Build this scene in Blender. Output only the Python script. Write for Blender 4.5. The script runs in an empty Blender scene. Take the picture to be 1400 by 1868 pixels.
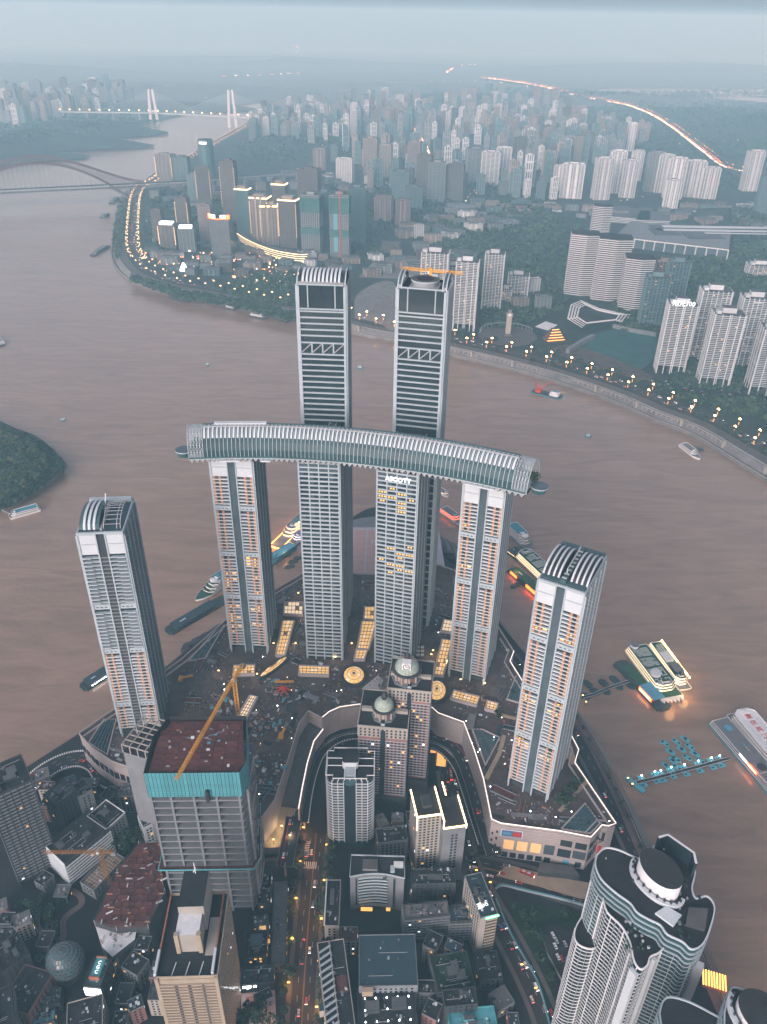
import bpy, math, random
import numpy as np
R = random.Random(11)
S = bpy.context.scene
COL = S.collection
PI = math.pi
# ---------------------------------------------------------------- camera
FPX, CX, CY, PITCH, ROLL, ZC = 1444.0, 700.0, 934.0, math.radians(32), math.radians(1.0), 580.0
from mathutils import Matrix, Vector
cd = bpy.data.cameras.new('camera'); cam = bpy.data.objects.new('camera', cd); COL.objects.link(cam)
cd.sensor_fit = 'VERTICAL'; cd.sensor_height = 24.0; cd.lens = 24.0 * FPX / 1868.0
cd.clip_start = 1.0; cd.clip_end = 60000.0
cam.matrix_world = Matrix.Translation((0, 0, ZC)) @ Matrix.Rotation(math.radians(58), 4, 'X') @ Matrix.Rotation(ROLL, 4, 'Z')
S.camera = cam
# ---------------------------------------------------------------- sky, sun, exposure
SUN_EL, SUN_AZ = 22.0, 205.0          # sun behind thick cloud, behind the camera and to its left
w = bpy.data.worlds.new('World'); S.world = w; w.use_nodes = True
nt = w.node_tree; nt.nodes.clear()
wo = nt.nodes.new('ShaderNodeOutputWorld'); bg = nt.nodes.new('ShaderNodeBackground')
sky = nt.nodes.new('ShaderNodeTexSky'); sky.sky_type = 'NISHITA'; sky.sun_disc = False
sky.sun_elevation = math.radians(SUN_EL); sky.sun_rotation = math.radians(SUN_AZ)
sky.altitude = 300; sky.air_density = 1.0; sky.dust_density = 5.0; sky.ozone_density = 1.0
hs = nt.nodes.new('ShaderNodeHueSaturation'); hs.inputs['Saturation'].default_value = 0.42
nt.links.new(sky.outputs[0], hs.inputs['Color'])
tint = nt.nodes.new('ShaderNodeMix'); tint.data_type = 'RGBA'; tint.blend_type = 'MULTIPLY'; tint.inputs[0].default_value = 1.0
tint.inputs[7].default_value = (0.99, 0.955, 1.07, 1)
nt.links.new(hs.outputs[0], tint.inputs[6]); nt.links.new(tint.outputs[2], bg.inputs[0])
bg.inputs[1].default_value = 0.13
nt.links.new(bg.outputs[0], wo.inputs[0])
sl = bpy.data.lights.new('sun', 'SUN'); sl.energy = 1.3; sl.angle = math.radians(45); sl.color = (1.0, 0.98, 0.95)
so = bpy.data.objects.new('sun', sl); COL.objects.link(so)
_a, _e = math.radians(SUN_AZ), math.radians(SUN_EL)
sdir = Vector((math.sin(_a) * math.cos(_e), math.cos(_a) * math.cos(_e), math.sin(_e)))   # towards the sun
so.rotation_euler = sdir.to_track_quat('Z', 'Y').to_euler()
S.view_settings.view_transform = 'Standard'; S.view_settings.look = 'None'
S.view_settings.exposure = 0.5; S.view_settings.gamma = 1.0; S.view_settings.use_curve_mapping = False
S.render.engine = 'CYCLES'
cy = S.cycles
cy.use_denoising = True
cy.max_bounces = 5; cy.diffuse_bounces = 2; cy.glossy_bounces = 2; cy.transmission_bounces = 2
cy.volume_bounces = 3; cy.transparent_max_bounces = 6; cy.caustics_reflective = False; cy.caustics_refractive = False
cy.sample_clamp_indirect = 3.0; cy.sample_clamp_direct = 0.0
# ---------------------------------------------------------------- survey helpers: a line of sight met with a level plane gives a place on the ground
def at(px, py, z=0.0):
    dx, dy = px - CX, py - CY
    c, s = math.cos(ROLL), math.sin(ROLL)
    u = (dx * c + dy * s) / FPX; v = -(-dx * s + dy * c) / FPX
    d = (u, math.cos(PITCH) + v * math.sin(PITCH), -math.sin(PITCH) + v * math.cos(PITCH))
    t = (z - ZC) / d[2]
    return (d[0] * t, d[1] * t)
def proj(x, y, z):
    z -= ZC
    cz = y * math.cos(PITCH) - z * math.sin(PITCH); v = (y * math.sin(PITCH) + z * math.cos(PITCH)) / cz; u = x / cz
    a, b = u * FPX, -v * FPX
    c, s = math.cos(ROLL), math.sin(ROLL)
    return (CX + a * c - b * s, CY + a * s + b * c)
def top_of(px, py, zb, ty):
    x, y = at(px, py, zb); lo, hi = zb, ZC + 200
    for _ in range(40):
        m = (lo + hi) / 2
        if proj(x, y, m)[1] > ty: lo = m
        else: hi = m
    return lo
# ---------------------------------------------------------------- materials
MATS = {}
def mat(name, col, rough=0.75, var=0.18, scale=0.12, spec=0.3, emit=0.0, ecol=None, metal=0.0, bump=0.0, rnd=0.0, streak=False, nosample=False):
    if name in MATS: return MATS[name]
    m = bpy.data.materials.new(name); m.use_nodes = True; t = m.node_tree
    b = t.nodes['Principled BSDF']
    b.inputs['Roughness'].default_value = rough; b.inputs['Specular IOR Level'].default_value = spec; b.inputs['Metallic'].default_value = metal
    b.inputs['Base Color'].default_value = (*col, 1)
    if var > 0:
        tc = t.nodes.new('ShaderNodeTexCoord'); mp = t.nodes.new('ShaderNodeMapping')
        mp.inputs['Scale'].default_value = (scale * (3 if streak else 1), scale * (3 if streak else 1), scale * (0.25 if streak else 1))
        t.links.new(tc.outputs['Object'], mp.inputs[0])
        n = t.nodes.new('ShaderNodeTexNoise'); n.inputs['Scale'].default_value = 1.0; n.inputs['Detail'].default_value = 6.0; n.inputs['Roughness'].default_value = 0.65
        t.links.new(mp.outputs[0], n.inputs[0])
        rp = t.nodes.new('ShaderNodeMapRange'); rp.inputs[1].default_value = 0.28; rp.inputs[2].default_value = 0.72
        rp.inputs[3].default_value = 1 - var; rp.inputs[4].default_value = 1 + var
        t.links.new(n.outputs['Fac'], rp.inputs[0])
        out = rp.outputs[0]
        if rnd > 0:
            oi = t.nodes.new('ShaderNodeObjectInfo'); r2 = t.nodes.new('ShaderNodeMapRange'); r2.inputs[3].default_value = 1 - rnd; r2.inputs[4].default_value = 1 + rnd
            t.links.new(oi.outputs['Random'], r2.inputs[0])
            mu = t.nodes.new('ShaderNodeMath'); mu.operation = 'MULTIPLY'; t.links.new(out, mu.inputs[0]); t.links.new(r2.outputs[0], mu.inputs[1]); out = mu.outputs[0]
        mx = t.nodes.new('ShaderNodeMix'); mx.data_type = 'RGBA'; mx.blend_type = 'MULTIPLY'; mx.inputs[0].default_value = 1.0
        mx.inputs[6].default_value = (*col, 1); t.links.new(out, mx.inputs[7]); t.links.new(mx.outputs[2], b.inputs['Base Color'])
        if bump > 0:
            bp = t.nodes.new('ShaderNodeBump'); bp.inputs['Strength'].default_value = 0.6; bp.inputs['Distance'].default_value = bump
            t.links.new(n.outputs['Fac'], bp.inputs['Height']); t.links.new(bp.outputs[0], b.inputs['Normal'])
    if emit > 0:
        b.inputs['Emission Color'].default_value = (*(ecol or col), 1); b.inputs['Emission Strength'].default_value = emit
        if nosample: m.cycles.emission_sampling = 'NONE'
    MATS[name] = m
    return m
def M(n): return MATS[n]
for a in [
 ('concrete', (.17, .185, .20), .8, .2, .1), ('concrete_light', (.36, .425, .46), .7, .14, .08), ('concrete_dark', (.042, .047, .054), .85, .25, .12),
 ('white_paint', (.70, .71, .72), .6, .1, .1), ('white_panel', (.52, .57, .60), .5, .08, .08), ('grey_metal', (.30, .32, .335), .45, .12, .1),
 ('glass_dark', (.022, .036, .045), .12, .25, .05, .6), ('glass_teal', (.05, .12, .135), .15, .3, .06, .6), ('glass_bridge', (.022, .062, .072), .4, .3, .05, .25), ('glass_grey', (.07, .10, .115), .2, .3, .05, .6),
 ('roof_dark', (.020, .022, .026), .85, .35, .12), ('roof_grey', (.085, .092, .10), .85, .3, .1), ('roof_teal', (.026, .055, .071), .7, .15, .1),
 ('teal_frame', (.05, .10, .11), .5, .1, .1), ('asphalt', (.030, .031, .035), .9, .25, .05),
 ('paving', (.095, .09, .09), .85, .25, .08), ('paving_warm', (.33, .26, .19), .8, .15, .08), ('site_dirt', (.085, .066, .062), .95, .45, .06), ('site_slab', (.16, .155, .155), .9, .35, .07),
 ('brick_pink', (.23, .125, .115), .8, .2, .1), ('orange_panel', (.44, .23, .12), .6, .12, .1), ('beige_tile', (.34, .285, .215), .75, .15, .1),
 ('cream', (.33, .31, .28), .75, .12, .1), ('crane_yellow', (.62, .30, .035), .5, .1, .2), ('crane_red', (.55, .06, .03), .5, .1, .2), ('copper_green', (.33, .40, .34), .55, .3, .3), ('copper_brown', (.32, .13, .08), .6, .3, .3),
 ('podium_stone', (.40, .355, .345), .7, .12, .06), ('podium_joint', (.12, .10, .10), .8, .1, .1), ('plaza_pink', (.50, .33, .30), .8, .15, .03), ('plaza_strip', (.42, .40, .42), .8, .1, .05),
 ('hull_dark', (.03, .05, .055), .5, .2, .1), ('hull_teal', (.05, .22, .28), .5, .15, .1), ('pontoon_cyan', (.10, .42, .50), .5, .12, .2), ('pontoon_green', (.025, .085, .08), .7, .3, .2), ('ship_white', (.72, .73, .74), .4, .08, .1),
 ('deck_green', (.02, .09, .055), .7, .25, .3), ('deck_grey', (.16, .17, .18), .7, .2, .2), ('ship_red', (.5, .05, .04), .5, .1, .1), ('ship_blue', (.10, .32, .45), .5, .1, .1), ('rubber', (.012, .012, .012), .9, .1, .1),
 ('trunk', (.06, .045, .035), .9, .3, .5), ('bank_stone', (.17, .165, .165), .9, .3, .05), ('bank_mud', (.16, .12, .10), .95, .3, .03), ('soil', (.085, .08, .07), .95, .35, .02), ('mesh_green', (.025, .085, .08), .9, .4, .03), ('net_green', (.04, .115, .11), .9, .3, .08),
 ('black_metal', (.03, .031, .034), .5, .1, .1), ('pipe_grey', (.35, .36, .37), .5, .1, .3), ('tarp_blue', (.10, .30, .36), .7, .2, .4), ('tarp_white', (.62, .64, .66), .7, .15, .4), ('timber', (.28, .17, .10), .8, .3, .5), ('mauve_path', (.17, .115, .115), .85, .25, .1)]:
    mat(*a)
mat('teal_panel', (.075, .29, .33), .6, .2, .15, rnd=.12); mat('red_deck', (.095, .034, .031), .85, .4, .25, rnd=.3); mat('crane_rust', (.26, .12, .03), .6, .2, .2); mat('fin_grey', (.20, .24, .265), .65, .15, .1); mat('arch_red', (.10, .05, .055), .6, .1, .1)
for n, c in [('tower_white', (.50, .545, .565)), ('tower_grey', (.19, .225, .24)), ('tower_beige', (.25, .225, .205)), ('tower_brown', (.11, .10, .095)), ('tower_teal', (.10, .175, .19)), ('tower_pink', (.22, .19, .185))]:
    mat(n, c, .75, .12, .05, rnd=.18)
for n, c in [('leaf_dark', (.022, .045, .030)), ('leaf_mid', (.040, .072, .042)), ('leaf_light', (.062, .095, .05)), ('leaf_olive', (.075, .082, .04))]:
    mat(n, c, .85, .45, .35, .15, rnd=.25)
for n, c in [('paint_white', (.75, .75, .75)), ('paint_silver', (.42, .43, .44)), ('paint_black', (.02, .02, .022)), ('paint_red', (.42, .04, .03)), ('paint_yellow', (.6, .38, .03)), ('paint_blue', (.06, .14, .32))]:
    mat(n, c, .3, .05, .3, .5)
W_ = (1.0, .62, .24)
for n, e, c, ns in [('lamp_warm', 26, (1, .60, .22), 0), ('lamp_street', 3.0, (1, .45, .10), 1), ('lamp_amber', 4.0, (1, .62, .22), 1), ('lamp_far', 3.6, (1, .66, .34), 1), ('lamp_far_red', 4, (1, .25, .12), 1), ('lamp_white', 14, (.9, .95, 1), 0), ('window_lit', .8, (1, .52, .13), 1), ('window_white', 1.8, (.85, .92, 1), 1),
                    ('skylight_glow', .46, (1, .60, .22), 0), ('skylight_pale', .5, (1, .74, .48), 0), ('edge_glow', 4.5, (1, .70, .34), 0), ('coping_glow', .9, (1, .86, .78), 0), ('led_red', 6, (1, .10, .015), 0), ('ship_glow', 2.3, (1, .74, .42), 0), ('ship_orange', 6, (1, .36, .07), 0),
                    ('led_green', 5, (.15, 1, .35), 0), ('sign_white', 1.3, (.95, .97, 1), 0), ('sign_violet', 4, (.75, .6, 1), 0), ('head_light', 9, (1, .92, .75), 1), ('tail_light', 6, (1, .07, .03), 1), ('plaza_glow', .3, (1, .62, .28), 0), ('street_glow', .8, (1, .45, .12), 0), ('screen_white', 3.0, (.92, .95, 1), 0)]:
    mat(n, (.7 * c[0], .7 * c[1], .7 * c[2]), .6, 0, emit=e, ecol=c, nosample=bool(ns))
# water: silty river with a soft sheen
def water_mat():
    m = mat('river_water', (.16, .105, .085), .17, 0, spec=1.0); t = m.node_tree; b = t.nodes['Principled BSDF']; b.inputs['IOR'].default_value = 1.33
    tc = t.nodes.new('ShaderNodeTexCoord')
    def noise(sx, sy, det, dis=0.0):
        mp = t.nodes.new('ShaderNodeMapping'); mp.inputs['Scale'].default_value = (sx, sy, 1); mp.inputs['Rotation'].default_value = (0, 0, .5); t.links.new(tc.outputs['Object'], mp.inputs[0])
        n = t.nodes.new('ShaderNodeTexNoise'); n.inputs['Scale'].default_value = 1; n.inputs['Detail'].default_value = det; n.inputs['Distortion'].default_value = dis; t.links.new(mp.outputs[0], n.inputs[0]); return n
    n1 = noise(.004, .009, 5, .6); n2 = noise(.11, .2, 4); n3 = noise(.010, .045, 6, 1.6)
    mx = t.nodes.new('ShaderNodeMix'); mx.data_type = 'RGBA'; mx.inputs[6].default_value = (.285, .192, .138, 1); mx.inputs[7].default_value = (.225, .149, .110, 1)
    t.links.new(n1.outputs['Fac'], mx.inputs[0])
    mr = t.nodes.new('ShaderNodeMapRange'); mr.inputs[1].default_value = .3; mr.inputs[2].default_value = .7; mr.inputs[3].default_value = .84; mr.inputs[4].default_value = 1.16; t.links.new(n3.outputs['Fac'], mr.inputs[0])
    m2 = t.nodes.new('ShaderNodeMix'); m2.data_type = 'RGBA'; m2.blend_type = 'MULTIPLY'; m2.inputs[0].default_value = 1; t.links.new(mx.outputs[2], m2.inputs[6]); t.links.new(mr.outputs[0], m2.inputs[7]); t.links.new(m2.outputs[2], b.inputs['Base Color'])
    ad = t.nodes.new('ShaderNodeMath'); ad.operation = 'MULTIPLY_ADD'; ad.inputs[1].default_value = 2.2; t.links.new(n3.outputs['Fac'], ad.inputs[0]); t.links.new(n2.outputs['Fac'], ad.inputs[2])
    bp = t.nodes.new('ShaderNodeBump'); bp.inputs['Strength'].default_value = .5; bp.inputs['Distance'].default_value = .5; t.links.new(ad.outputs[0], bp.inputs['Height']); t.links.new(bp.outputs[0], b.inputs['Normal'])
water_mat()
# ---------------------------------------------------------------- mesh builder
class MB:
    def __init__(self): self.v = []; self.f = []; self.m = []; self.mats = []; self.tr = None
    def mi(self, n):
        if n not in self.mats: self.mats.append(n)
        return self.mats.index(n)
    def P(self, p):
        if self.tr:
            ox, oy, c, s = self.tr; return (ox + p[0] * c - p[1] * s, oy + p[0] * s + p[1] * c, p[2])
        return (p[0], p[1], p[2])
    def frame(self, ox=0, oy=0, rz=0): self.tr = (ox, oy, math.cos(rz), math.sin(rz)); return self
    def face(self, pts, m):
        i = len(self.v); self.v += [self.P(p) for p in pts]; self.f.append(tuple(range(i, i + len(pts)))); self.m.append(self.mi(m))
    def box(self, x0, y0, z0, x1, y1, z1, m, top=None):
        i = len(self.v); k = self.mi(m); kt = self.mi(top) if top else k
        self.v += [self.P(p) for p in ((x0, y0, z0), (x1, y0, z0), (x1, y1, z0), (x0, y1, z0), (x0, y0, z1), (x1, y0, z1), (x1, y1, z1), (x0, y1, z1))]
        for q, mm in (((0, 1, 5, 4), k), ((1, 2, 6, 5), k), ((2, 3, 7, 6), k), ((3, 0, 4, 7), k), ((4, 5, 6, 7), kt), ((3, 2, 1, 0), k)):
            self.f.append(tuple(i + a for a in q)); self.m.append(mm)
    def side(self, s, W, D, u0, u1, w0, w1, z0, z1, m):   # a box on wall s (0 front 1 right 2 back 3 left), w = out from the wall
        if s == 0: self.box(u0, -w1, z0, u1, -w0, z1, m)
        elif s == 1: self.box(W + w0, u0, z0, W + w1, u1, z1, m)
        elif s == 2: self.box(W - u1, D + w0, z0, W - u0, D + w1, z1, m)
        else: self.box(-w1, D - u1, z0, -w0, D - u0, z1, m)
    def prism(self, poly, z0, z1, m, top=None, bottom=True):
        a = sum(poly[i][0] * poly[(i + 1) % len(poly)][1] - poly[(i + 1) % len(poly)][0] * poly[i][1] for i in range(len(poly)))
        if a < 0: poly = poly[::-1]
        n = len(poly); i = len(self.v); k = self.mi(m)
        self.v += [self.P((p[0], p[1], z0)) for p in poly] + [self.P((p[0], p[1], z1)) for p in poly]
        for j in range(n): self.f.append((i + j, i + (j + 1) % n, i + n + (j + 1) % n, i + n + j)); self.m.append(k)
        self.f.append(tuple(i + n + j for j in range(n))); self.m.append(self.mi(top) if top else k)
        if bottom: self.f.append(tuple(i + n - 1 - j for j in range(n))); self.m.append(k)
    def cyl(self, cx, cy, r0, r1, z0, z1, m, n=12, top=None, sx=1, sy=1):
        i = len(self.v); k = self.mi(m)
        for z, r in ((z0, r0), (z1, r1)):
            self.v += [self.P((cx + r * sx * math.cos(2 * PI * j / n), cy + r * sy * math.sin(2 * PI * j / n), z)) for j in range(n)]
        for j in range(n): self.f.append((i + j, i + (j + 1) % n, i + n + (j + 1) % n, i + n + j)); self.m.append(k)
        self.f.append(tuple(i + n + j for j in range(n))); self.m.append(self.mi(top) if top else k)
    def bar(self, a, b, r, m, r2=None):      # a square rod from a to b
        a = Vector(self.P(a)); b = Vector(self.P(b)); d = (b - a); 
        if d.length < 1e-6: return
        d.normalize(); u = d.cross(Vector((0, 0, 1)))
        if u.length < 1e-3: u = Vector((1, 0, 0))
        u.normalize(); v = d.cross(u); r2 = r if r2 is None else r2; i = len(self.v); k = self.mi(m)
        for p, q in ((a, r), (b, r2)): self.v += [tuple(p + u * q + v * q), tuple(p - u * q + v * q), tuple(p - u * q - v * q), tuple(p + u * q - v * q)]
        for q in ((0, 1, 5, 4), (1, 2, 6, 5), (2, 3, 7, 6), (3, 0, 4, 7), (3, 2, 1, 0), (4, 5, 6, 7)): self.f.append(tuple(i + a_ for a_ in q)); self.m.append(k)
    def strip(self, path, w0, w1, z0, z1, m, top=None):     # a wall / kerb of given thickness along a path (offset w0..w1 to its left)
        n = len(path); off = []
        for i in range(n):
            p = path[max(0, i - 1)]; q = path[min(n - 1, i + 1)]; d = math.hypot(q[0] - p[0], q[1] - p[1]) or 1
            off.append((-(q[1] - p[1]) / d, (q[0] - p[0]) / d))
        zz = (lambda i, z: z[i] if isinstance(z, (list, tuple)) else z)
        for i in range(n - 1):
            A, B, a, b = path[i], path[i + 1], off[i], off[i + 1]; k = self.mi(m); kt = self.mi(top) if top else k; j = len(self.v)
            for zsel in (z0, z1):
                self.v += [self.P((A[0] + a[0] * w0, A[1] + a[1] * w0, zz(i, zsel))), self.P((B[0] + b[0] * w0, B[1] + b[1] * w0, zz(i + 1, zsel))), self.P((B[0] + b[0] * w1, B[1] + b[1] * w1, zz(i + 1, zsel))), self.P((A[0] + a[0] * w1, A[1] + a[1] * w1, zz(i, zsel)))]
            for q, mm in (((0, 1, 5, 4), k), ((2, 3, 7, 6), k), ((3, 0, 4, 7), k), ((1, 2, 6, 5), k), ((4, 5, 6, 7), kt), ((3, 2, 1, 0), k)): self.f.append(tuple(j + a_ for a_ in q)); self.m.append(mm)
    def mesh(self, name, smooth=False):
        me = bpy.data.meshes.new(name); me.from_pydata(self.v, [], self.f)
        for n in self.mats: me.materials.append(MATS[n])
        if self.f:
            me.polygons.foreach_set('material_index', self.m)
            if smooth: me.polygons.foreach_set('use_smooth', [True] * len(self.f))
        return me
def ob(name, data, par=None, loc=(0, 0, 0), rz=0.0, sc=None, kind=None, label=None, cat=None, group=None):
    if isinstance(data, MB): data = data.mesh(name)
    o = bpy.data.objects.new(name, data); COL.objects.link(o)
    o.location = loc
    if rz: o.rotation_euler = (0, 0, rz)
    if sc: o.scale = sc
    if par is not None: o.parent = par
    if kind: o['kind'] = kind
    if label: o['label'] = label
    if cat: o['category'] = cat
    if group: o['group'] = group
    return o
def thing(name, label, cat, loc=(0, 0, 0), rz=0.0, group=None): return ob(name, None, None, loc, rz, label=label, cat=cat, group=group)
def boxmesh(name, x, y, z, m):
    b = MB(); b.box(0, 0, 0, x, y, z, m); return b.mesh(name)
def copy_tree(o, par=None, kids=None):
    c = o.copy(); COL.objects.link(c)
    if par is not None: c.parent = par
    for ch in (kids or KIDS).get(o.name, ()): copy_tree(ch, c, kids)
    return c
KIDS = {}
def index_kids(o, objs):
    for x in objs:
        if x.parent is not None: KIDS.setdefault(x.parent.name, []).append(x)
def smooth_path(pts, n=6):
    out = []
    for i in range(len(pts) - 1):
        p0 = pts[max(0, i - 1)]; p1 = pts[i]; p2 = pts[i + 1]; p3 = pts[min(len(pts) - 1, i + 2)]
        for k in range(n):
            t = k / n
            out.append(tuple(.5 * (2 * p1[j] + (p2[j] - p0[j]) * t + (2 * p0[j] - 5 * p1[j] + 4 * p2[j] - p3[j]) * t * t + (3 * p1[j] - p0[j] - 3 * p2[j] + p3[j]) * t ** 3) for j in range(len(p1))))
    out.append(tuple(pts[-1])); return out
def walk(path, step, start=0.0):           # points every `step` metres along a path, with heading
    out = []; d = -start; nxt = 0.0
    acc = -start
    for i in range(len(path) - 1):
        a, b = path[i], path[i + 1]; L = math.hypot(b[0] - a[0], b[1] - a[1])
        while L > 0 and nxt <= acc + L:
            if nxt >= acc:
                t = (nxt - acc) / L; out.append((a[0] + (b[0] - a[0]) * t, a[1] + (b[1] - a[1]) * t, math.atan2(b[1] - a[1], b[0] - a[0])))
            nxt += step
        acc += L
    return out
def A(pts, z): return [at(x, y, z) for x, y in pts]
def inside(p, poly):
    x, y = p; c = False; n = len(poly)
    for i in range(n):
        x1, y1 = poly[i]; x2, y2 = poly[(i + 1) % n]
        if (y1 > y) != (y2 > y) and x < (x2 - x1) * (y - y1) / (y2 - y1) + x1: c = not c
    return c
# ================================================================ setting: water, land, roads, haze
FAR = 19000.0
b = MB(); n = 1
b.face([(-14000, -500, 0), (14000, -500, 0), (14000, FAR, 0), (-14000, FAR, 0)], 'river_water')
ob('river', b, kind='structure')
def land(name, poly, z, m, z0=-1.0):
    b = MB(); b.prism(poly, z0, z, m, bottom=False); return ob(name, b, kind='structure')
# far side of the river: waterline, then a stone embankment up to the promenade
BANK = [(2300, 1500), (1900, 1215), (1650, 1040), (1500, 943), (1400, 881), (1343, 846), (1263, 797), (1191, 769), (1137, 744), (1083, 723), (1020, 702), (970, 687), (944, 680), (890, 666), (849, 657), (827, 652),
        (724, 626), (702, 622), (648, 611), (540, 583), (450, 567), (380, 551), (320, 541), (260, 524), (228, 508), (212, 490), (204, 470), (205, 440), (210, 405), (217, 372), (230, 352), (258, 338), (282, 318), (318, 298), (346, 286), (367, 271), (396, 255), (430, 236), (452, 222)]
BW = smooth_path(A(BANK, 0), 3)
def offset(path, d):
    out = []
    for i in range(len(path)):
        p = path[max(0, i - 1)]; q = path[min(len(path) - 1, i + 1)]; L = math.hypot(q[0] - p[0], q[1] - p[1]) or 1
        out.append((path[i][0] + (q[1] - p[1]) / L * d, path[i][1] - (q[0] - p[0]) / L * d))
    return out
BT = offset(BW, 16)     # away from the water (path runs right to left, land on its right)
ZB = 13.0
LANDA = BT + A([(520, 203), (600, 195), (700, 191), (830, 187), (900, 183), (1100, 176), (1400, 175), (2600, 175)], ZB) + [(9000, 1500), (4000, 900)]
def green_ground():
    m = mat('ground_green', (.022, .036, .03), .95, .5, .012); return m
green_ground()
def city_ground():
    m = mat('ground_city', (.020, .021, .024), .95, .5, .02); return m
city_ground(); mat('ground_distant', (.10, .125, .125), .95, .35, .004)  # distant ground paler: town cover, plus haze put into the colour
land('far_bank_ground', LANDA, ZB, 'ground_green')
b = MB()
for i in range(len(BW) - 1):
    b.face([(*BW[i], -.5), (*BT[i], ZB), (*BT[i + 1], ZB), (*BW[i + 1], -.5)], 'bank_mud' if i > 75 else 'bank_stone')
ob('far_bank_embankment', b, kind='structure')
FARLINE = [(-900, 420), (-300, 345), (0, 285), (60, 268), (150, 248), (250, 226), (330, 208), (420, 192), (470, 185), (600, 181), (690, 178), (840, 174), (900, 170), (1100, 160), (1500, 160), (3000, 180)]
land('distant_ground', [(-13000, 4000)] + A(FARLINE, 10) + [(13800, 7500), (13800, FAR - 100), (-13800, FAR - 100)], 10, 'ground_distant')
b = MB(); b.prism(A([(1090, 172), (1250, 166), (1420, 181), (1600, 190), (1600, 196), (1420, 188), (1240, 175)], 14), 13.2, 13.6, 'river_water', bottom=False)
ob('distant_river_reach', b, kind='structure')
# wooded hills
def hill(cx, cy, rx, ry, h, rz=0.0, seed=0, name='hill', m='ground_green', z=9.0):
    b = MB(); b.frame(cx, cy, rz); N, K = 40, 10; rr = random.Random(seed); ph = [rr.uniform(0, 6.3) for _ in range(4)]
    def hh(a, t): return h * (math.cos(t * PI / 2) ** 1.2) * (1 + .25 * math.sin(2 * a + ph[0]) + .18 * math.sin(3 * a + ph[1] + t * 3) + .12 * math.sin(5 * a + ph[2] - t * 5))
    def pt(k, j):
        a = 2 * PI * j / N; t = k / K; e = 1 + .12 * math.sin(3 * a + ph[3]) + .08 * math.sin(5 * a + ph[0])
        return (rx * t * e * math.cos(a), ry * t * e * math.sin(a), z + max(0, hh(a, t)) - (1.5 if k == K else 0))
    for k in range(K):
        for j in range(N): b.face([pt(k, j), pt(k + 1, j), pt(k + 1, j + 1), pt(k, j + 1)], m)
    me = b.mesh(name, True); me.validate(); o = ob(name, me, kind='structure'); return o
HILLS = []
for px, py, rx, ry, h, sd in [(60, 262, 520, 260, 60, 1), (-120, 285, 600, 300, 90, 2), (170, 238, 430, 260, 50, 3), (1300, 215, 900, 500, 110, 4), (1120, 185, 1500, 500, 120, 5), (1450, 240, 700, 520, 130, 6), (940, 172, 1300, 500, 90, 7), (700, 158, 1500, 500, 120, 8),
                              (300, 165, 1700, 600, 170, 9), (60, 190, 1500, 600, 150, 10), (1250, 130, 3000, 900, 260, 11), (500, 118, 3200, 900, 260, 12), (-100, 130, 2600, 900, 280, 13), (560, 262, 420, 240, 40, 14), (960, 395, 260, 190, 24, 15), (1330, 400, 230, 190, 38, 16), (1000, 505, 110, 90, 16, 17)]:
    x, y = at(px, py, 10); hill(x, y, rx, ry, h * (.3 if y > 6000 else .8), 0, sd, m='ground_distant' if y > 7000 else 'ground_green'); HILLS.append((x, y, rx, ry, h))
# wooded point at the left edge
ISL = smooth_path(A([(-60, 960), (0, 935), (40, 914), (75, 893), (104, 870), (123, 850), (118, 838), (92, 812), (64, 792), (30, 780), (0, 766), (-60, 748), (-150, 740)], 2), 4)
b = MB(); cen = at(-40, 850, 2)
ring = []
for k, (s, z) in enumerate([(1.0, -.5), (.97, 3), (.86, 11), (.6, 20), (.25, 24)]): ring.append([(cen[0] + (p[0] - cen[0]) * s, cen[1] + (p[1] - cen[1]) * s, z + (1.5 * math.sin(p[0] * .13) if k > 1 else 0)) for p in ISL])
for k in range(4):
    for j in range(len(ISL) - 1): b.face([ring[k][j + 1], ring[k][j], ring[k + 1][j], ring[k + 1][j + 1]], 'bank_mud' if k == 0 else 'ground_green')
b.face(ring[4][::-1], 'ground_green')
ob('river_point_ground', b, kind='structure')
# the peninsula with the old city
ZG = 20.0
PEN = [(1600, 2600), (1480, 2250), (1352, 1900), (1310, 1800), (1262, 1690), (1215, 1610), (1182, 1555), (1150, 1482), (1118, 1415), (1083, 1348), (1048, 1290), (990, 1228), (925, 1152), (870, 1078), (838, 1040), (800, 1000), (770, 955), (735, 932), (700, 924), (662, 932), (620, 965), (590, 1010), (560, 1040), (500, 1078), (425, 1124), (330, 1194), (220, 1284), (150, 1334), (60, 1392), (0, 1432), (-150, 1540), (-500, 2000), (-700, 2600)]
PT = smooth_path(A(PEN, ZG), 3); PW = offset(PT, 15)
land('city_ground', PT + [(-600, -300), (600, -300)], ZG, 'ground_city')
b = MB()
for i in range(len(PT) - 1): b.face([(*PT[i], ZG), (*PW[i], -.5), (*PW[i + 1], -.5), (*PT[i + 1], ZG)], 'bank_mud' if i % 7 in (2, 3) else 'bank_stone')
ob('city_embankment', b, kind='structure')
def sheet(name, path, w, z, m, closed=False, wid2=None):
    L = offset(path, w / 2); Rr = offset(path, -w / 2); b = MB()
    zz = (lambda i: z[i] if isinstance(z, (list, tuple)) else z)
    for i in range(len(path) - 1): b.face([(*L[i], zz(i)), (*L[i + 1], zz(i + 1)), (*Rr[i + 1], zz(i + 1)), (*Rr[i], zz(i))][::-1], m)
    return ob(name, b, kind='structure')
def kerb(path, w, z, h=.14, m='paving'):
    b = MB(); b.strip(path, w / 2, w / 2 + 3.2, z, z + h, m); b.strip(path, -w / 2 - 3.2, -w / 2, z, z + h, m); return ob('pavement', b, kind='structure')
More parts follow.
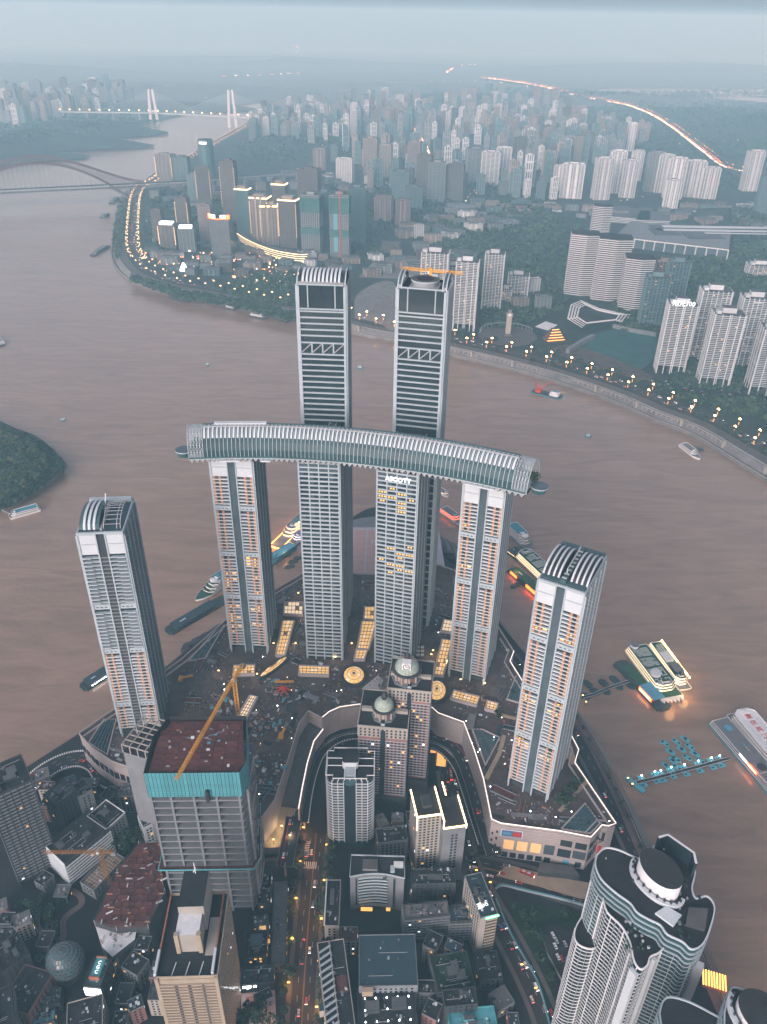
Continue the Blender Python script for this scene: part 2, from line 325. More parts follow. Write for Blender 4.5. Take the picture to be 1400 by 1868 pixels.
def dashes(path, offs, z, m='pipe_grey', step=12, ln=4, w=.16, name='road_markings'):
    b = MB()
    for o_ in offs:
        for x, y, a in walk(offset(path, o_), step):
            c, s = math.cos(a), math.sin(a)
            b.face([(x - s * w, y + c * w, z), (x + s * w, y - c * w, z), (x + c * ln + s * w, y + s * ln - c * w, z), (x + c * ln - s * w, y + s * ln + c * w, z)], m)
    return ob(name, b, kind='structure')
def edge_line(path, offs, z, m='white_paint', w=.2):
    b = MB()
    for o_ in offs: b.strip(path, o_ - w, o_ + w, z, z + .004, m)
    return ob('road_markings', b, kind='structure')
ROADS = {}
def road(key, px, w, z=ZG, kerbs=True, marks=(0,), zs=None):
    p = smooth_path(A(px, z), 6); ROADS[key] = p
    sheet('road', p, w, z + .03, 'asphalt')
    if kerbs: kerb(p, w, z)
    if marks: dashes(p, marks, z + .036)
    return p
road('main', [(540, 2060), (551, 1860), (558, 1750), (565, 1660), (572, 1580), (577, 1520)], 16, marks=(-4, 4))
edge_line(ROADS['main'], (-.25, .25), ZG + .036, 'crane_yellow', .07)
road('east', [(1035, 2000), (1000, 1868), (968, 1790), (930, 1715), (893, 1650), (858, 1585), (843, 1530), (832, 1480), (823, 1440), (816, 1405)], 14, marks=(0,))
road('front', [(855, 1578), (905, 1588), (960, 1601), (1020, 1620), (1090, 1643)], 17, marks=(-4.2, 4.2))
edge_line(ROADS['front'], (-.35, .35), ZG + .036, 'crane_yellow', .12)
road('river', [(1235, 1722), (1200, 1640), (1168, 1575), (1128, 1490), (1097, 1425), (1062, 1362), (1022, 1308), (970, 1245), (915, 1180)], 12, marks=(0,))
road('cross', [(430, 1556), (500, 1553), (560, 1550)], 11, marks=(0,))
b = MB()
for x, y, a in walk(A([(556, 1562), (560, 1534)], ZG), 1.6): b.face([(x - 6, y - .35, ZG + .045), (x + 3, y - .35, ZG + .045), (x + 3, y + .35, ZG + .045), (x - 6, y + .35, ZG + .045)], 'white_paint')
for x in range(11): b.face([(at(548, 1578, ZG)[0] + x * 1.5 - 3, at(548, 1578, ZG)[1] - 3, ZG + .045), (at(548, 1578, ZG)[0] + x * 1.5 - 2.4, at(548, 1578, ZG)[1] - 3, ZG + .045), (at(548, 1578, ZG)[0] + x * 1.5 - 2.4, at(548, 1578, ZG)[1] + 3, ZG + .045), (at(548, 1578, ZG)[0] + x * 1.5 - 3, at(548, 1578, ZG)[1] + 3, ZG + .045)], 'white_paint')
ob('crosswalk_markings', b, kind='structure')
# riverside footway on the right, above the bank
rp = offset(PT, -5)[3:34]
sheet('riverside_path', rp, 7, ZG + .06, 'mauve_path')
b = MB(); b.strip(rp, -3.7, -3.4, ZG, ZG + 1.2, 'cream'); ob('riverside_parapet', b, kind='structure')
# the S-curved viaduct road on the left with white-toothed parapets
SC = smooth_path(A([(20, 1470), (70, 1418), (112, 1392), (150, 1385), (177, 1396), (192, 1417), (216, 1427), (246, 1420), (290, 1400)], 28), 8)
sheet('viaduct_road', SC, 17, 28.0, 'asphalt')
b = MB(); b.strip(SC, -8.6, 8.6, 26.4, 27.9, 'concrete_dark'); 
for x, y, a in walk(SC, 22): b.cyl(x, y, 1.2, 1.2, ZG - .2, 26.5, 'concrete', 8)
ob('viaduct_deck', b, kind='structure')
dashes(SC, (-4, 0, 4), 28.01)
for sgn in (-1, 1):
    b = MB(); b.strip(SC, sgn * 8.5 - .25, sgn * 8.5 + .25, 27.9, 28.7, 'concrete'); 
    for x, y, a in walk(offset(SC, -sgn * 8.5), 1.9): b.frame(x, y, a); b.box(-.55, -.5, 28.7, .55, .5, 29.7, 'white_paint')
    ob('viaduct_parapet', b, kind='structure')
# plaza at the tip, with curved steps to the water
ZP = 44.0
b = MB(); b.prism(A([(585, 1050), (590, 962), (800, 962), (815, 1050)], ZP), ZG - 1, ZP, 'plaza_strip'); plz = ob('plaza', b, kind='structure')
slab = boxmesh('paving_slab', 13.2, 11.6, .12, 'plaza_pink')
x0, y0 = at(590, 1044, ZP); x1, y1 = at(800, 964, ZP)
yy = y0 + 1
while yy < y1 - 12:
    xx = x0 + 2
    while xx < x1 - 14:
        o = ob('paving_slab', slab, plz, (xx, yy, ZP - .05)); xx += 15.5
    yy += 12.6
b = MB(); cx, cy_ = at(700, 975, ZP)
for k in range(8):
    r = 62 + k * 5.5; z = ZP - 3 - k * 4.5
    poly = [(cx + r * math.cos(t), cy_ + r * .75 * math.sin(t)) for t in [PI * j / 20 for j in range(21)]]
    b.prism(poly, -1, z, 'paving' if k % 2 else 'concrete', bottom=False)
ob('plaza_steps', b, kind='structure')
b = MB(); b.cyl(*at(682, 988, ZP), 2.5, 2.5, ZP + .1, ZP + .16, 'white_paint', 16); b.cyl(*at(682, 988, ZP), 1.2, 1.2, ZP + .16, ZP + .2, 'black_metal', 12); ob('plaza_roundel', b, plz)
# haze: one box of even air round everything, sky outside
hm = bpy.data.materials.new('haze'); hm.use_nodes = True; t = hm.node_tree; t.nodes.clear()
pv = t.nodes.new('ShaderNodeVolumePrincipled'); oo = t.nodes.new('ShaderNodeOutputMaterial'); t.links.new(pv.outputs[0], oo.inputs['Volume'])
pv.inputs['Color'].default_value = (.44, .82, 1.0, 1); pv.inputs['Absorption Color'].default_value = (1, 1, 1, 1); pv.inputs['Density'].default_value = 1.45e-4; pv.inputs['Anisotropy'].default_value = 0.0
MATS['haze'] = hm
b = MB(); b.box(-14500, -700, -2, 14500, FAR + 300, 715, 'haze'); ob('haze', b, kind='stuff')
# ================================================================ the eight towers
ZR = 60.0    # podium roof
def front(p0, p1):     # frame from two places on the front wall
    return p0, math.atan2(p1[1] - p0[1], p1[0] - p0[0])
def rod_arch(mb, x0, x1, y0, y1, z0, h, m, n=10, th=.5):
    pts = [(y0 + (y1 - y0) * (1 - math.cos(PI * k / n)) / 2, z0 + h * math.sin(PI * k / n)) for k in range(n + 1)]
    for k in range(n):
        a, c = pts[k], pts[k + 1]
        mb.face([(x0, a[0], a[1]), (x1, a[0], a[1]), (x1, c[0], c[1]), (x0, c[0], c[1])], m)
        mb.face([(x0, a[0], a[1] - th), (x0, c[0], c[1] - th), (x1, c[0], c[1] - th), (x1, a[0], a[1] - th)], m)
        mb.face([(x0, a[0], a[1] - th), (x0, a[0], a[1]), (x0, c[0], c[1]), (x0, c[0], c[1] - th)], m)
        mb.face([(x1, a[0], a[1] - th), (x1, c[0], c[1] - th), (x1, c[0], c[1]), (x1, a[0], a[1])], m)
def side_lattice(t, W, D, H, fh, sides=(1, 3), z0=0, diag=True, m='concrete_light', step=2.6, m2='fin_grey'):  # m2 darker than the front piers: flank shade put into its colour
    """the fine slanting window grid on the flank walls: fins and sills, too many to pick apart"""
    for s in sides:
        fin = MB()
        nn = int(D / step)
        for i in range(nn + 1): 
            u = .4 + i * (D - .8) / nn; fin.side(s, W, D, u - .22, u + .22, 0, .7 if i % 4 else 1.1, z0, H, m2 if i % 4 else m)
        o = ob('flank_fins', fin, t, kind='stuff')
        sl_ = MB(); k = 0; z = z0
        while z < H - 1:
            for i in range(nn):
                u = .4 + i * (D - .8) / nn; wd = (D - .8) / nn
                zz = z + (i % 3) * fh / 3.0
                sl_.side(s, W, D, u + .2, u + wd - .2, 0, .45, zz, zz + 1.25, m2)
            z += fh
        ob('flank_sills', sl_, t, kind='stuff')
def office_tower(label, p0, p1, D, H, sign=False, lit=()):
    o0, rz = front(p0, p1); W = math.hypot(p1[0] - p0[0], p1[1] - p0[1])
    t = thing('hotel_tower', label, 'tower', (*o0, ZR), rz)
    b = MB(); b.box(.9, .9, -.5, W - .9, D - .9, H - 4, 'glass_dark', 'roof_grey'); ob('glass_core', b, t)
    fh = 4.25; z = 3.0; nfl = int((H - 14) / fh)
    blanks = {11, 22, 33}
    pier = boxmesh('pier', 1.0, 1.3, H - 1, 'concrete_light')
    for i in range(5): ob('pier', pier, t, (i * (W - 1.0) / 4, -.55, -.5))
    bay = (W - 1.0) / 4
    band = MB(); band.box(0, 0, 0, W, 1.2, 1.3, 'concrete_light'); band = band.mesh('floor_band')
    win = MB(); win.box(.35, 0, 0, bay - 1.3, .12, 2.7, 'glass_dark'); win = win.mesh('window')
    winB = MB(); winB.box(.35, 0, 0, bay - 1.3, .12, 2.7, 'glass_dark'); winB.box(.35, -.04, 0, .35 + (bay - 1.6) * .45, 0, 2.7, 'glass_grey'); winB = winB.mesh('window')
    wink = {}
    for nm in ('window_lit', 'window_lit2'):
        wl = MB(); wl.box(.35, 0, 0, bay - 1.3, .12, 2.5, 'glass_dark'); 
        for q in range(3 if nm == 'window_lit' else 2): u = .6 + q * 2.4 + (0 if nm == 'window_lit' else 1.2); wl.box(u, -.05, .5, u + 1.5, 0, 1.9, 'window_lit')
        wink[nm] = wl.mesh('window_lit')
    blank = boxmesh('blank_panel', bay - 1.0, .3, 4.0, 'glass_grey')
    for k in range(nfl):
        zz = z + k * fh
        ob('floor_band', band, t, (0, -.15, zz))
        for i in range(4):
            if (k + 1) in blanks: ob('blank_panel', blank, t, (1.0 + i * bay, .0, zz + 1.3))
            else:
                kk = 'window_lit' if (k, i) in lit and R.random() < .6 else 'window_lit2'
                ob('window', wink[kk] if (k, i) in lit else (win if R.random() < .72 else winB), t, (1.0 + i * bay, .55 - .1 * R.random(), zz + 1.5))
    zt = z + nfl * fh
    for dz, nm in ((0, 'blank_panel'), (4.2, 'blank_panel')):
        ob('floor_band', band, t, (0, -.15, zt + dz))
        for i in range(4): ob(nm, blank, t, (1.0 + i * bay, .0, zt + dz + 1.2))
    ob('floor_band', band, t, (0, -.15, min(zt + 8.4, H - 2)))
    b = MB()
    for s in (1, 2, 3): b.side(s, W, D, 0, D if s != 2 else W, -1.2, 0.05, H - 9, H, 'concrete_light')
    for u0 in (0, W - 1.6):       # the winged corner posts at the top
        b.box(u0, -.6, H - 3, u0 + 1.6, 1.0, H + 3.5, 'concrete_light'); b.box(u0, D - 1.2, H - 3, u0 + 1.6, D + .4, H + 2.5, 'concrete_light')
    ob('roof_parapet', b, t)
    b = MB(); b.box(W * .25, D * .3, H - 4, W * .75, D * .8, H + 1.5, 'concrete', 'roof_grey'); b.box(W * .3, 3, H - 4, W * .42, 8, H + .5, 'white_panel'); b.box(W * .55, 2.5, H - 4, W * .68, 7, H, 'white_panel'); ob('roof_plant', b, t)
    side_lattice(t, W, D, H - 2, fh, sides=(1, 3), step=3.0)
    bk = MB()
    for k in range(nfl): bk.side(2, W, D, 0, W, -.2, .3, 3 + k * fh, 4.4 + k * fh, 'concrete_light')
    ob('rear_bands', bk, t, kind='stuff')
    return t, W, D, H
def home_tower(name, label, p0, p1, D, H, orange=1.0, crown='none', lit=(), raw=False):
    o0, rz = front(p0, p1); W = math.hypot(p1[0] - p0[0], p1[1] - p0[1])
    t = thing(name, label, 'tower', (*o0, ZR), rz)
    zw = 9.0          # the flats start above tall legs
    b = MB(); b.box(1.0, 1.6, zw - 4, W - 1.0, D - .9, H - 5, 'glass_dark', 'roof_grey'); b.box(2.5, 3, -.5, W - 2.5, D - 2, zw - 3, 'concrete_dark'); ob('glass_core', b, t)
    fh = 3.42; cw = W * .175; xs = (W - cw) / 2
    pier = boxmesh('pier', 1.0, 2.2, H + .5, 'concrete_light')
    for x in (0, xs - 1.0, xs + cw, W - 1.0): ob('pier', pier, t, (x, -.6, -.6))
    b = MB(); b.box(xs, .5, 0, xs + cw, 1.0, H - 3, 'glass_grey' if not raw else 'concrete_dark'); ob('centre_glazing', b, t)
    if raw:
        tm = boxmesh('lift_lobby_slab', cw - .1, 1.3, .9, 'concrete')
        for k in range(int((H - 16 - zw) / fh)): ob('lift_lobby_slab', tm, t, (xs + .05, -.4, zw + k * fh))
    sw = xs - 2.0                     # clear width of each wing between piers
    ow = sw * .56; iw = sw - ow
    nfl = int((H - 17 - zw) / fh)
    # blank service floors
    cuts = [nfl - 10, nfl - 24, nfl - 38] if not raw else [nfl - 15, nfl - 28, nfl - 45]
    pan = boxmesh('facade_panel', ow * .27, .9, 2.62, 'orange_panel')
    sp = boxmesh('floor_band', ow + .3, 1.1, .72, 'white_panel')
    ba = MB(); ba.box(0, 0, 0, iw, 1.5, 1.05, 'white_panel'); ba = ba.mesh('balcony')
    wn = boxmesh('window', ow * .44, .5, 2.4, 'glass_dark')
    wv = boxmesh('window', ow * .44, .5, 2.4, 'glass_grey')
    wl = MB(); wl.box(0, 0, 0, ow * .44, .5, 1.9, 'glass_dark'); wl.box(.4, -.1, .4, ow * .3, 0, 1.6, 'window_lit'); wl = wl.mesh('window_lit')
    bl = MB(); bl.box(0, 0, 0, iw * .6, .4, 1.5, 'window_lit'); bl = bl.mesh('lit_window')
    blank = MB(); blank.box(0, 0, 0, sw, 1.0, 4.6, 'concrete_light')
    for q in range(3): blank.box(1.5 + q * sw * .28, -.05, 1.6, 3.3 + q * sw * .28, 0, 2.3, 'glass_dark')
    blank = blank.mesh('blank_panel')
    slab = boxmesh('balcony_slab', sw + .2, 2.1, .9, 'concrete_light'); slab2 = boxmesh('balcony_slab', sw * .55, 1.2, 1.0, 'concrete_light')
    for wing in (0, 1):
        x0 = 1.0 if wing == 0 else xs + cw + 1.0
        for k in range(nfl):
            z = zw + k * fh - (0 if wing == 0 else 0)
            c = [ct for ct in cuts if k in (ct, ct + 1)]
            if c:
                if k == c[0]: ob('blank_panel', blank, t, (x0, .05, z + .6))
                continue
            if raw and k > nfl - 28:
                if k % 1 == 0:
                    ob('balcony_slab', slab, t, (x0 - .1, -.5, z)); ob('balcony_slab', slab2, t, (x0 + (0 if wing == 0 else sw * .45) , -1.5, z + .15))
                continue
            ox, ix = (x0, x0 + ow) if wing == 0 else (x0 + iw, x0)
            ob('floor_band', sp, t, (ox - .15, -.4, z))
            ob('facade_panel', pan, t, (ox, -.2, z + .75)); ob('facade_panel', pan, t, (ox + ow * .73, -.2, z + .75))
            lt = (k, wing) in lit
            ob('window', wl if lt else (wv if R.random() < .3 else wn), t, (ox + ow * .28, .2, z + .8))
            ob('balcony', ba, t, (ix, -.25, z - .1))
            if lt and R.random() < .7: ob('lit_window', bl, t, (ix + iw * .15, 1.2, z + 1.2))
    zt = zw + nfl * fh
    b = MB()
    for x in (1.0, xs + cw + 1.0):
        b.box(x, .0, zt, x + sw, .9, H - 1.5, 'white_panel'); b.box(x, -.35, zt + (H - zt) * .45, x + sw, 0, zt + (H - zt) * .45 + .7, 'concrete_light'); b.box(x, -.4, H - 2.3, x + sw, .5, H - 1.2, 'concrete_light')
    ob('top_panel', b, t)
    b = MB()
    for s in (1, 3): b.side(s, W, D, 1.5, D, -.9, 0.05, H - 8, H - .5, 'concrete_light')
    b.side(2, W, D, 0, W, -.9, .05, 0, H, 'concrete'); b.box(0, -.7, H - 1.2, W, .9, H, 'concrete_light')
    ob('roof_parapet', b, t)
    side_lattice(t, W, D, H - 3, fh, sides=(1, 3), z0=2, step=2.8)
    if crown == 'ribs':
        zc = H - .6
        b = MB(); b.box(1, 1, H - 5, W - 1, D - 1, zc, 'roof_teal'); b.box(1, 2.5, zc, W - 1, D * .14, zc + 1.0, 'teal_frame'); b.box(1, D * .86, zc, W - 1, D - 2.5, zc + 3, 'teal_frame'); rd = ob('roof_deck', b, t)
        vt = MB(); 
        for xa, xb in ((1.2, W * .40), (W * .60, W - 1.2)): rod_arch(vt, xa, xb, D * .13, D * .87, zc - .6, 7.5, 'black_metal', 12, .3)
        ob('roof_vault', vt, rd)
        rb = MB(); rod_arch(rb, 0, 1.25, D * .12, D * .88, zc - .5, 8.6, 'white_panel', 12, .9); rb = rb.mesh('roof_rib')
        for x in (.8, 4.3, 7.8, 11.2, W - 12.4, W - 9, W - 5.5, W - 2.0): ob('roof_rib', rb, rd, (x, 0, 0))
        b = MB(); b.box(W * .44, 2, zc, W * .56, D - 3, zc + 3.5, 'teal_frame'); b.bar((W * .46, D * .3, zc + 4), (W * .5, D * .75, zc + 9), .35, 'pipe_grey'); b.bar((W * .5, D * .2, zc + 3), (W * .5, D * .2, zc + 8), .4, 'pipe_grey')
        for k in range(8): b.box(W * .45, 4 + k * (D - 10) / 8, zc + 3.5, W * .55, 5 + k * (D - 10) / 8, zc + 4.4, 'grey_metal')
        ob('roof_gantry', b, rd)
    if crown == 'unfinished':
        zc = H - .6
        b = MB(); b.box(1, 1, H - 5, W - 1, D - 1, zc, 'roof_teal'); b.box(1, D - 4, zc, W - 1, D - 1, zc + 3.2, 'concrete_light'); b.box(2, D - 8, zc, W * .5, D - 5, zc + 2, 'grey_metal'); rd = ob('roof_deck', b, t)
        vt = MB(); rod_arch(vt, 1.4, W * .47, D * .1, D * .88, zc - .6, 8, 'teal_frame', 12, .3); ob('roof_vault', vt, rd)
        rb = MB(); rod_arch(rb, 0, 1.7, D * .09, D * .89, zc - .5, 9.2, 'white_panel', 12, .9); rb = rb.mesh('roof_rib')
        for x in (4.2, 7.6, 11.0): ob('roof_rib', rb, rd, (x, 0, 0))
        rib = MB(); rod_arch(rib, 0, .45, D * .1, D * .88, zc, 8, 'pipe_grey', 12, .4); rib = rib.mesh('bare_arch')
        for x in (W * .56, W - 5.2, W - 2.8): ob('bare_arch', rib, rd, (x, 0, 0))
        pur = boxmesh('roof_purlin', W * .36, .35, .35, 'pipe_grey')
        for k in range(9): ob('roof_purlin', pur, rd, (W * .56, D * (.14 + .08 * k), zc + 8 * math.sin(PI * (.13 + .085 * k)) - .4))
        b = MB(); b.bar((W * .47, D * .55, zc), (W * .47, D * .8, zc + 11), .4, 'white_panel'); b.bar((W * .40, D * .55, zc + 5), (W * .55, D * .55, zc + 5), .35, 'white_panel'); b.box(W * .49, 3, zc, W * .54, D * .8, zc + 1.5, 'grey_metal'); ob('roof_davit', b, rd)
    return t, W, D, H
def lits(n, k0, k1, m, seed):
    r = random.Random(seed); return {(r.randint(k0, k1), r.randint(0, m - 1)) for _ in range(n)}
HT = 212.0
home_tower('residential_tower', 'grey unfinished tower left of the river bend with bare balconies above orange panelled floors', (-218.5, 467.0), (-186.0, 470.5), 46, 206, crown='unfinished', raw=True)
T5 = home_tower('residential_tower', 'slim orange panelled tower under the left end of the skybridge', (-144.3, 574.5), (-108.8, 572.8), 46, HT, lit=lits(22, 1, 30, 2, 3))
T3S = office_tower('pale gridded hotel tower under the skybridge without any sign', (-70.5, 567.0), (-36.8, 565.0), 46, HT + 2)
_l = {(44, 1), (43, 0), (43, 2), (42, 0), (42, 1), (42, 3), (41, 0), (41, 2)} | {(40, 2), (39, 2), (33 - 1, 2), (32 - 2, 1), (29, 2), (28, 2), (27, 0), (26, 1), (26, 2), (25, 2), (24, 1), (31, 3), (29, 3), (25, 3)}
T4S = office_tower('pale gridded hotel tower with a white sign near its top under the skybridge', (-6.0, 563.0), (27.2, 554.0), 46, HT, lit=_l)
T6 = home_tower('residential_tower', 'slim orange panelled tower under the right end of the skybridge', (63.5, 546.0), (95.0, 535.5), 46, HT - 2, lit=lits(5, 5, 50, 2, 5))
TR = home_tower('residential_tower', 'orange panelled tower with white ribbed vault roof standing alone at the right', (103.3, 423.5), (131.8, 407.8), 50, 206, crown='ribs', lit={(45, 0), (44, 1), (46, 1), (26, 0), (25, 0), (24, 1), (12, 0), (11, 0), (13, 0), (10, 1), (27, 1)})
# sign on the hotel tower
def text(name, s, size, par, loc, rot, m, depth=.25):
    c = bpy.data.curves.new(name, 'FONT'); c.body = s; c.size = size; c.extrude = depth; c.align_x = 'CENTER'; c.align_y = 'CENTER'; c.resolution_u = 3
    c.materials.append(MATS[m]); o = bpy.data.objects.new(name, c); COL.objects.link(o); o.location = loc; o.rotation_euler = rot
    if par is not None: o.parent = par
    return o
text('sign_lettering', 'ASCOTT', 5.6, T4S[0], (T4S[1] * .53, -.9, HT - 9.5), (PI / 2, 0, 0), 'sign_white', .35)
# ---------------------------------------------------------------- the two tall north towers
def north_tower(label, p0, p1, D, H, roof):
    o0, rz = front(p0, p1); W = math.hypot(p1[0] - p0[0], p1[1] - p0[1])
    t = thing('office_skyscraper', label, 'skyscraper', (*o0, ZR), rz)
    b = MB(); b.box(1.6, .8, -1, W - 1.6, D, H - 9, 'glass_dark', 'roof_dark'); ob('glass_core', b, t)
    band = MB(); band.box(0, 0, 0, W - 3.4, 1.5, 1.05, 'concrete_light'); band = band.mesh('floor_band')
    pier = boxmesh('corner_pier', 1.9, 2.4, H - 2, 'concrete_light')
    for x in (0, W - 1.9): ob('corner_pier', pier, t, (x, -.9, -1))
    fh = 5.1; z = 216.0 - ZR + 0.0
    zl = []
    zz = 222 - 0
    mid = 285
    k = 0
    z = 219.0
    while z < H - 22:
        if not (mid - 7 < z < mid + 6): zl.append(z)
        z += fh
    z = 236 - fh * 1
    for z in zl: ob('floor_band', band, t, (1.7, -.7, z))
    z = 10
    while z < 200: ob('floor_band', band, t, (1.7, -.7, z)); z += 8
    # open truss floor
    for z in (mid - 5.5, mid + 4.5): ob('floor_band', band, t, (1.7, -.9, z))
    dg = MB()
    nb = 4; bw = (W - 3.6) / nb
    for i in range(nb):
        dg.bar((1.8 + i * bw, -.3, mid - 4), (1.8 + (i + 1) * bw, -.3, mid + 4.5), .4, 'grey_metal')
    o = ob('truss_braces', dg, t)
    tp = boxmesh('truss_post', 1.1, 1.0, 9, 'concrete_light')
    for i in range(1, nb): ob('truss_post', tp, t, (1.3 + i * bw, -.6, mid - 4.2))
    # tall glazed top with two posts
    b = MB(); b.box(1.8, .2, H - 21, W - 1.8, .75, H - 1.5, 'glass_dark'); ob('top_glazing', b, t)
    ob('floor_band', band, t, (1.7, -.9, H - 22.0)); ob('floor_band', band, t, (1.7, -.9, H - 2.2))
    po = boxmesh('top_post', .9, .9, 18.5, 'concrete_light')
    for u in (.22, .78): ob('top_post', po, t, (W * u - .45, -.5, H - 20.6))
    # fine mullions on the glass
    mu = MB()
    for i in range(1, 26): u = 1.7 + i * (W - 3.4) / 26; mu.box(u - .07, .55, 0, u + .07, .82, H - 9, 'teal_frame')
    ob('front_mullions', mu, t, kind='stuff')
    for s in (1, 3):
        b = MB(); b.side(s, W, D, 0, D, -1.6, -.05, 0, H - 3, 'glass_grey')
        for i in range(13): u = .3 + i * (D - 1.2) / 12; b.side(s, W, D, u, u + .5, -.1, .75 if i % 3 else 1.3, 0, H - 2, 'concrete_light' if i % 3 == 0 else 'grey_metal')
        ob('flank_glazing', b, t)
        hb = MB(); zz = 4
        while zz < H - 6: hb.side(s, W, D, .5, D - .5, -.1, .18, zz, zz + .7, 'grey_metal'); zz += 4.5
        ob('flank_bands', hb, t, kind='stuff')
    b = MB(); b.side(2, W, D, 0, W, -1, .0, 0, H - 2, 'glass_dark')
    for i in range(10): u = .3 + i * (W - 1) / 9; b.side(2, W, D, u, u + .7, 0, .8, 0, H - 1, 'concrete_light')
    ob('rear_wall', b, t)
    if roof == 'vault':
        b = MB(); b.box(1, 1, H - 9, W - 1, D - 1, H - 1.5, 'roof_dark'); ob('roof_deck', b, t)
        v = MB(); rod_arch(v, 1.0, W - 1.0, .8, D - .6, H - 2, 8.2, 'glass_dark', 12, .4); ob('roof_vault', v, t)
        rb = MB(); rod_arch(rb, 0, 1.7, .9, D - .5, H - 1.9, 8.9, 'white_panel', 12, .7); rb = rb.mesh('roof_rib')
        for i in range(10): ob('roof_rib', rb, t, (W * .10 + i * W * .082, 0, 0))
        e = MB(); rod_arch(e, 0, .9, 0, D, H - 2, 9.6, 'concrete_light', 12, .8); e = e.mesh('gable_arch')
        for x in (0, W - .9): ob('gable_arch', e, t, (x, 0, 0))
    else:
        b = MB(); b.box(1, 1, H - 12, W - 1, D - 1, H - 8, 'roof_dark'); b.box(W * .2, D * .25, H - 8, W * .8, D * .85, H - 3, 'grey_metal'); ob('roof_deck', b, t)
        e = MB(); rod_arch(e, 0, .9, 0, D, H - 2, 9.6, 'concrete_light', 12, .9); e = e.mesh('gable_arch')
        for x in (0, 3.0, W - 3.9, W - .9): ob('gable_arch', e, t, (x, 0, 0))
        v = MB(); rod_arch(v, 1, 3.4, .8, D - .6, H - 2, 8.4, 'glass_grey', 12, .3); rod_arch(v, W - 3.4, W - 1, .8, D - .6, H - 2, 8.4, 'glass_grey', 12, .3); ob('roof_vault', v, t)
        b = MB(); b.cyl(W * .5, D * .5, 11.5, 11.5, H + 1, H + 2.2, 'concrete_light', 28, 'roof_grey'); b.cyl(W * .5, D * .5, 10, 10, H - 3, H + 1, 'grey_metal', 20); b.cyl(W * .5, D * .5, 7, 7, H + 2.2, H + 2.35, 'roof_dark', 24); ob('helipad', b, t)
        for q in range(16):
            pass
        b = MB(); b.box(W * .6, D * .75, H - 2, W * .72, D * .95, H + 4, 'concrete_light'); ob('roof_plant', b, t)
    return t, W, D, H
T3N = north_tower('tall glass skyscraper on the left with white ribbed vault roof', (-72.8, 632.5), (-33.3, 630.3), 31, 340, 'vault')
T4N = north_tower('tall glass skyscraper on the right with round roof pad', (7.7, 625.5), (46.6, 617.2), 31, 341, 'pad')
c = thing('tower_crane', 'small orange crane working on the roof of the right hand glass skyscraper', 'crane', (35, 646, ZR + 341 + 2.4), math.radians(-14))
b = MB(); b.bar((-24, 0, 3), (26, 0, 3), .5, 'crane_yellow'); b.bar((-24, 0, 4.6), (26, 0, 4.6), .3, 'crane_yellow')
for k in range(24): b.bar((-24 + k * 2.08, 0, 3), (-23 + k * 2.08, 0, 4.6), .16, 'crane_yellow')
ob('jib', b, c); b = MB(); b.box(-1.2, -1.2, 0, 1.2, 1.2, 6, 'crane_yellow'); b.box(-2.5, -1.2, 1, -1, 1.2, 3.5, 'white_paint'); ob('mast', b, c)
# bridges from the tall towers to the skybridge
for lab, pts, z in (('grey flat roofed link bridge from right skyscraper to skybridge', [(722, 795), (778, 802), (784, 768), (737, 766)], 272), ('narrow link bridge from left skyscraper to skybridge', [(598, 780), (612, 780), (618, 765), (606, 764)], 276)):
    b = MB(); q = A(pts, z); b.prism(q, z - 7, z, 'glass_teal', 'roof_grey'); x, y = q[0]
    o = thing('link_bridge', lab, 'footbridge', (0, 0, 0)); ob('deck', b, o)
    b = MB(); b.strip(q + [q[0]], 0, .5, z, z + 1.2, 'concrete_light'); ob('parapet', b, o)
    b = MB()
    for k in range(5): u = .2 + .15 * k; b.box(q[0][0] + (q[1][0] - q[0][0]) * u, q[0][1] + 8 + 3 * k, z, q[0][0] + (q[1][0] - q[0][0]) * u + 1.5, q[0][1] + 10 + 3 * k, z + 1.3, 'grey_metal')
    ob('roof_plant', b, o)
# ---------------------------------------------------------------- the skybridge
def axis(x):
    d = x + 71; return 578.5 - .06 * d - .00118 * d * d
def heading(x): return math.atan(-.06 - .00236 * (x + 71))
sb = thing('skybridge', 'long curved glass skybridge with white ribs lying across four towers', 'skybridge', (0, 0, 0))
ZS, HA, HB = 277.0, 15.5, 22.0
X0, X1 = -147.0, 103.0
NST = 74
def sect(x, phi, a=HA, h=HB):
    hd = heading(x); y = axis(x); u = -a * math.cos(phi); return (x - math.sin(hd) * u, y + math.cos(hd) * u, ZS + h * math.sin(phi))
st = [X0 + (X1 - X0) * k / NST for k in range(NST + 1)]
b = MB()
for k in range(NST):
    for j in range(10):
        p0, p1 = PI * j / 10, PI * (j + 1) / 10
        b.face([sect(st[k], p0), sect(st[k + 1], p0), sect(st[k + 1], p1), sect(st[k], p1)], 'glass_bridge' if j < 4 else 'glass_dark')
ob('glass_shell', b, sb)
def arc_strip(x, w, p0, p1, m, off=.35, n=8, th=.5):
    b = MB()
    for j in range(n):
        a0 = p0 + (p1 - p0) * j / n; a1 = p0 + (p1 - p0) * (j + 1) / n
        for o_ in (off,):
            q = [sect(x - w, a0, HA + o_, HB + o_), sect(x + w, a0, HA + o_, HB + o_), sect(x + w, a1, HA + o_, HB + o_), sect(x - w, a1, HA + o_, HB + o_)]
            b.face(q, m)
            i0 = [sect(x - w, a0, HA, HB), sect(x + w, a0, HA, HB), sect(x + w, a1, HA, HB), sect(x - w, a1, HA, HB)]
            b.face([i0[0], q[0], q[3], i0[3]], m); b.face([q[1], i0[1], i0[2], q[2]], m)
            if j == 0: b.face([i0[0], i0[1], q[1], q[0]], m)
            if j == n - 1: b.face([q[3], q[2], i0[2], i0[3]], m)
    return b
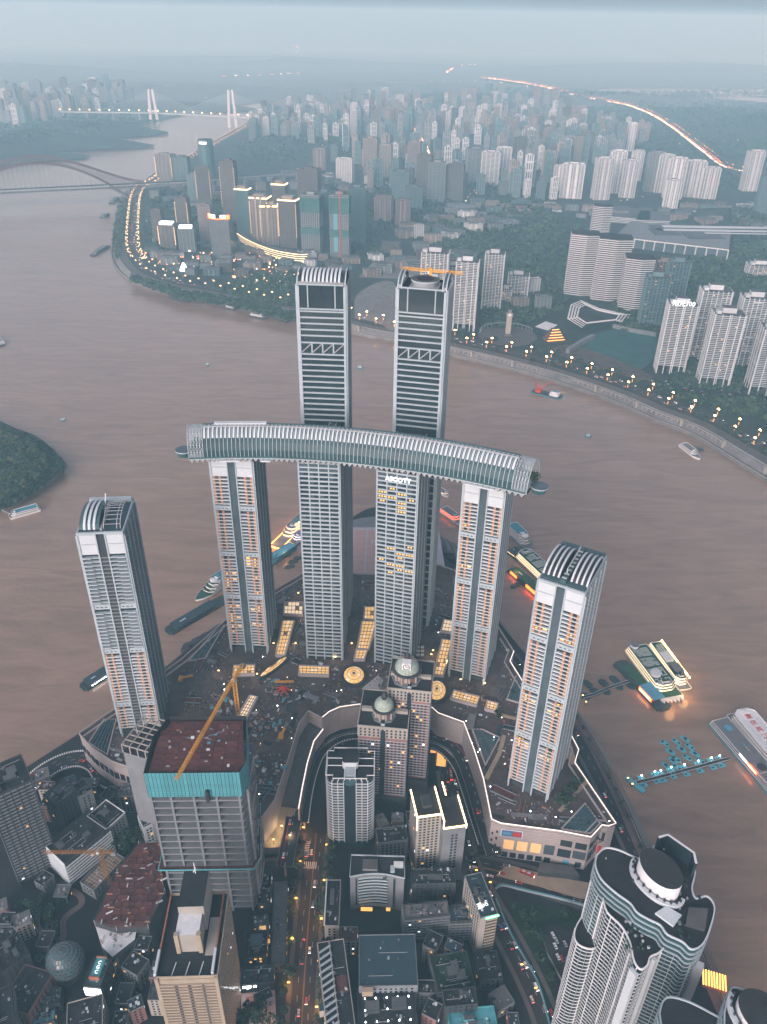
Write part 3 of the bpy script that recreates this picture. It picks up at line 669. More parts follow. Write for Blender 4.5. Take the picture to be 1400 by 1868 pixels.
for k in range(NST):
    xm = (st[k] + st[k + 1]) / 2
    ob('roof_panel', arc_strip(xm - .1, .78, .80, 1.62, 'white_panel'), sb)
    ob('roof_rib', arc_strip(st[k], .2, .02, 3.1, 'concrete_light', .6, 12), sb)
# zig-zag metal underside
b = MB()
NZ = 62
for k in range(NZ):
    xa = X0 - 12 + (X1 - X0 + 22) * k / NZ; xb = X0 - 12 + (X1 - X0 + 22) * (k + 1) / NZ; xm = (xa + xb) / 2
    def e(x, u, z): hd = heading(x); return (x - math.sin(hd) * u, axis(x) + math.cos(hd) * u, z)
    for u0, u1 in ((-HA, -5), (-5, 5), (5, HA)):
        za = 276.6 if u0 == -HA else 272.5; zb = 276.6 if u1 == HA else 272.5
        b.face([e(xa, u0, za), e(xm, u0, za - 3.2), e(xm, u1, zb - 3.2), e(xa, u1, zb)][::-1], 'grey_metal')
        b.face([e(xm, u0, za - 3.2), e(xb, u0, za), e(xb, u1, zb), e(xm, u1, zb - 3.2)][::-1], 'concrete_dark')
    b.face([e(xa, -HA, 276.6), e(xb, -HA, 276.6), e(xm, -HA, 273.4)], 'grey_metal'); b.face([e(xb, HA, 276.6), e(xa, HA, 276.6), e(xm, HA, 273.4)], 'grey_metal')
ob('soffit', b, sb)
b = MB()
path = [(X0 - 12 + (X1 - X0 + 22) * k / 60,) for k in range(61)]; path = [(p[0], axis(p[0])) for p in path]
b.strip(path, -HA - .5, HA + .5, 276.6, 277.3, 'concrete_light'); b.strip(path, HA + .2, HA + .6, 277.3, 278.6, 'teal_frame'); b.strip(path, -HA - .6, -HA - .2, 277.3, 278.6, 'teal_frame')
ob('deck', b, sb)
b = MB(); pr = [(p[0], axis(p[0])) for p in [(X0 + (X1 - X0) * k / 60,) for k in range(61)]]
b.strip(pr, 1.2, 2.2, ZS + HB - .2, ZS + HB + 1.1, 'teal_frame'); b.strip(pr, -3, -2.4, ZS + HB - .4, ZS + HB + .9, 'grey_metal'); ob('ridge_rail', b, sb)
b = MB(); b.frame(-118, axis(-118), heading(-118)); b.box(-20, 0, ZS + HB, 22, 4, ZS + HB + 1.5, 'white_panel'); ob('ridge_walkway', b, sb)
for xs, xe in ((X0 - 12, X0), (X1, X1 + 11)):    # open lattice ends
    b = MB(); n = 5
    for k in range(n + 1):
        x = xs + (xe - xs) * k / n
        for j in range(12):
            p0, p1 = PI * j / 12, PI * (j + 1) / 12
            b.bar(sect(x, p0), sect(x, p1), .22, 'concrete_light')
            if k < n:
                x2 = xs + (xe - xs) * (k + 1) / n
                b.bar(sect(x, p0), sect(x2, p0), .16, 'concrete_light'); b.bar(sect(x, p0), sect(x2, p1), .12, 'concrete_light'); b.bar(sect(x, p1), sect(x2, p0), .12, 'concrete_light')
    ob('end_lattice', b, sb, kind='stuff')
    x = xs - 4 if xs < 0 else xe + 4
    hd = heading(x); yy = axis(x) - 4
    b = MB(); b.cyl(x, yy, 5, 6.6, 275, 279.5, 'glass_teal', 24, 'hull_teal'); b.cyl(x, yy, 6.9, 6.9, 279.5, 280.4, 'concrete_light', 24, 'glass_teal'); b.cyl(x, yy, 6.2, 6.2, 280.4, 280.6, 'glass_grey', 24); ob('viewing_deck', b, sb)
def skybox(x, w, nm='skybridge_sill'):
    b = MB(); b.frame(x, axis(x), heading(x)); b.box(-w, -HA - 2.6, 274.6, w, -HA - .6, 275.8, 'white_panel'); ob('service_cradle', b, sb)
skybox(-126, 8); skybox(-96, 4); skybox(80, 12)
# ================================================================ the shopping podium under the towers
POD_PX = [(146, 1338), (220, 1286), (333, 1202), (420, 1125), (500, 1078), (552, 1047), (690, 1047), (800, 1030), (845, 1046), (921, 1163), (937, 1188), (930, 1207), (958, 1252), (1036, 1331), (1055, 1368), (1048, 1392), (1123, 1503), (1110, 1507), (1098, 1505), (1078, 1527),
          (1021, 1516), (914, 1502), (898, 1495), (883, 1421), (866, 1368), (847, 1318), (800, 1301), (789, 1291), (720, 1286), (655, 1285), (620, 1290), (600, 1299), (588, 1309), (563, 1296), (545, 1320), (530, 1370), (515, 1415), (500, 1460), (478, 1490), (440, 1478), (330, 1425), (250, 1403), (205, 1388), (170, 1364)]
POD = A(POD_PX, ZR)
pod = thing('shopping_podium', 'pale banded stone shopping podium filling the tip below the towers', 'building', (0, 0, 0))
b = MB(); b.prism(POD, 6, ZR - 1.2, 'podium_joint', 'site_dirt', bottom=False); ob('wall', b, pod)
loop = POD + [POD[0]]
ca = sum(POD[i][0] * POD[(i + 1) % len(POD)][1] - POD[(i + 1) % len(POD)][0] * POD[i][1] for i in range(len(POD)))
sg = 1 if ca < 0 else -1      # outward side
def ring_course(z0, z1, w, m, pts=loop):
    b = MB(); b.strip(pts, min(0, sg * w), max(0, sg * w), z0, z1, m); return b
z = ZG - 2
while z < ZR - 3:
    ob('stone_course', ring_course(z, z + 2.05, .35, 'podium_stone'), pod); z += 2.5
ob('coping', ring_course(ZR - 1.0, ZR + .7, .9, 'podium_stone'), pod)
ob('coping_light', ring_course(ZR + .72, ZR + 1.05, .75, 'coping_glow', loop[10:33]), pod)
b = MB()
for seg in (loop[0:6], loop[9:20]): b.strip(offset(seg, 5 * sg), -.5, .5, ZR - 1.2, ZR + .5, 'podium_stone')
ob('inner_upstand', b, pod)
def podwall(i, u0, u1, z0, z1, m, out=.55, name='window', par=pod):
    p, q = POD[i], POD[(i + 1) % len(POD)]; L = math.hypot(q[0] - p[0], q[1] - p[1]); rz = math.atan2(q[1] - p[1], q[0] - p[0])
    b = MB(); y0, y1 = (0, out) if sg > 0 else (-out, 0)
    b.box(0, y0, 0, (u1 - u0) * L, y1, z1 - z0, m); return ob(name, b, par, (p[0] + (q[0] - p[0]) * u0, p[1] + (q[1] - p[1]) * u0, z0), rz)
# front shop windows and screens
for i, u0, u1, z0, z1, m in [(19, .05, .42, 44, 51, 'glass_dark'), (19, .52, .9, 44, 51, 'glass_dark'), (19, .02, .44, 32, 41, 'glass_grey'), (19, .5, .93, 31, 40, 'glass_dark'), (19, .1, .3, 22, 28, 'glass_dark'), (19, .5, .7, 22, 28, 'ship_blue'), (17, .15, .6, 42, 52, 'glass_dark'), (17, .2, .8, 26, 36, 'ship_red'), (18, .1, .5, 45, 51, 'glass_dark'), (18, .55, .9, 44, 50, 'glass_dark'), (18, .1, .45, 30, 40, 'glass_grey'), (18, .5, .9, 28, 38, 'glass_grey')]:
    podwall(i, u0, u1, z0, z1, m)
for k in range(4): podwall(20, .02 + k * .235, .20 + k * .235, 31, 42, 'plaza_glow' if k > 0 else 'glass_grey', .6, 'lit_window')
for k in range(6): podwall(20, .06 + k * .15, .17 + k * .15, 21, 27, 'glass_dark')
podwall(20, .60, .98, 46, 54, 'white_paint', .5, 'screen_frame'); podwall(20, .615, .965, 46.6, 53.4, 'paint_blue', .7, 'advert_screen'); podwall(20, .63, .77, 47.5, 52.5, 'ship_red', .8, 'advert_shape'); podwall(20, .80, .94, 48.5, 51.5, 'ship_blue', .8, 'advert_shape')
for k in range(7): podwall(21, .15 + .5 * (k % 2), .35 + .5 * (k % 2), 48 - 4 * k, 50.6 - 4 * k, 'glass_dark')
for i, n in ((41, 4), (40, 6), (42, 4), (43, 3)):
    for k in range(n): podwall(i, .08 + k / n, .08 + (k + .72) / n, 40, 47, 'glass_dark', .8)
# terraces against the front wall and the side roadway deck on the river side
b = MB(); b.strip(offset(POD[12:18], 6 * sg), -5, 5, 40, 44, 'podium_stone', 'roof_dark'); b.strip(offset(POD[12:18], 11.2 * sg), -.4, .4, 44, 45.6, 'podium_stone'); ob('side_terrace', b, pod)
b = MB(); q = A([(905, 1598), (925, 1578), (1010, 1600), (1078, 1612), (1105, 1590), (1118, 1560), (1130, 1572), (1100, 1640), (1060, 1640), (985, 1618)], ZG); b.prism(q, ZG - .5, ZG + .8, 'paving_warm', bottom=False); ob('forecourt', b, kind='structure')
b = MB(); q = A([(985, 1573), (1045, 1580), (1058, 1598), (1040, 1596), (982, 1590)], ZG + 6); b.prism(q, ZG, ZG + 6, 'concrete_dark', 'paving', bottom=False); ob('entrance_canopy', b, pod)
# ---- glowing glass rooflights
def skylight(label, q, nu, nv, m, h=2.6, oval=False):
    c = (sum(p[0] for p in q) / len(q), sum(p[1] for p in q) / len(q))
    t = thing('skylight', label, 'skylight', (*c, ZR - 1.2)); q = [(p[0] - c[0], p[1] - c[1]) for p in q]
    def P(u, v): 
        a = (q[0][0] + (q[1][0] - q[0][0]) * u, q[0][1] + (q[1][1] - q[0][1]) * u); d = (q[3][0] + (q[2][0] - q[3][0]) * u, q[3][1] + (q[2][1] - q[3][1]) * u)
        return (a[0] + (d[0] - a[0]) * v, a[1] + (d[1] - a[1]) * v)
    if oval:
        ex = ((q[1][0] - q[3][0]) / 2, (q[1][1] - q[3][1]) / 2); ey = ((q[2][0] - q[0][0]) / 2, (q[2][1] - q[0][1]) / 2)
        E_ = lambda a, r=1: (ex[0] * r * math.cos(a) + ey[0] * r * math.sin(a), ex[1] * r * math.cos(a) + ey[1] * r * math.sin(a))
        rim = [E_(2 * PI * k / 32, 1.13) for k in range(33)]
        b = MB(); b.strip(rim, -1, 1, 0, h, 'concrete_dark'); ob('curb', b, t)
        for k in range(3):
            for j in range(12):
                r0, r1 = k / 3, (k + 1) / 3; a0, a1 = 2 * PI * j / 12, 2 * PI * (j + 1) / 12
                b = MB(); z0, z1 = h + 2.2 * (1 - r0 * r0), h + 2.2 * (1 - r1 * r1)
                pts = [(*E_(a0, r0), z0), (*E_(a0, r1 * .985), z1), (*E_(a1, r1 * .985), z1), (*E_(a1, r0), z0)]
                if k == 0: pts = pts[:3]
                b.face(pts, m if (j * 7 + k * 3) % 5 else 'skylight_pale'); ob('pane', b, t)
        b = MB()
        for j in range(12): a = 2 * PI * j / 12; b.bar((0, 0, h + 2.4), (*E_(a), h + .1), .16, 'black_metal')
        for r in (1 / 3, 2 / 3):
            for j in range(24): b.bar((*E_(2 * PI * j / 24, r), h + 2.2 * (1 - r * r) + .1), (*E_(2 * PI * (j + 1) / 24, r), h + 2.2 * (1 - r * r) + .1), .13, 'black_metal')
        ob('glazing_bars', b, t); return
    b = MB(); lp = q + [q[0]]; b.strip(lp, -.9, .9, 0, h + .5, 'podium_stone'); ob('curb', b, t)
    for i in range(nu):
        for j in range(nv):
            e = .06
            b = MB(); b.face([(*P((i + e) / nu, (j + e) / nv), h), (*P((i + 1 - e) / nu, (j + e) / nv), h), (*P((i + 1 - e) / nu, (j + 1 - e) / nv), h), (*P((i + e) / nu, (j + 1 - e) / nv), h)], m if R.random() < .8 else ('skylight_pale' if R.random() < .75 else 'paving_warm')); ob('pane', b, t)
    b = MB()
    for i in range(nu + 1): b.bar((*P(i / nu, 0), h + .12), (*P(i / nu, 1), h + .12), .17, 'black_metal')
    for j in range(nv + 1): b.bar((*P(0, j / nv), h + .12), (*P(1, j / nv), h + .12), .17, 'black_metal')
    ob('glazing_bars', b, t)
SK = ZR + 1.5
for lab, px, nu, nv, m in [
    ('long tapering glowing skylight between the left slim tower and the plain hotel tower', [(503.6, 1194.6), (520, 1194.6), (537.5, 1132), (516, 1132)], 3, 9, 'skylight_glow'),
    ('pale square skylight beyond the long one left of the plain hotel tower', [(518, 1119.6), (552, 1121), (553.6, 1098), (519.6, 1098)], 5, 3, 'skylight_pale'),
    ('glowing skylight in front of the left slim tower', [(425.7, 1229.6), (464.2, 1228.6), (465, 1213), (426.8, 1214)], 6, 3, 'skylight_glow'),
    ('wide glowing skylight at the foot of the plain hotel tower', [(545.7, 1229), (600, 1231), (600.7, 1216), (546, 1214)], 8, 3, 'skylight_glow'),
    ('small glowing skylight farthest from the dome between the two hotel towers', [(663.6, 1129), (687.5, 1130), (688.6, 1107), (666, 1107)], 4, 3, 'skylight_glow'),
    ('large bright glowing skylight between the two hotel towers', [(651.8, 1183), (673, 1184), (687.5, 1134), (660.7, 1133)], 4, 8, 'skylight_glow'),
    ('short glowing skylight between the large one and the round rooflight', [(647, 1202), (665, 1202), (671, 1186), (650, 1186)], 3, 3, 'skylight_glow'),
    ('square skylight behind the right slim tower', [(805, 1150), (830, 1153.6), (834, 1134), (810.7, 1130)], 4, 3, 'skylight_pale'),
    ('long orange glowing skylight left of the right slim tower', [(792, 1230), (809, 1232), (825.7, 1168), (807, 1166)], 3, 9, 'skylight_glow'),
    ('glowing skylight in front of the right slim tower', [(823, 1273), (869.6, 1285.7), (875, 1271), (828.6, 1259)], 7, 3, 'skylight_glow'),
    ('small square glowing skylight between the two right hand slim towers', [(886, 1292), (905.7, 1297), (909, 1283), (889.4, 1278)], 3, 3, 'skylight_glow'),
    ('long dim skylight behind the teal wrapped tower', [(430, 1312), (446, 1316), (469.6, 1270.7), (457, 1268)], 3, 8, 'skylight_pale')]:
    skylight(lab, A(px, SK), nu, nv, m)
skylight('egg shaped glowing rooflight near the left slim tower', A([(487, 1229), (521, 1203), (512, 1202), (478, 1228)], SK), 0, 0, 'skylight_glow', oval=True)
skylight('round glowing rooflight behind the smaller dome', A([(646, 1247), (665, 1231), (646, 1215), (627, 1231)], SK), 0, 0, 'skylight_glow', oval=True)
skylight('many sided glowing rooflight right of the taller dome', A([(797, 1277), (814, 1259), (797, 1241), (780, 1259)], SK), 0, 0, 'skylight_glow', oval=True)
# ---- sunken roof gardens / glazed lanterns at the corners
def lantern(label, q, n, m='glass_teal', h=1.6):
    c = q[0]; t = thing('roof_lantern', label, 'skylight', (*c, ZR - 1.2)); q = [(p[0] - c[0], p[1] - c[1]) for p in q]
    b = MB(); b.prism(q, 0, .6, m, bottom=False); ob('glass', b, t); b = MB(); b.strip(q + [q[0]], -.5, .5, 0, h, 'podium_stone'); ob('curb', b, t)
    e0, e1 = (q[0], q[1]), (q[3], q[2])
    fin = None
    for k in range(1, n):
        u = k / n; a = (e0[0][0] + (e0[1][0] - e0[0][0]) * u, e0[0][1] + (e0[1][1] - e0[0][1]) * u); d = (e1[0][0] + (e1[1][0] - e1[0][0]) * u, e1[0][1] + (e1[1][1] - e1[0][1]) * u)
        b = MB(); b.bar((*a, 1.2), (*d, 1.2), .45, 'teal_frame'); ob('glazing_fin', b, t)
lantern('dark glazed corner lantern with slanting fins at the front right of the podium', A([(1024, 1512), (1078, 1520), (1095, 1502), (1068, 1465)], ZR), 7)
lantern('dark finned glass lantern on the round left end of the podium', A([(162, 1355), (196, 1376), (212, 1312), (190, 1312)], ZR), 6, 'glass_dark')
lantern('sunken glazed court beside the curved inner wall', A([(886, 1395), (912, 1345), (880, 1330), (862, 1330)], ZR), 3, 'glass_grey')
lantern('triangular glazed court left of the lone right tower', A([(925, 1275), (952, 1283), (958, 1260), (942, 1232)], ZR), 3, 'glass_teal')
lantern('dark glazed strip behind the long left wall of the podium', A([(345, 1205), (375, 1200), (410, 1140), (392, 1152)], ZR), 4, 'glass_teal')
# planked edge paths
b = MB(); b.strip(A([(887, 1420), (912, 1372), (920, 1340)], ZR), -1.8, 1.8, ZR - 1.2, ZR - .6, 'paving_warm'); b.strip(A([(1047, 1393), (1035, 1350), (1040, 1335)], ZR), -3, 3, ZR - 1.2, ZR - .6, 'paving_warm'); b.strip(A([(1022, 1478), (1070, 1425)], ZR), -1.5, 1.5, ZR - 1.2, ZR - .6, 'paving_warm')
b.strip(A([(905, 1300), (925, 1306), (950, 1312)], ZR), -1.2, 1.2, ZR - 1.2, ZR + .4, 'paving_warm'); b.prism(A([(660, 1050), (690, 1050), (690, 1098), (656, 1100)], ZR), ZR - 1.2, ZR - .9, 'paving', bottom=False); b.prism(A([(660, 1255), (690, 1230), (700, 1240), (690, 1260)], ZR), ZR - 1.2, ZR - .9, 'plaza_strip', bottom=False)
ob('roof_path', b, kind='structure')
# ---- lit ramp terrace on the left of the courtyard and its portal, floodlight put into a glowing wall
ZT = 46.0
TZ = [46, 45, 42, 38.5, 34, 30.5]
rampL = [at(px, py, z) for (px, py), z in zip([(563, 1302), (547, 1328), (532, 1378), (517, 1426), (502, 1470), (490, 1500)], TZ)]; rampR = [at(px, py, z) for (px, py), z in zip([(592, 1330), (574, 1354), (562, 1396), (553, 1440), (541, 1475), (527, 1502)], TZ)]
b = MB()
for i in range(5):
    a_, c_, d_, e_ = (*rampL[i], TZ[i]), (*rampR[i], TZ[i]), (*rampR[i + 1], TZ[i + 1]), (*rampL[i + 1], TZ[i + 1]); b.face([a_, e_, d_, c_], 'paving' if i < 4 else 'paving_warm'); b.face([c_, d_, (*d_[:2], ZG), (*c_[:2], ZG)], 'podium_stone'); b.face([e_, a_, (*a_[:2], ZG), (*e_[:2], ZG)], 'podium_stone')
ob('lit_terrace', b, kind='structure')
pz = [at(px, py, 46) for px, py in [(590, 1330), (573, 1352), (561, 1392), (552, 1436), (545, 1476)]]
b = MB(); b.strip(pz, -.6, .6, ZG, 46, 'podium_stone'); b.strip(pz, -.45, .45, 46.02, 46.5, 'coping_glow'); ob('terrace_parapet', b, kind='structure')
x, y = at(574, 1318, ZT)
t = thing('entrance_portal', 'warm glowing entrance at the head of the terrace', 'entrance', (x, y, ZT), -.5)
b = MB(); b.box(-7, 0, 0, 9, 2, 8, 'skylight_glow'); b.box(-8, -.3, 7.5, 10, 3, 9.5, 'podium_stone'); ob('glow_wall', b, t)
b = MB(); 
for k in range(5): b.box(-6 + k * 3.2, -.4, .5, -4.4 + k * 3.2, -.1, 4.5, 'beige_tile')
ob('door', b, t)
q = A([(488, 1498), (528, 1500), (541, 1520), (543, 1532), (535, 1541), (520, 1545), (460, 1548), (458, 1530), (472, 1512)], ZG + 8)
b = MB(); b.prism(q, ZG, ZG + 8, 'concrete', 'paving_warm', bottom=False); ob('lit_forecourt', b, kind='structure')
b = MB()
for k in range(9): b.strip(A([(460 + k * 1.5, 1546 - k * 4.2), (541 - k * 1.2, 1541 - k * 4.2)], ZG + 8), -.12, .12, ZG + 8, ZG + 8.06, 'concrete')
ob('forecourt_joints', b, kind='structure')
# ---- curved viaduct decks inside the courtyard
U1 = smooth_path(A([(520, 1580), (535, 1500), (548, 1432), (566, 1378), (590, 1345), (622, 1330), (655, 1325), (725, 1330), (790, 1343), (826, 1360), (846, 1388), (862, 1430), (876, 1478), (893, 1530), (902, 1560)], 32), 6)
sheet('viaduct_road', U1, 12, 32, 'asphalt'); dashes(U1, (0,), 32.01, 'white_paint', 9, 3)
b = MB(); b.strip(U1, -6.2, 6.2, 30.6, 31.9, 'concrete_dark'); b.strip(U1, -6.4, -6.0, 31.9, 33, 'concrete'); b.strip(U1, 6.0, 6.4, 31.9, 33, 'concrete'); b.strip(U1, 3.2, 3.5, 32.0, 32.35, 'ship_red')
for x, y, a in walk(U1, 16): b.cyl(x, y, 1, 1, ZG - .2, 30.7, 'concrete', 8)
ob('viaduct_deck', b, kind='structure')
U2 = offset(U1, 11 if sg else 11)
U2 = smooth_path(A([(556, 1500), (563, 1450), (575, 1402), (592, 1370), (620, 1350), (655, 1344), (725, 1348), (785, 1360), (812, 1374), (834, 1402), (848, 1440), (864, 1490), (880, 1540)], 28), 6)
sheet('viaduct_road', U2, 6, 28, 'asphalt')
b = MB(); b.strip(U2, -3.2, 3.2, 27, 27.9, 'concrete_dark'); b.strip(U2, -3.4, -3, 27.9, 28.6, 'concrete'); b.strip(U2, 3, 3.4, 27.9, 28.6, 'concrete')
for x, y, a in walk(offset(U2, 3.2), 2.4):
    b.frame(x, y, a); b.box(-.7, -.4, 28.6, .7, .4, 29.3, 'white_paint'); b.tr = None
for x, y, a in walk(offset(U2, -3.2), 2.4):
    b.frame(x, y, a); b.box(-.7, -.4, 28.6, .7, .4, 29.3, 'white_paint'); b.tr = None
for x, y, a in walk(U2, 16): b.cyl(x, y, .9, .9, ZG - .2, 27.1, 'concrete', 8)
ob('viaduct_deck', b, kind='structure')
# underpass right of the courtyard, orange lamplight put into glowing wall and ramp
x, y = at(800, 1378, ZG + 2)
t = thing('underpass_entrance', 'orange glowing underpass mouth with a ramp beside the domed towers', 'entrance', (x, y, ZG), -.12)
b = MB(); b.box(-10, 4, 0, 14, 6, 6, 'street_glow'); b.box(-11, 1.5, 6, 16, 7, 7.5, 'podium_stone'); ob('glow_wall', b, t); b = MB(); b.box(-1, -10, 0, 7, 4, 1.2, 'street_glow'); b.box(-2.2, -10, 0, -1, 4, 2.4, 'concrete'); b.box(7, -10, 0, 8.2, 4, 2.4, 'concrete'); ob('ramp', b, t)
sheet('turning_loop', smooth_path(A([(822, 1480), (812, 1430), (803, 1402), (815, 1390), (827, 1402), (822, 1430)], ZG), 8), .8, ZG + .05, 'paving')
# ================================================================ old city blocks in the foreground
def corners(fl, fr, bl, z):
    p, q, r = at(*fl, z), at(*fr, z), at(*bl, z); W = math.hypot(q[0] - p[0], q[1] - p[1]); rz = math.atan2(q[1] - p[1], q[0] - p[0])
    D = abs(-(r[0] - p[0]) * math.sin(rz) + (r[1] - p[1]) * math.cos(rz)); return p, rz, W, D
def wins(b, s, W, D, H, fh, bay, ww, wh, z0, lit=.04, m='glass_dark', rr=R, frame='concrete_light', out=.1):
    L = W if s in (0, 2) else D; n = max(1, int((L - 1.5) / bay)); mg = (L - n * bay) / 2
    k = 0; z = z0
    while z + wh < H - .6:
        for i in range(n):
            u = mg + i * bay + (bay - ww) / 2; x = rr.random()
            b.side(s, W, D, u, u + ww, -.02, out, z, z + wh, 'window_lit' if x < lit * .7 else ('window_white' if x < lit else m))
        z += fh
CITY = []
def block(name, label, fl, fr, bl, zt, zb=ZG, wall='concrete', fh=3.3, bay=3.4, ww=1.6, wh=1.6, bands=None, roof='roof_dark', sides=(0, 1, 3), lit=.025, plant=2, cat='building', group=None, glass='glass_dark', par=1.1, piers=0, coping=None, bandh=1.0, out=.5, seed=None, full=False):
    p, rz, W, D = corners(fl, fr, bl, zt); H = zt - zb; rr = random.Random(seed if seed is not None else int(p[0] * 7 + p[1] * 13))
    t = thing(name, label, cat, (*p, zb), rz, group)
    b = MB(); b.box(0, 0, -1, W, D, H, glass if full else wall, roof); ob('wall', b, t)
    if full: pass
    else:
        b = MB()
        for s in sides: wins(b, s, W, D, H, fh, bay, ww, wh, 4.5, lit, glass, rr)
        if b.f: ob('windows', b, t, kind='stuff')
    if bands:
        bm = boxmesh('floor_band', W + 2 * out, D + 2 * out, bandh, bands); z = 4.0
        while z < H - 1.2: ob('floor_band', bm, t, (-out, -out, z)); z += fh
    if piers:
        pm = boxmesh('pier', .8, out + .5, H - .3, wall)
        for i in range(piers + 1): ob('pier', pm, t, (i * (W - .8) / piers, -out - .25, 0))
    b = MB(); lp = [(0, 0), (W, 0), (W, D), (0, D), (0, 0)]; b.strip(lp, -.02, .45, H - .2, H + par, coping or wall); ob('parapet', b, t)
    for k in range(plant):
        b = MB(); w_, d_ = rr.uniform(.12, .3) * W, rr.uniform(.15, .3) * D; x, y = rr.uniform(.08, .6) * W, rr.uniform(.1, .6) * D; b.box(x, y, H, x + w_, y + d_, H + rr.uniform(1.5, 4), 'concrete_dark' if rr.random() < .5 else wall, 'roof_grey'); ob('rooftop_room', b, t)
    b = MB()
    for k in range(rr.randint(14, 34)):
        x, y = rr.uniform(.06, .9) * W, rr.uniform(.06, .9) * D; s_ = rr.uniform(.3, 1.5); b.box(x, y, H, x + s_, y + s_ * rr.uniform(.6, 2), H + s_ * rr.uniform(.3, .9), rr.choice(['grey_metal', 'concrete', 'concrete_dark', 'roof_teal', 'black_metal', 'white_panel', 'roof_grey']))
    for k in range(rr.randint(1, 4)):
        v = rr.uniform(.1, .9); b.bar((W * rr.uniform(.05, .4), D * v, H + .25), (W * rr.uniform(.5, .95), D * v, H + .25), .12, 'pipe_grey')
    ob('rooftop_units', b, t, kind='stuff'); CITY.append((p[0], p[1], rz, W, D))
    return t, W, D, H
# --- left edge
block('apartment_tower', 'dark banded high rise with red brown stripes at the left edge', (-22, 1460), (58, 1424), (-62, 1420), 118, fh=3.4, wall='concrete_dark', bands='concrete', bay=2.8, plant=3, bandh=1.1, piers=6)
t, W, D, H = block('apartment_block', 'stepped grey concrete block with cluttered flat roof beside the S shaped viaduct', (104, 1471), (143, 1440), (80, 1450), 66, fh=3.1, wall='concrete_dark', roof='roof_grey', piers=5)
block('apartment_block', 'grey block with a blank gable right of the stepped concrete block', (143, 1456), (169, 1441), (127, 1436), 60, wall='concrete', fh=3.1, roof='roof_dark')
block('apartment_block', 'flat dark roofed house with a bright white rim', (194, 1515), (229, 1483), (156, 1493), 46, wall='concrete', coping='white_paint', plant=1, bay=3)
t, W, D, H = block('apartment_block', 'low dark roofed slab with white stepped balconies facing the red decks', (119, 1578), (199, 1513), (94, 1532), 47, wall='concrete_dark', bands='white_panel', fh=3.2, bandh=.9, out=1.0, roof='roof_dark')
b = MB(); b.box(-.4, 0, 0, 0, D, H + 1.4, 'white_panel'); ob('end_wall', b, t)
t, W, D, H = block('market_hall', 'low hall with a pale tiled roof beside the orange crane', (172, 1626), (228, 1566), (150, 1606), 31, wall='concrete', roof='paving', plant=0)
tl = boxmesh('roof_tile', 1.7, 1.7, .25, 'paving_warm')
for i in range(int(W / 2.4)):
    for j in range(int(D / 2.4)): ob('roof_tile', tl, t, (.6 + i * 2.4, .6 + j * 2.4, H))
block('house', 'small blue roofed white house at the foot of the pale frame topped tower', (262, 1512), (286, 1500), (249, 1490), 42, wall='white_panel', roof='roof_teal', plant=0, bay=2.6)
def lattice_bar(b, a, c, s, m, n=None, r=.16):
    a, c = Vector(a), Vector(c); d = (c - a); L = d.length; d.normalize(); u = d.cross(Vector((0, 0, 1)))
    if u.length < .1: u = Vector((1, 0, 0))
    u.normalize(); v = d.cross(u); n = n or max(2, int(L / (s * 1.3))); cs = [u * s / 2 + v * s / 2, -u * s / 2 + v * s / 2, -u * s / 2 - v * s / 2, u * s / 2 - v * s / 2]
    for k in cs: b.bar(tuple(a + k), tuple(c + k), r, m)
    for i in range(n):
        p, q = a + d * (L * i / n), a + d * (L * (i + 1) / n)
        for k in range(4): b.bar(tuple(p + cs[k]), tuple(q + cs[(k + 1) % 4]), r * .7, m)
def crane(label, base, zb, zj, tip, ztip, tail, m='crane_yellow', s=2.0, r=.13):
    t = thing('tower_crane', label, 'crane', (*base, zb)); h = zj - zb
    b = MB(); lattice_bar(b, (0, 0, 0), (0, 0, h + 1), s, m, r=r); ob('mast', b, t)
    tx, ty = tip[0] - base[0], tip[1] - base[1]; L = math.hypot(tx, ty); ux, uy = tx / L, ty / L
    b = MB(); lattice_bar(b, (0, 0, h + 1.5), (tx, ty, ztip - zb), s * .75, m, r=r); ob('jib', b, t)
    b = MB(); lattice_bar(b, (0, 0, h + 1), (-ux * tail, -uy * tail, h + 1.5), s * .8, m, r=.2); ob('counter_jib', b, t)
    b = MB(); b.frame(-ux * tail, -uy * tail, math.atan2(uy, ux)); b.box(-1.5, -1.6, h - 1, 2, 1.6, h + 1.8, 'concrete'); ob('counterweight', b, t)
    b = MB(); b.box(ux * 1.5 - 1, uy * 1.5 - 1, h - .5, ux * 1.5 + 1, uy * 1.5 + 1, h + 2, 'white_panel'); ob('cab', b, t)
    b = MB(); b.bar((0, 0, h), (-ux * 2, -uy * 2, h + 9), .3, m); b.bar((-ux * 2, -uy * 2, h + 9), (tx * .6, ty * .6, h + 1.5 + (ztip - zj) * .6), .09, 'black_metal'); b.bar((-ux * 2, -uy * 2, h + 9), (-ux * tail, -uy * tail, h + 1.5), .09, 'black_metal'); ob('stay', b, t)
crane('rusty orange tower crane over the low slab at the left edge', at(199, 1612, 25), 25, top_of(199, 1612, 25, 1556), at(80, 1556, top_of(199, 1612, 25, 1556)), top_of(199, 1612, 25, 1556) + 1, 10, s=2.2, m='crane_rust')
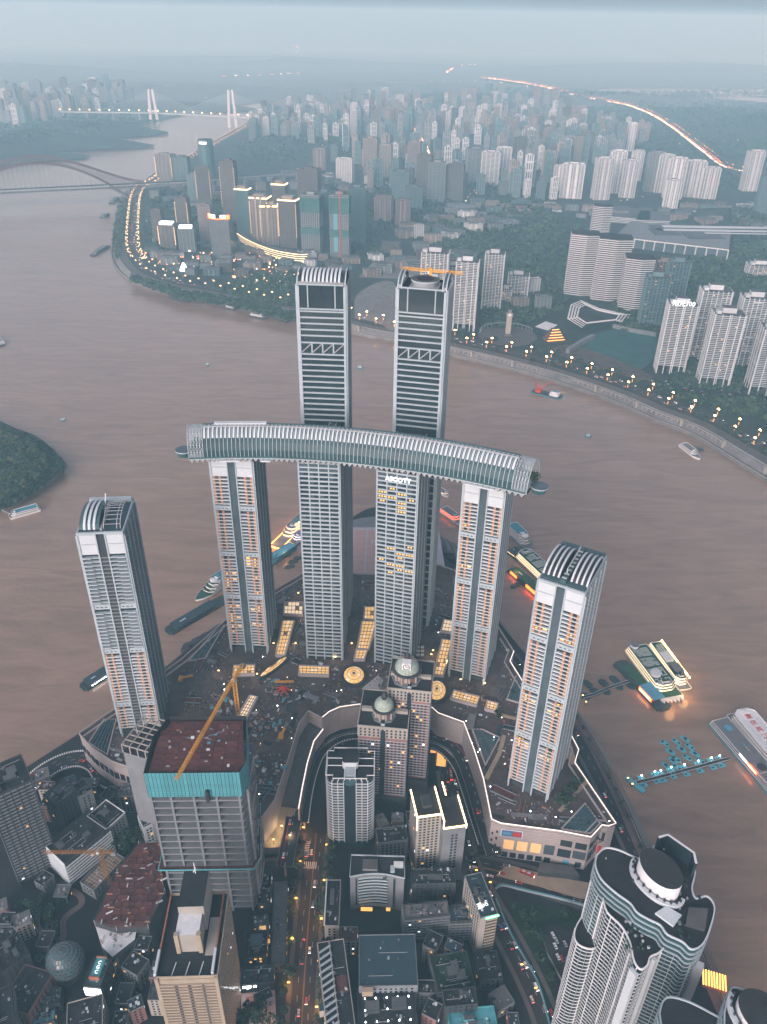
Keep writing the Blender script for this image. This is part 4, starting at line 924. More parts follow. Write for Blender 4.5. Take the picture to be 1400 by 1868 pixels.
# red concrete decks under construction
q = A([(253, 1536), (292, 1534), (297, 1610), (301, 1622), (270, 1688), (212, 1692), (172, 1680), (214, 1586)], 50)
t = thing('building_site', 'unfinished low block with rusty red formwork decks', 'construction site', (0, 0, 0))
b = MB(); b.prism(q, ZG, 48.6, 'concrete_dark', 'red_deck', bottom=False); ob('frame', b, t)
xs = [p[0] for p in q]; ys = [p[1] for p in q]; rr = random.Random(4)
fp = {(a, m): boxmesh('formwork_panel', a, 4.3, .5, m) for a in (4.4, 5.6) for m in ('red_deck',)}
y = min(ys)
while y < max(ys):
    x = min(xs)
    while x < max(xs):
        a = rr.choice([4.4, 5.6])
        if inside((x + a / 2, y + 2.2), q) and inside((x, y), q) and inside((x + a, y + 4.3), q): ob('formwork_panel', fp[(a, rr.choice(['red_deck']))], t, (x, y, 48.6 + rr.uniform(0, .8)))
        x += a + .35
    y += 4.9
b = MB(); qq = A([(172, 1682), (212, 1694), (250, 1690), (246, 1712), (205, 1744), (186, 1726)], 44); b.prism(qq, ZG, 43, 'concrete_dark', 'tarp_white', bottom=False)
for k in range(26):
    x, y = rr.uniform(min(p[0] for p in qq), max(p[0] for p in qq)), rr.uniform(min(p[1] for p in qq), max(p[1] for p in qq))
    if inside((x, y), qq): b.bar((x, y, 43.4), (x + rr.uniform(-3, 3), y + rr.uniform(-3, 3), 44.2), .25, rr.choice(['timber', 'tarp_white', 'black_metal', 'pipe_grey']))
ob('dusty_deck', b, t); b = MB()
for k in range(90):
    x, y = rr.uniform(min(xs), max(xs)), rr.uniform(min(ys), max(ys))
    if inside((x, y), q): b.frame(x, y, rr.choice([0, .5, 1.57])); b.box(-1, -.3, 49, rr.uniform(.2, 4), .3, 49.6 + rr.random(), rr.choice(['timber', 'red_deck', 'black_metal', 'pipe_grey', 'copper_brown', 'tarp_white']))
ob('deck_clutter', b, t, kind='stuff')
b = MB()
for k in range(len(q)): b.bar((*q[k], 46), (*q[k], 51), .2, 'pipe_grey'); b.bar((*q[k], 50.6), (*q[(k + 1) % len(q)], 50.6), .12, 'net_green')
ob('edge_rail', b, t)
# glass egg
x, y = at(121, 1757, 34); t = thing('glass_dome', 'egg shaped dome of pale glass panels', 'dome', (x, y, ZG))
b = MB(); b.cyl(0, 0, 8, 10, 0, 6, 'concrete_dark', 24); ob('base', b, t)
NN, KK = 24, 9
def egg(a, p): r = 12.5 * math.sin(p); return (r * math.cos(a) * 1.0, r * math.sin(a) * .92, 16 - 13.0 * math.cos(p) * -1 if False else 17 + 12.5 * math.cos(p))
for k in range(KK):
    b = MB(); p0, p1 = .08 + k * 2.1 / KK, .08 + (k + .9) * 2.1 / KK
    for j in range(NN):
        a0, a1 = 2 * PI * (j + .5 * (k % 2)) / NN, 2 * PI * (j + .88 + .5 * (k % 2)) / NN; b.face([egg(a0, p0), egg(a0, p1), egg(a1, p1), egg(a1, p0)], 'glass_grey' if (j + k) % 3 else 'glass_teal')
    ob('glass_ring', b, t)
b = MB()
for k in range(KK + 1):
    p0 = .08 + k * 2.1 / KK
    for j in range(NN): 
        e0, e1 = egg(2 * PI * j / NN, p0), egg(2 * PI * (j + 1) / NN, p0); b.face([e0, e1, tuple(v * .985 if i < 2 else v - .2 for i, v in enumerate(e1)), tuple(v * .985 if i < 2 else v - .2 for i, v in enumerate(e0))], 'concrete'); b.bar(e0, e1, .14, 'concrete')
ob('ribs', b, t)
# screen building
t, W, D, H = block('cinema', 'small building with teal roof sign and glowing white screen', (152, 1800), (184, 1803), (181, 1748), 47, wall='concrete_dark', roof='teal_frame', plant=0, lit=.1)
b = MB(); b.box(.3, -.6, H - 9, W - .3, -.1, H - 1, 'screen_white'); ob('screen', b, t)
b = MB(); b.box(W * .25, D * .3, H, W * .75, D * .95, H + 2.5, 'teal_panel'); b.box(W * .2, D * .25, H, W * .8, D * .3, H + 3.2, 'copper_brown'); b.box(W * .2, D * .95, H, W * .8, D * 1.0, H + 3.2, 'copper_brown'); ob('sign_box', b, t)
for k, ch in enumerate('CGC'): text('sign_lettering', ch, 3.2, t, (W * .5, D * (.78 - .16 * k), H + 2.6), (0, 0, 0), 'sign_white', .1)
block('shop_block', 'long dark roofed block at the bottom edge right of the screen building', (120, 1925), (188, 1905), (192, 1812), 44, wall='cream', roof='roof_dark', plant=2)
t, W, D, H = block('market_hall', 'hall with ridged striped roof near the glass egg', (52, 1852), (98, 1775), (14, 1812), 38, wall='brick_pink', roof='roof_dark', plant=0)
rm = boxmesh('roof_ridge', W - 1, .7, .8, 'concrete_dark')
for k in range(12): ob('roof_ridge', rm, t, (.5, 1 + k * (D - 2) / 12, H))
block('apartment_block', 'dark low block in the bottom left corner', (-30, 1905), (28, 1880), (-60, 1830), 50, wall='concrete_dark', bands='concrete', seed=3)
block('house', 'small house with teal flat roof below the glass egg', (75, 1838), (110, 1830), (80, 1808), 30, wall='concrete_dark', roof='roof_teal', plant=1)
block('house', 'house with teal awnings at the bottom edge below the glass egg', (60, 1872), (100, 1862), (70, 1848), 28, wall='concrete_dark', roof='tarp_blue', plant=1, lit=.4)
block('apartment_block', 'dark flat roofed block with pale fins left of the glass egg', (5, 1775), (55, 1742), (-20, 1735), 40, wall='concrete_dark', roof='roof_dark', plant=3)
for pth in ([(98, 1640), (122, 1624), (146, 1634), (148, 1650), (130, 1664), (116, 1680), (116, 1706), (112, 1724)], [(100, 1654), (78, 1664), (67, 1682), (74, 1698), (94, 1708), (112, 1722)]): sheet('park_path', smooth_path(A(pth, ZG), 5), 4.5, ZG + .05, 'mauve_path')
# --- tower wrapped in teal screens, with the yellow crane
ZTT = 172.0
p, rz, W, D = corners((262, 1410), (437, 1408), (288, 1310), ZTT); rz = math.radians(2); H = ZTT - ZG
t = thing('tower_block', 'unfinished concrete tower wrapped at the top in teal screens with a red deck', 'tower', (*p, ZG), rz)
D = 48; NV = [(0, 0), (W, 0), (W + 3.5, 9), (W - 1.5, D), (6, D), (-1, D * .62)]
b = MB(); b.prism([(4, 4.5), (W - 4, 4.5), (W - 2, 10), (W - 6, D - 4), (9, D - 4), (4, D * .6)], -1, H - 22, 'concrete_dark', bottom=False); ob('core', b, t)
b = MB(); b.prism([(2, 2), (W - 2, 2), (W + 1.5, 9), (W - 3.5, D - 2), (8, D - 2), (2, D * .6)], H - 4, H - 3, 'red_deck', bottom=False)
ob('deck', b, t)
fp2 = boxmesh('formwork_panel', 7.2, 4.6, .4, 'red_deck')
for i in range(8):
    for j in range(9):
        c = (3 + i * 7.6 + 3.6, 3 + j * 5.0 + 2.3)
        if inside(c, [(3, 2), (W - 3, 2), (W, 9), (W - 5, D - 4), (10, D - 4), (3, D * .6)]): ob('formwork_panel', fp2, t, (c[0] - 3.6, c[1] - 2.3, H - 3 + R.random() * .3))
b = MB()
for k in range(26): 
    x, y = R.uniform(8, W - 8), R.uniform(6, D - 8); b.box(x, y, H - 2.6, x + R.uniform(.5, 2.4), y + R.uniform(.5, 2), H - 2.6 + R.uniform(.3, 1.2), R.choice(['tarp_white', 'pipe_grey', 'tarp_blue', 'grey_metal', 'timber']))
for k in range(5): x, y = R.uniform(W * .6, W * .85), R.uniform(D * .5, D * .8); b.bar((x, y, H - 2), (x + R.uniform(-5, 5), y + R.uniform(-4, 4), H - .6), .3, 'concrete')
ob('deck_clutter', b, t)
for e in range(6):
    a, c = NV[e], NV[(e + 1) % 6]; L = math.hypot(c[0] - a[0], c[1] - a[1]); n = max(3, int(L / 2.35)); az = math.atan2(c[1] - a[1], c[0] - a[0])
    pm = MB(); wd = L / n; pm.box(.2, -.15, 0, wd - .2, .12, 23, 'teal_panel')
    for q_ in range(10): pm.box(wd * .3, -.19, 1.2 + q_ * 2.1, wd * .7, -.15, 1.5 + q_ * 2.1, 'teal_frame')
    pm = pm.mesh('screen_panel')
    for k in range(n): ob('screen_panel', pm, t, (a[0] + (c[0] - a[0]) * k / n, a[1] + (c[1] - a[1]) * k / n, H - 23.4), az)
    b = MB(); b.frame(a[0], a[1], az); b.box(0, -.1, H - 23.5, L, .3, H - .3, 'black_metal'); ob('screen_frame', b, t)
fh = 7.0; nb = int((H - 24) / fh)
bm = MB(); bm.strip([(NV[i][0] * .985 + .4, NV[i][1] * .985 + .4) for i in range(6)] + [(NV[0][0] * .985 + .4, NV[0][1] * .985 + .4)], -.2, 4.2, 0, 1.3, 'concrete'); bm = bm.mesh('floor_slab')
for k in range(nb): ob('floor_slab', bm, t, (0, 0, H - 28.5 - k * fh))
pm = boxmesh('column', 1.5, 1.6, H - 22, 'concrete')
for u in (0, .22, .47, .72, .97): ob('column', pm, t, (u * (W - 1.5) + .4, .1, 0))
pm2 = boxmesh('column', 1.5, 1.4, H - 22, 'concrete')
for u in range(5): ob('column', pm2, t, (W + 2.2 - .055 * max(0, u * 9.5 - 2), 4 + u * 9.5, 0))
b = MB(); b.strip([(x_ * 1.0 + (-3 if x_ < W / 2 else 3), y_ + (-3 if y_ < D / 2 else 3)) for x_, y_ in NV] + [(-3, -3)], -.25, .25, H * .36, H * .36 + .8, 'pontoon_cyan'); b.strip([(x_ + (-1.4 if x_ < W / 2 else 1.4), y_ + (-1.4 if y_ < D / 2 else 1.4)) for x_, y_ in NV] + [(-1.4, -1.4)], -1.5, 1.5, H * .36, H * .36 + .15, 'red_deck'); ob('safety_deck', b, t)
b = MB(); b.box(W * .62, -2.6, H - 26, W * .655, -.4, H - 16, 'black_metal'); ob('waste_chute', b, t)
b = MB(); 
for k in range(26): b.bar((W + 3.2, 6 + R.uniform(-4, 26), k * 5 + 3), (W + 4.2, 6 + R.uniform(-4, 26), k * 5 + 7), .35, 'cream')
ob('hanging_nets', b, t, kind='stuff')
base = (-101.0, 401.0); zj = 60.0
while proj(*base, zj)[1] > 1240: zj += 1
crane('tall yellow luffing crane reaching over the teal wrapped tower', base, ZG, zj, at(322, 1422, ZTT + 10), ZTT + 10, 14, s=2.3, r=.15)
# --- pale slim tower with an open steel frame on the roof
ZW = 128.0
p, rz, W, D = corners((222, 1358), (270, 1372), (258, 1303), ZW); H = ZW - ZG
t = thing('apartment_tower', 'pale blank walled tower with open white roof frame behind the teal screens', 'tower', (*p, ZG), rz)
W = max(W, 26); b = MB(); b.box(0, 0, -1, W, D, H - 8, 'concrete', 'roof_dark'); ob('wall', b, t)
b = MB()
for i in range(12): 
    for s, L in ((0, W), (3, D)):
        for u in ((L * .62, L * .78) if s == 0 else (L * .3, L * .6)): b.side(s, W, D, u, u + 1.2, -.02, .08, 6 + i * 7.2, 7.6 + i * 7.2, 'glass_dark')
ob('windows', b, t, kind='stuff')
b = MB()
for i in range(5):
    u = i * W / 4; b.bar((u, 0, H), (u, D, H), .35, 'cream')
    for v in (0, D): b.bar((u, v, H - 8), (u, v, H), .35, 'cream')
ob('roof_frame_beams', b, t)
rb = MB(); rb.bar((0, 0, 0), (W, 0, 0), .35, 'cream'); rb = rb.mesh('frame_rail')
for j in range(7): ob('frame_rail', rb, t, (0, j * D / 6, H + .05))
# --- beige tower at the bottom
ZBT = 122.0
p, rz, W, D = corners((283, 1787), (396, 1783), (322, 1630), ZBT); H = ZBT - ZG; W = max(W, 35); D = 50
t = thing('apartment_tower', 'beige tiled tower with ribbed balconies and a tall rooftop slab', 'tower', (*p, ZG), rz)
b = MB(); b.box(0, 0, -1, W, D, H, 'beige_tile', 'roof_dark'); ob('wall', b, t)
bw = W - 4
bb = MB(); bb.box(0, 0, 0, bw, 1.6, 1.35, 'beige_tile'); 
for i in range(3): bb.box(bw * (.29 + .24 * i) - .6 * (i < 2), -.1, 0, bw * (.29 + .24 * i) + 1.2, 0, 1.35, 'concrete_dark')
bb = bb.mesh('balcony'); z = 3
while z < H - 6: ob('balcony', bb, t, (2, -1.3, z)); z += 3.1
b = MB(); b.box(1.5, -.1, 0, W - 1.5, .05, H - 5, 'glass_dark'); b.box(0, -.4, H - 4.4, W, 0, H - .3, 'beige_tile'); ob('balcony_recess', b, t)
for x in (0, W - 2): ob('pier', boxmesh('pier', 2, 2.2, H + 1.8, 'beige_tile'), t, (x, -1.2, 0))
b = MB()
for s in (1, 3): wins(b, s, W, D, H, 3.1, 3.0, .9, 1.1, 3, .01)
ob('windows', b, t, kind='stuff')
b = MB(); b.strip([(0, 0), (W, 0), (W, D), (0, D), (0, 0)], 0, .5, H - .1, H + 2.2, 'beige_tile'); ob('parapet', b, t)
b = MB(); b.box(W * .30, D * .30, H, W * .68, D * .55, H + 17, 'cream', 'tarp_white'); b.box(W * .30, D * .55, H, W * .72, D * 1.0, H + 24, 'cream', 'roof_dark')
for u in (.28, .64): b.box(W * u, D * .28, H, W * u + 2.4, D * .28 + 2.4, H + 18, 'beige_tile')
ob('rooftop_slab', b, t)
b = MB(); b.bar((W * .5, D * .97, H + 24), (W * .5, D * .97, H + 34), .22, 'white_paint'); b.bar((W * .5 - 1.2, D * .97, H + 25), (W * .5 + .6, D * .97, H + 29), .2, 'white_paint'); ob('antenna', b, t)
b = MB()
for u in (.02, .93): b.strip([(W * u, 1), (W * u, D * .3)], 0, 1.4, H + 1, H + 3.6, 'white_panel'); b.strip([(W * u, D * .3), (W * u, D)], 0, .8, H + .5, H + 3, 'copper_brown')
for k in range(3): b.bar((W * (.25 + .22 * k), .6, H + .4), (W * (.25 + .22 * k) + 1.5, 9, H + .4), .2, 'white_paint')
b.box(W * .74, D * .25, H, W * .9, D * .7, H + .5, 'cream')
ob('roof_beams', b, t)
# --- rounded tower with white balconies and pergola roof
ZRT = 98.0
p, rz, W, D = corners((594, 1424), (683, 1425), (596, 1392), ZRT); H = ZRT - ZG; D = 26
t = thing('apartment_tower', 'rounded dark tower with white curved balconies and a white roof pergola', 'tower', (*p, ZG), rz)
def rounded(W, D, r, n=4, o_=0):
    pts = []
    for cx, cyy, a0 in ((W - r, r, -PI / 2), (W - r, D - r, 0), (r, D - r, PI / 2), (r, r, PI)):
        for k in range(n + 1): a = a0 + PI / 2 * k / n; pts.append((cx + (r + o_) * math.cos(a), cyy + (r + o_) * math.sin(a)))
    return pts
b = MB(); b.prism(rounded(W, D, 6, 4, -.8), -1, H, 'glass_dark', 'roof_dark', bottom=False); ob('wall', b, t)
bm = MB(); rp_ = rounded(W, D, 6, 4, .5); bm.strip(rp_ + [rp_[0]], .1, .9, 0, .6, 'white_panel'); bm = bm.mesh('balcony_band'); z = 8
while z < H - 2: ob('balcony_band', bm, t, (0, 0, z)); z += 3.15
vm = boxmesh('pier', .7, .8, H - 6, 'white_panel')
for u in (.12, .24, .36, .62, .74, .86): ob('pier', vm, t, (W * u, -.4, 6))
b = MB(); b.box(W * .38, -.5, 6, W * .62, .4, H - 1.5, 'glass_dark'); b.cyl(W * .5, 1.5, W * .14, W * .14, H - 1.5, H + .6, 'glass_teal', 16); ob('centre_bay', b, t)
b = MB(); b.strip([(0, 3), (0, D), (W * .14, D), (W * .14, D + 3), (W * .86, D + 3), (W * .86, D), (W, D), (W, 3), (W * .85, 3), (W * .85, 0), (W * .15, 0), (W * .15, 3), (0, 3)], -.3, .3, H + 2.4, H + 3, 'white_paint')
for v in (.45, .72): b.box(0, D * v, H + 2.4, W * .35, D * v + .5, H + 2.9, 'white_paint'); b.box(W * .65, D * v, H + 2.4, W, D * v + .5, H + 2.9, 'white_paint')
for u in (.38, .6): b.box(W * u, 0, H + 2.4, W * u + .5, D * .5, H + 2.9, 'white_paint')
for u in range(7): b.box(W * (.15 + .115 * u), -.2, H, W * (.15 + .115 * u) + .5, .3, H + 2.5, 'white_paint')
ob('roof_pergola', b, t)
b = MB(); b.prism([(x_ * .34 + W * .33, y_ * .45 + D * .42) for x_, y_ in rounded(W, D, 6)], H, H + 7, 'white_panel', 'roof_dark', bottom=False); b.box(W * .4, D * .12, H, W * .6, D * .42, H + 2.6, 'concrete_light'); ob('rooftop_room', b, t)
# --- twin domed towers
def domed(label, fl, fr, bl, zt, dpx, dr, clock):
    p, rz, W, D = corners(fl, fr, bl, zt); H = zt - ZG
    t = thing('domed_tower', label, 'tower', (*p, ZG), rz)
    b = MB(); b.box(0, 0, -1, W, D, H, 'brick_pink', 'roof_dark'); b.box(-2, -3, -1, W + 2, D + 1, 16, 'concrete_dark'); ob('wall', b, t)
    bm = boxmesh('floor_band', W + .9, D + .9, .55, 'concrete_light'); z = 18
    while z < H - 12: ob('floor_band', bm, t, (-.45, -.45, z)); z += 3.1
    b = MB(); b.box(-.6, -.6, H - 11, W + .6, D + .6, H - .4, 'cream', 'roof_dark'); ob('crown_storey', b, t)
    b = MB(); b.strip([(-.6, -.6), (W + .6, -.6), (W + .6, D + .6), (-.6, D + .6), (-.6, -.6)], -.4, .5, H - .5, H + 1.2, 'cream'); ob('parapet', b, t)
    b = MB()
    for s in (0, 1, 3):
        L = W if s == 0 else D
        for i in range(11):
            u = 1.2 + i * (L - 3.6) / 10
            for q in range(3): b.side(s, W, D, u, u + 1.5, .5, .68, H - 10 + q * 3.2, H - 8 + q * 3.2, 'glass_dark')
    ob('crown_windows', b, t, kind='stuff')
    b = MB()
    for s in (0, 1, 3): wins(b, s, W, D, H - 12, 3.1, 3.0, 1.7, 1.7, 18.8, .035, out=.12)
    ob('windows', b, t, kind='stuff')
    b = MB(); b.box(W * .46, -1.0, 16, W * .56, -.2, H - 3, 'glass_dark'); ob('stair_glazing', b, t)
    am = MB(); am.prism([(0, 0), (2.6, 0), (2.6, .3), (0, .3)], 0, 8, 'black_metal'); am.cyl(1.3, .15, 1.3, .2, 8, 9.4, 'black_metal', 10); am = am.mesh('arched_window')
    for i in range(6): ob('arched_window', am, t, (2 + i * (W - 4) / 6, -3.2, 3))
    # drum, columns, dome, lantern
    dz = H; wx, wy = at(*dpx, zt + 12); c, s_ = math.cos(-rz), math.sin(-rz); lx, ly = (wx - p[0]) * c - (wy - p[1]) * s_, (wx - p[0]) * s_ + (wy - p[1]) * c
    b = MB(); b.cyl(lx, ly, dr * .92, dr * .92, dz, dz + 10, 'brick_pink', 20); b.cyl(lx, ly, dr * 1.25, dr * 1.25, dz, dz + 1.4, 'concrete', 8); ob('drum', b, t)
    cm = MB(); cm.cyl(0, 0, .75, .7, 0, 9.6, 'cream', 8); cm = cm.mesh('column')
    for k in range(10): a = 2 * PI * k / 10; ob('column', cm, t, (lx + dr * 1.0 * math.cos(a), ly + dr * 1.0 * math.sin(a), dz + .3))
    wm = boxmesh('drum_window', 2.0, .4, 5, 'cream')
    for k in range(8): a = 2 * PI * (k + .5) / 10; ob('drum_window', boxmesh('drum_window', 1.6, .3, 4.6, 'glass_dark') if k == 0 else wm2, t, (lx + dr * .93 * math.cos(a) + math.sin(a) * .8, ly + dr * .93 * math.sin(a) - math.cos(a) * .8, dz + 3), a + PI / 2) if k == 0 else ob('drum_window', wm, t, (lx + dr * .93 * math.cos(a) - .9, ly + dr * .93 * math.sin(a) - .2, dz + 3), 0)
    b = MB(); b.cyl(lx, ly, dr * 1.24, dr * 1.24, dz + 9.8, dz + 11.2, 'concrete_dark', 24); ob('cornice', b, t)
    b = MB(); N, K = 24, 8
    for k in range(K):
        a0, a1 = PI / 2 * k / K, PI / 2 * (k + .96) / K
        for j in range(N):
            t0, t1 = 2 * PI * j / N, 2 * PI * (j + .94) / N
            f = lambda a, t_: (lx + dr * math.cos(a) * math.cos(t_), ly + dr * math.cos(a) * math.sin(t_), dz + 11 + dr * 1.05 * math.sin(a))
            b.face([f(a0, t0), f(a0, t1), f(a1, t1), f(a1, t0)], 'copper_brown' if (k > 5 or (k > 4 and j % 5 == 0)) and clock or k > 6 else 'copper_green')
    ob('dome_panels', b, t)
    b = MB(); b.cyl(lx, ly, dr * .97, dr * .97, dz + 10.9, dz + 11.3, 'concrete_dark', 24)
    for k in range(10):
        a0, a1 = PI / 2 * k / 10, PI / 2 * (k + 1) / 10; b.cyl(lx, ly, dr * .975 * math.cos(a0), dr * .975 * math.cos(a1) + .01, dz + 11 + dr * 1.02 * math.sin(a0), dz + 11 + dr * 1.02 * math.sin(a1), 'concrete', 24)
    ob('dome_shell', b, t)
    ztop = dz + 11 + dr
    b = MB(); b.cyl(lx, ly, 2.2, 2.0, ztop - .6, ztop + 3.4, 'black_metal', 10); b.cyl(lx, ly, 2.6, .3, ztop + 3.4, ztop + 6.5, 'black_metal', 10); b.bar((lx, ly, ztop + 6), (lx, ly, ztop + 9), .15, 'black_metal'); ob('lantern', b, t)
    b = MB(); b.box(W * .5 - 1.4, 1, H, W * .5 + 1.4, 5.5, H + 3, 'concrete_light', 'roof_dark'); ob('dormer', b, t)
    if clock:
        b = MB(); b.box(lx - 3.4, ly - dr * .82, ztop - 5.2, lx + 3.4, ly - dr * .2, ztop + 1.2, 'white_paint'); ob('clock_house', b, t)
        b = MB(); b.frame(lx, ly - dr * .82 - .12); 
        for k in range(20): a0, a1 = 2 * PI * k / 20, 2 * PI * (k + 1) / 20; b.face([(2.1 * math.cos(a0), 0, ztop - 2 + 2.1 * math.sin(a0)), (2.1 * math.cos(a1), 0, ztop - 2 + 2.1 * math.sin(a1)), (2.7 * math.cos(a1), 0, ztop - 2 + 2.7 * math.sin(a1)), (2.7 * math.cos(a0), 0, ztop - 2 + 2.7 * math.sin(a0))], 'black_metal')
        b.bar((0, -.05, ztop - 2), (-.9, -.05, ztop - .6), .16, 'black_metal'); b.bar((0, -.05, ztop - 2), (1.5, -.05, ztop - 1.6), .14, 'black_metal'); ob('clock_face', b, t)
    for sx in (0, 1):
        b = MB(); b.box(W * (.02 + .68 * sx), D * .4, H, W * (.30 + .68 * sx), D * .48, H + 3, 'cream'); ob('roof_wall', b, t)
    return t
wm2 = None
domed('pink brick tower with the lower pale green dome', (654, 1323), (743, 1331), (662, 1258), 115, (701, 1285), 7.6, False)
domed('pink brick tower with the larger dome carrying a clock', (708, 1255), (786, 1263), (703, 1200), 136, (743, 1216), 9.6, True)
# --- tower outlined by light strips
p, rz, W, D = corners((762, 1492), (806, 1486), (762, 1468), 92); D = 24; H = 72
t = thing('apartment_tower', 'cream tower whose roof edges are traced in warm light strips', 'tower', (*p, ZG), rz)
b = MB(); b.box(0, 0, -1, W, D, H, 'cream', 'roof_dark'); b.box(W + .01, -7, -1, W + 17, D * .8, H - 7, 'concrete', 'roof_dark'); ob('wall', b, t)
b = MB(); wins(b, 0, W, D, H, 3.1, 3.1, 1.8, 1.6, 4, .03); wins(b, 3, W, D, H, 3.1, 3.1, 1.6, 1.6, 4, .03)
for z in range(16):
    for u in (6.5, 9.5): b.box(W + u, -7.1, 4 + z * 3.4, W + u + 1.8, -6.99, 6 + z * 3.4, 'glass_dark')
    for u in range(5): b.box(W + 17, -5 + u * 4, 4 + z * 3.4, W + 17.1, -3.4 + u * 4, 5.8 + z * 3.4, 'glass_dark')
ob('windows', b, t, kind='stuff')
b = MB()
for pth, z in (([(0, -.3), (W, -.3)], H + 1.2), ([(-.3, 0), (-.3, D)], H + 1.2), ([(W + .3, -7), (W + .3, D)], H + 1.3), ([(W, -7.3), (W + 17.3, -7.3)], H - 6), ([(W + 17.3, -7), (W + 17.3, D * .8)], H - 6), ([(W + 8, D * .8), (W + 8, D * 1.3)], H - 4)):
    b.strip(pth, -.45, .45, z - .5, z + .3, 'edge_glow')
b.box(-.4, -.4, H - 14, .2, .2, H + 1, 'edge_glow'); b.box(W - .2, -7.5, H - 6, W + .5, -6.9, H + 1, 'edge_glow'); b.box(W + 16.8, -7.5, H - 9, W + 17.4, -6.9, H - 6, 'edge_glow')
ob('light_strip', b, t)
b = MB(); b.box(W * .3, D * .3, H, W * .7, D * .7, H + 3, 'concrete_dark'); ob('rooftop_room', b, t)
block('apartment_block', 'low pale block with square windows behind the curved hotel', (690, 1540), (745, 1533), (692, 1512), 45, wall='concrete', bay=3.2, roof='roof_dark', plant=1)
# --- hotel with a curved front
p, rz, W, D = corners((639, 1600), (738, 1603), (640, 1570), 60); H = 40; D = 17
t = thing('hotel', 'grey hotel with a concave curved window front', 'hotel', (*p, ZG), rz)
cv = [(W * k / 10, 3.2 * math.sin(PI * k / 10)) for k in range(11)]
b = MB(); b.prism(cv + [(W, D), (0, D)], -1, H, 'concrete', 'roof_dark', bottom=False); ob('wall', b, t)
mid = [(W * (.15 + .55 * k / 8), 3.2 * math.sin(PI * (.15 + .55 * k / 8))) for k in range(9)]
for k in range(9):
    b = MB(); b.strip(mid, -.5, .1, 5 + k * 3.6, 6.9 + k * 3.6, 'glass_dark'); ob('window_band', b, t)
    b = MB(); b.strip(mid, -.8, .1, 7.0 + k * 3.6, 8.2 + k * 3.6, 'concrete_light'); ob('floor_band', b, t)
b = MB(); b.box(W * .10, .6, 4, W * .125, 1.5, H - 3, 'glass_dark'); b.box(W * .80, .4, 4, W * .83, 1.6, H - 3, 'glass_dark')
for k in range(5): b.box(W * .6, .5, H - 1.6 + .2 * 0, W * .68, 1.2, H - .8, 'glass_dark')
ob('wall_slot', b, t)
b = MB(); b.strip(cv + [(W, D), (0, D), (0, 0)], -.5, .0, H - .1, H + 1.2, 'concrete_light'); ob('parapet', b, t)
b = MB(); b.box(W * .22, 5, H, W * .5, 13, H + 2.5, 'concrete', 'paving'); b.box(W * .8, 8, H, W * .98, 12, H + 2.5, 'concrete_light', 'tarp_white'); b.box(W * .74, 4, H, W * .82, 9, H + 2, 'concrete_light'); ob('rooftop_room', b, t)
b = MB(); b.box(W * .2, -2.5, 3.0, W * .42, 0, 3.8, 'window_lit'); b.box(W * .68, -2, 3, W * .76, 0, 4.2, 'window_lit'); ob('lit_canopy', b, t)
block('apartment_block', 'dark roofed block with a blue tarpaulin right of the curved hotel', (752, 1614), (832, 1612), (754, 1586), 50, wall='concrete_dark', piers=3, plant=3)
block('apartment_block', 'worn balcony block with cluttered tan roof below the curved hotel', (739, 1678), (820, 1670), (742, 1650), 48, wall='concrete_dark', bands='concrete', roof='site_slab', plant=3, fh=3.2, bandh=.9, out=.8)
block('apartment_block', 'worn balcony block with teal roof right of the tan roofed one', (822, 1682), (862, 1680), (824, 1652), 46, wall='concrete_dark', bands='concrete', roof='roof_teal', plant=2, fh=3.2, bandh=.9, out=.8)
# --- building with roof lettering
t, W, D, H = block('hotel', 'narrow cream building with roof lettering and a green light strip', (877, 1676), (909, 1668), (843, 1600), 68, wall='cream', roof='roof_teal', fh=3.3, plant=2, sides=(1, 3), coping='concrete')
bm = boxmesh('floor_band', W * .6, 1.2, 1.5, 'beige_tile'); z = 4
while z < H - 3: ob('floor_band', bm, t, (W * .36, -.6, z)); z += 3.6
b = MB(); b.box(W * .34, -.15, 3, W * .98, .0, H - 2, 'glass_dark'); ob('balcony_recess', b, t)
b = MB(); b.box(W * .3, -.9, H - 1, W + .4, -.3, H + .3, 'led_green'); ob('light_strip', b, t)
text('sign_lettering', '酒店', 4.2, t, (W * .35, 8, H + 1.4), (.35, 0, .2), 'sign_white', .15)
t, W, D, H = block('shop_block', 'narrow dark roofed block with a white edge beside the main street', (592, 1690), (619, 1690), (592, 1606), 42, wall='cream', roof='roof_dark', plant=1)
b = MB(); b.strip([(0, 0), (0, D)], -.4, .4, H + .5, H + 2.2, 'white_paint'); ob('screen_wall', b, t)
# --- big flat blue-grey roof with a louvred frame
t, W, D, H = block('department_store', 'wide building with one large flat blue grey roof', (655, 1800), (763, 1798), (655, 1706), 52, wall='concrete', roof='roof_teal', plant=0, par=.6)
b = MB(); b.box(2, -4, H - 4, 9, -1, H + 1.5, 'paving_warm', 'paving_warm'); ob('rooftop_room', b, t)
t, W, D, H = block('shop_block', 'long block beside the main street with slanting white roof louvres', (598, 1905), (652, 1895), (598, 1718), 47, wall='cream', roof='roof_dark', plant=0)
lv = MB(); lv.bar((0, 0, 0), (W * .45, 4, 0), .55, 'concrete_light'); lv = lv.mesh('roof_louvre')
for k in range(13): ob('roof_louvre', lv, t, (.5, 3 + k * (D - 6) / 13, H + 1.2))
b = MB(); b.strip([(W * .45, 1), (W * .45, D - 1)], -.3, .3, H, H + 1.8, 'cream'); b.strip([(.4, 1), (.4, D - 1)], -.3, .3, H, H + 1.8, 'cream'); b.box(W * .55, D * .45, H, W * .9, D * .62, H + .4, 'red_deck'); b.box(-3, D * .3, H - 6, 2, D * .38, H + 1.5, 'cream', 'roof_teal'); ob('louvre_frame', b, t)
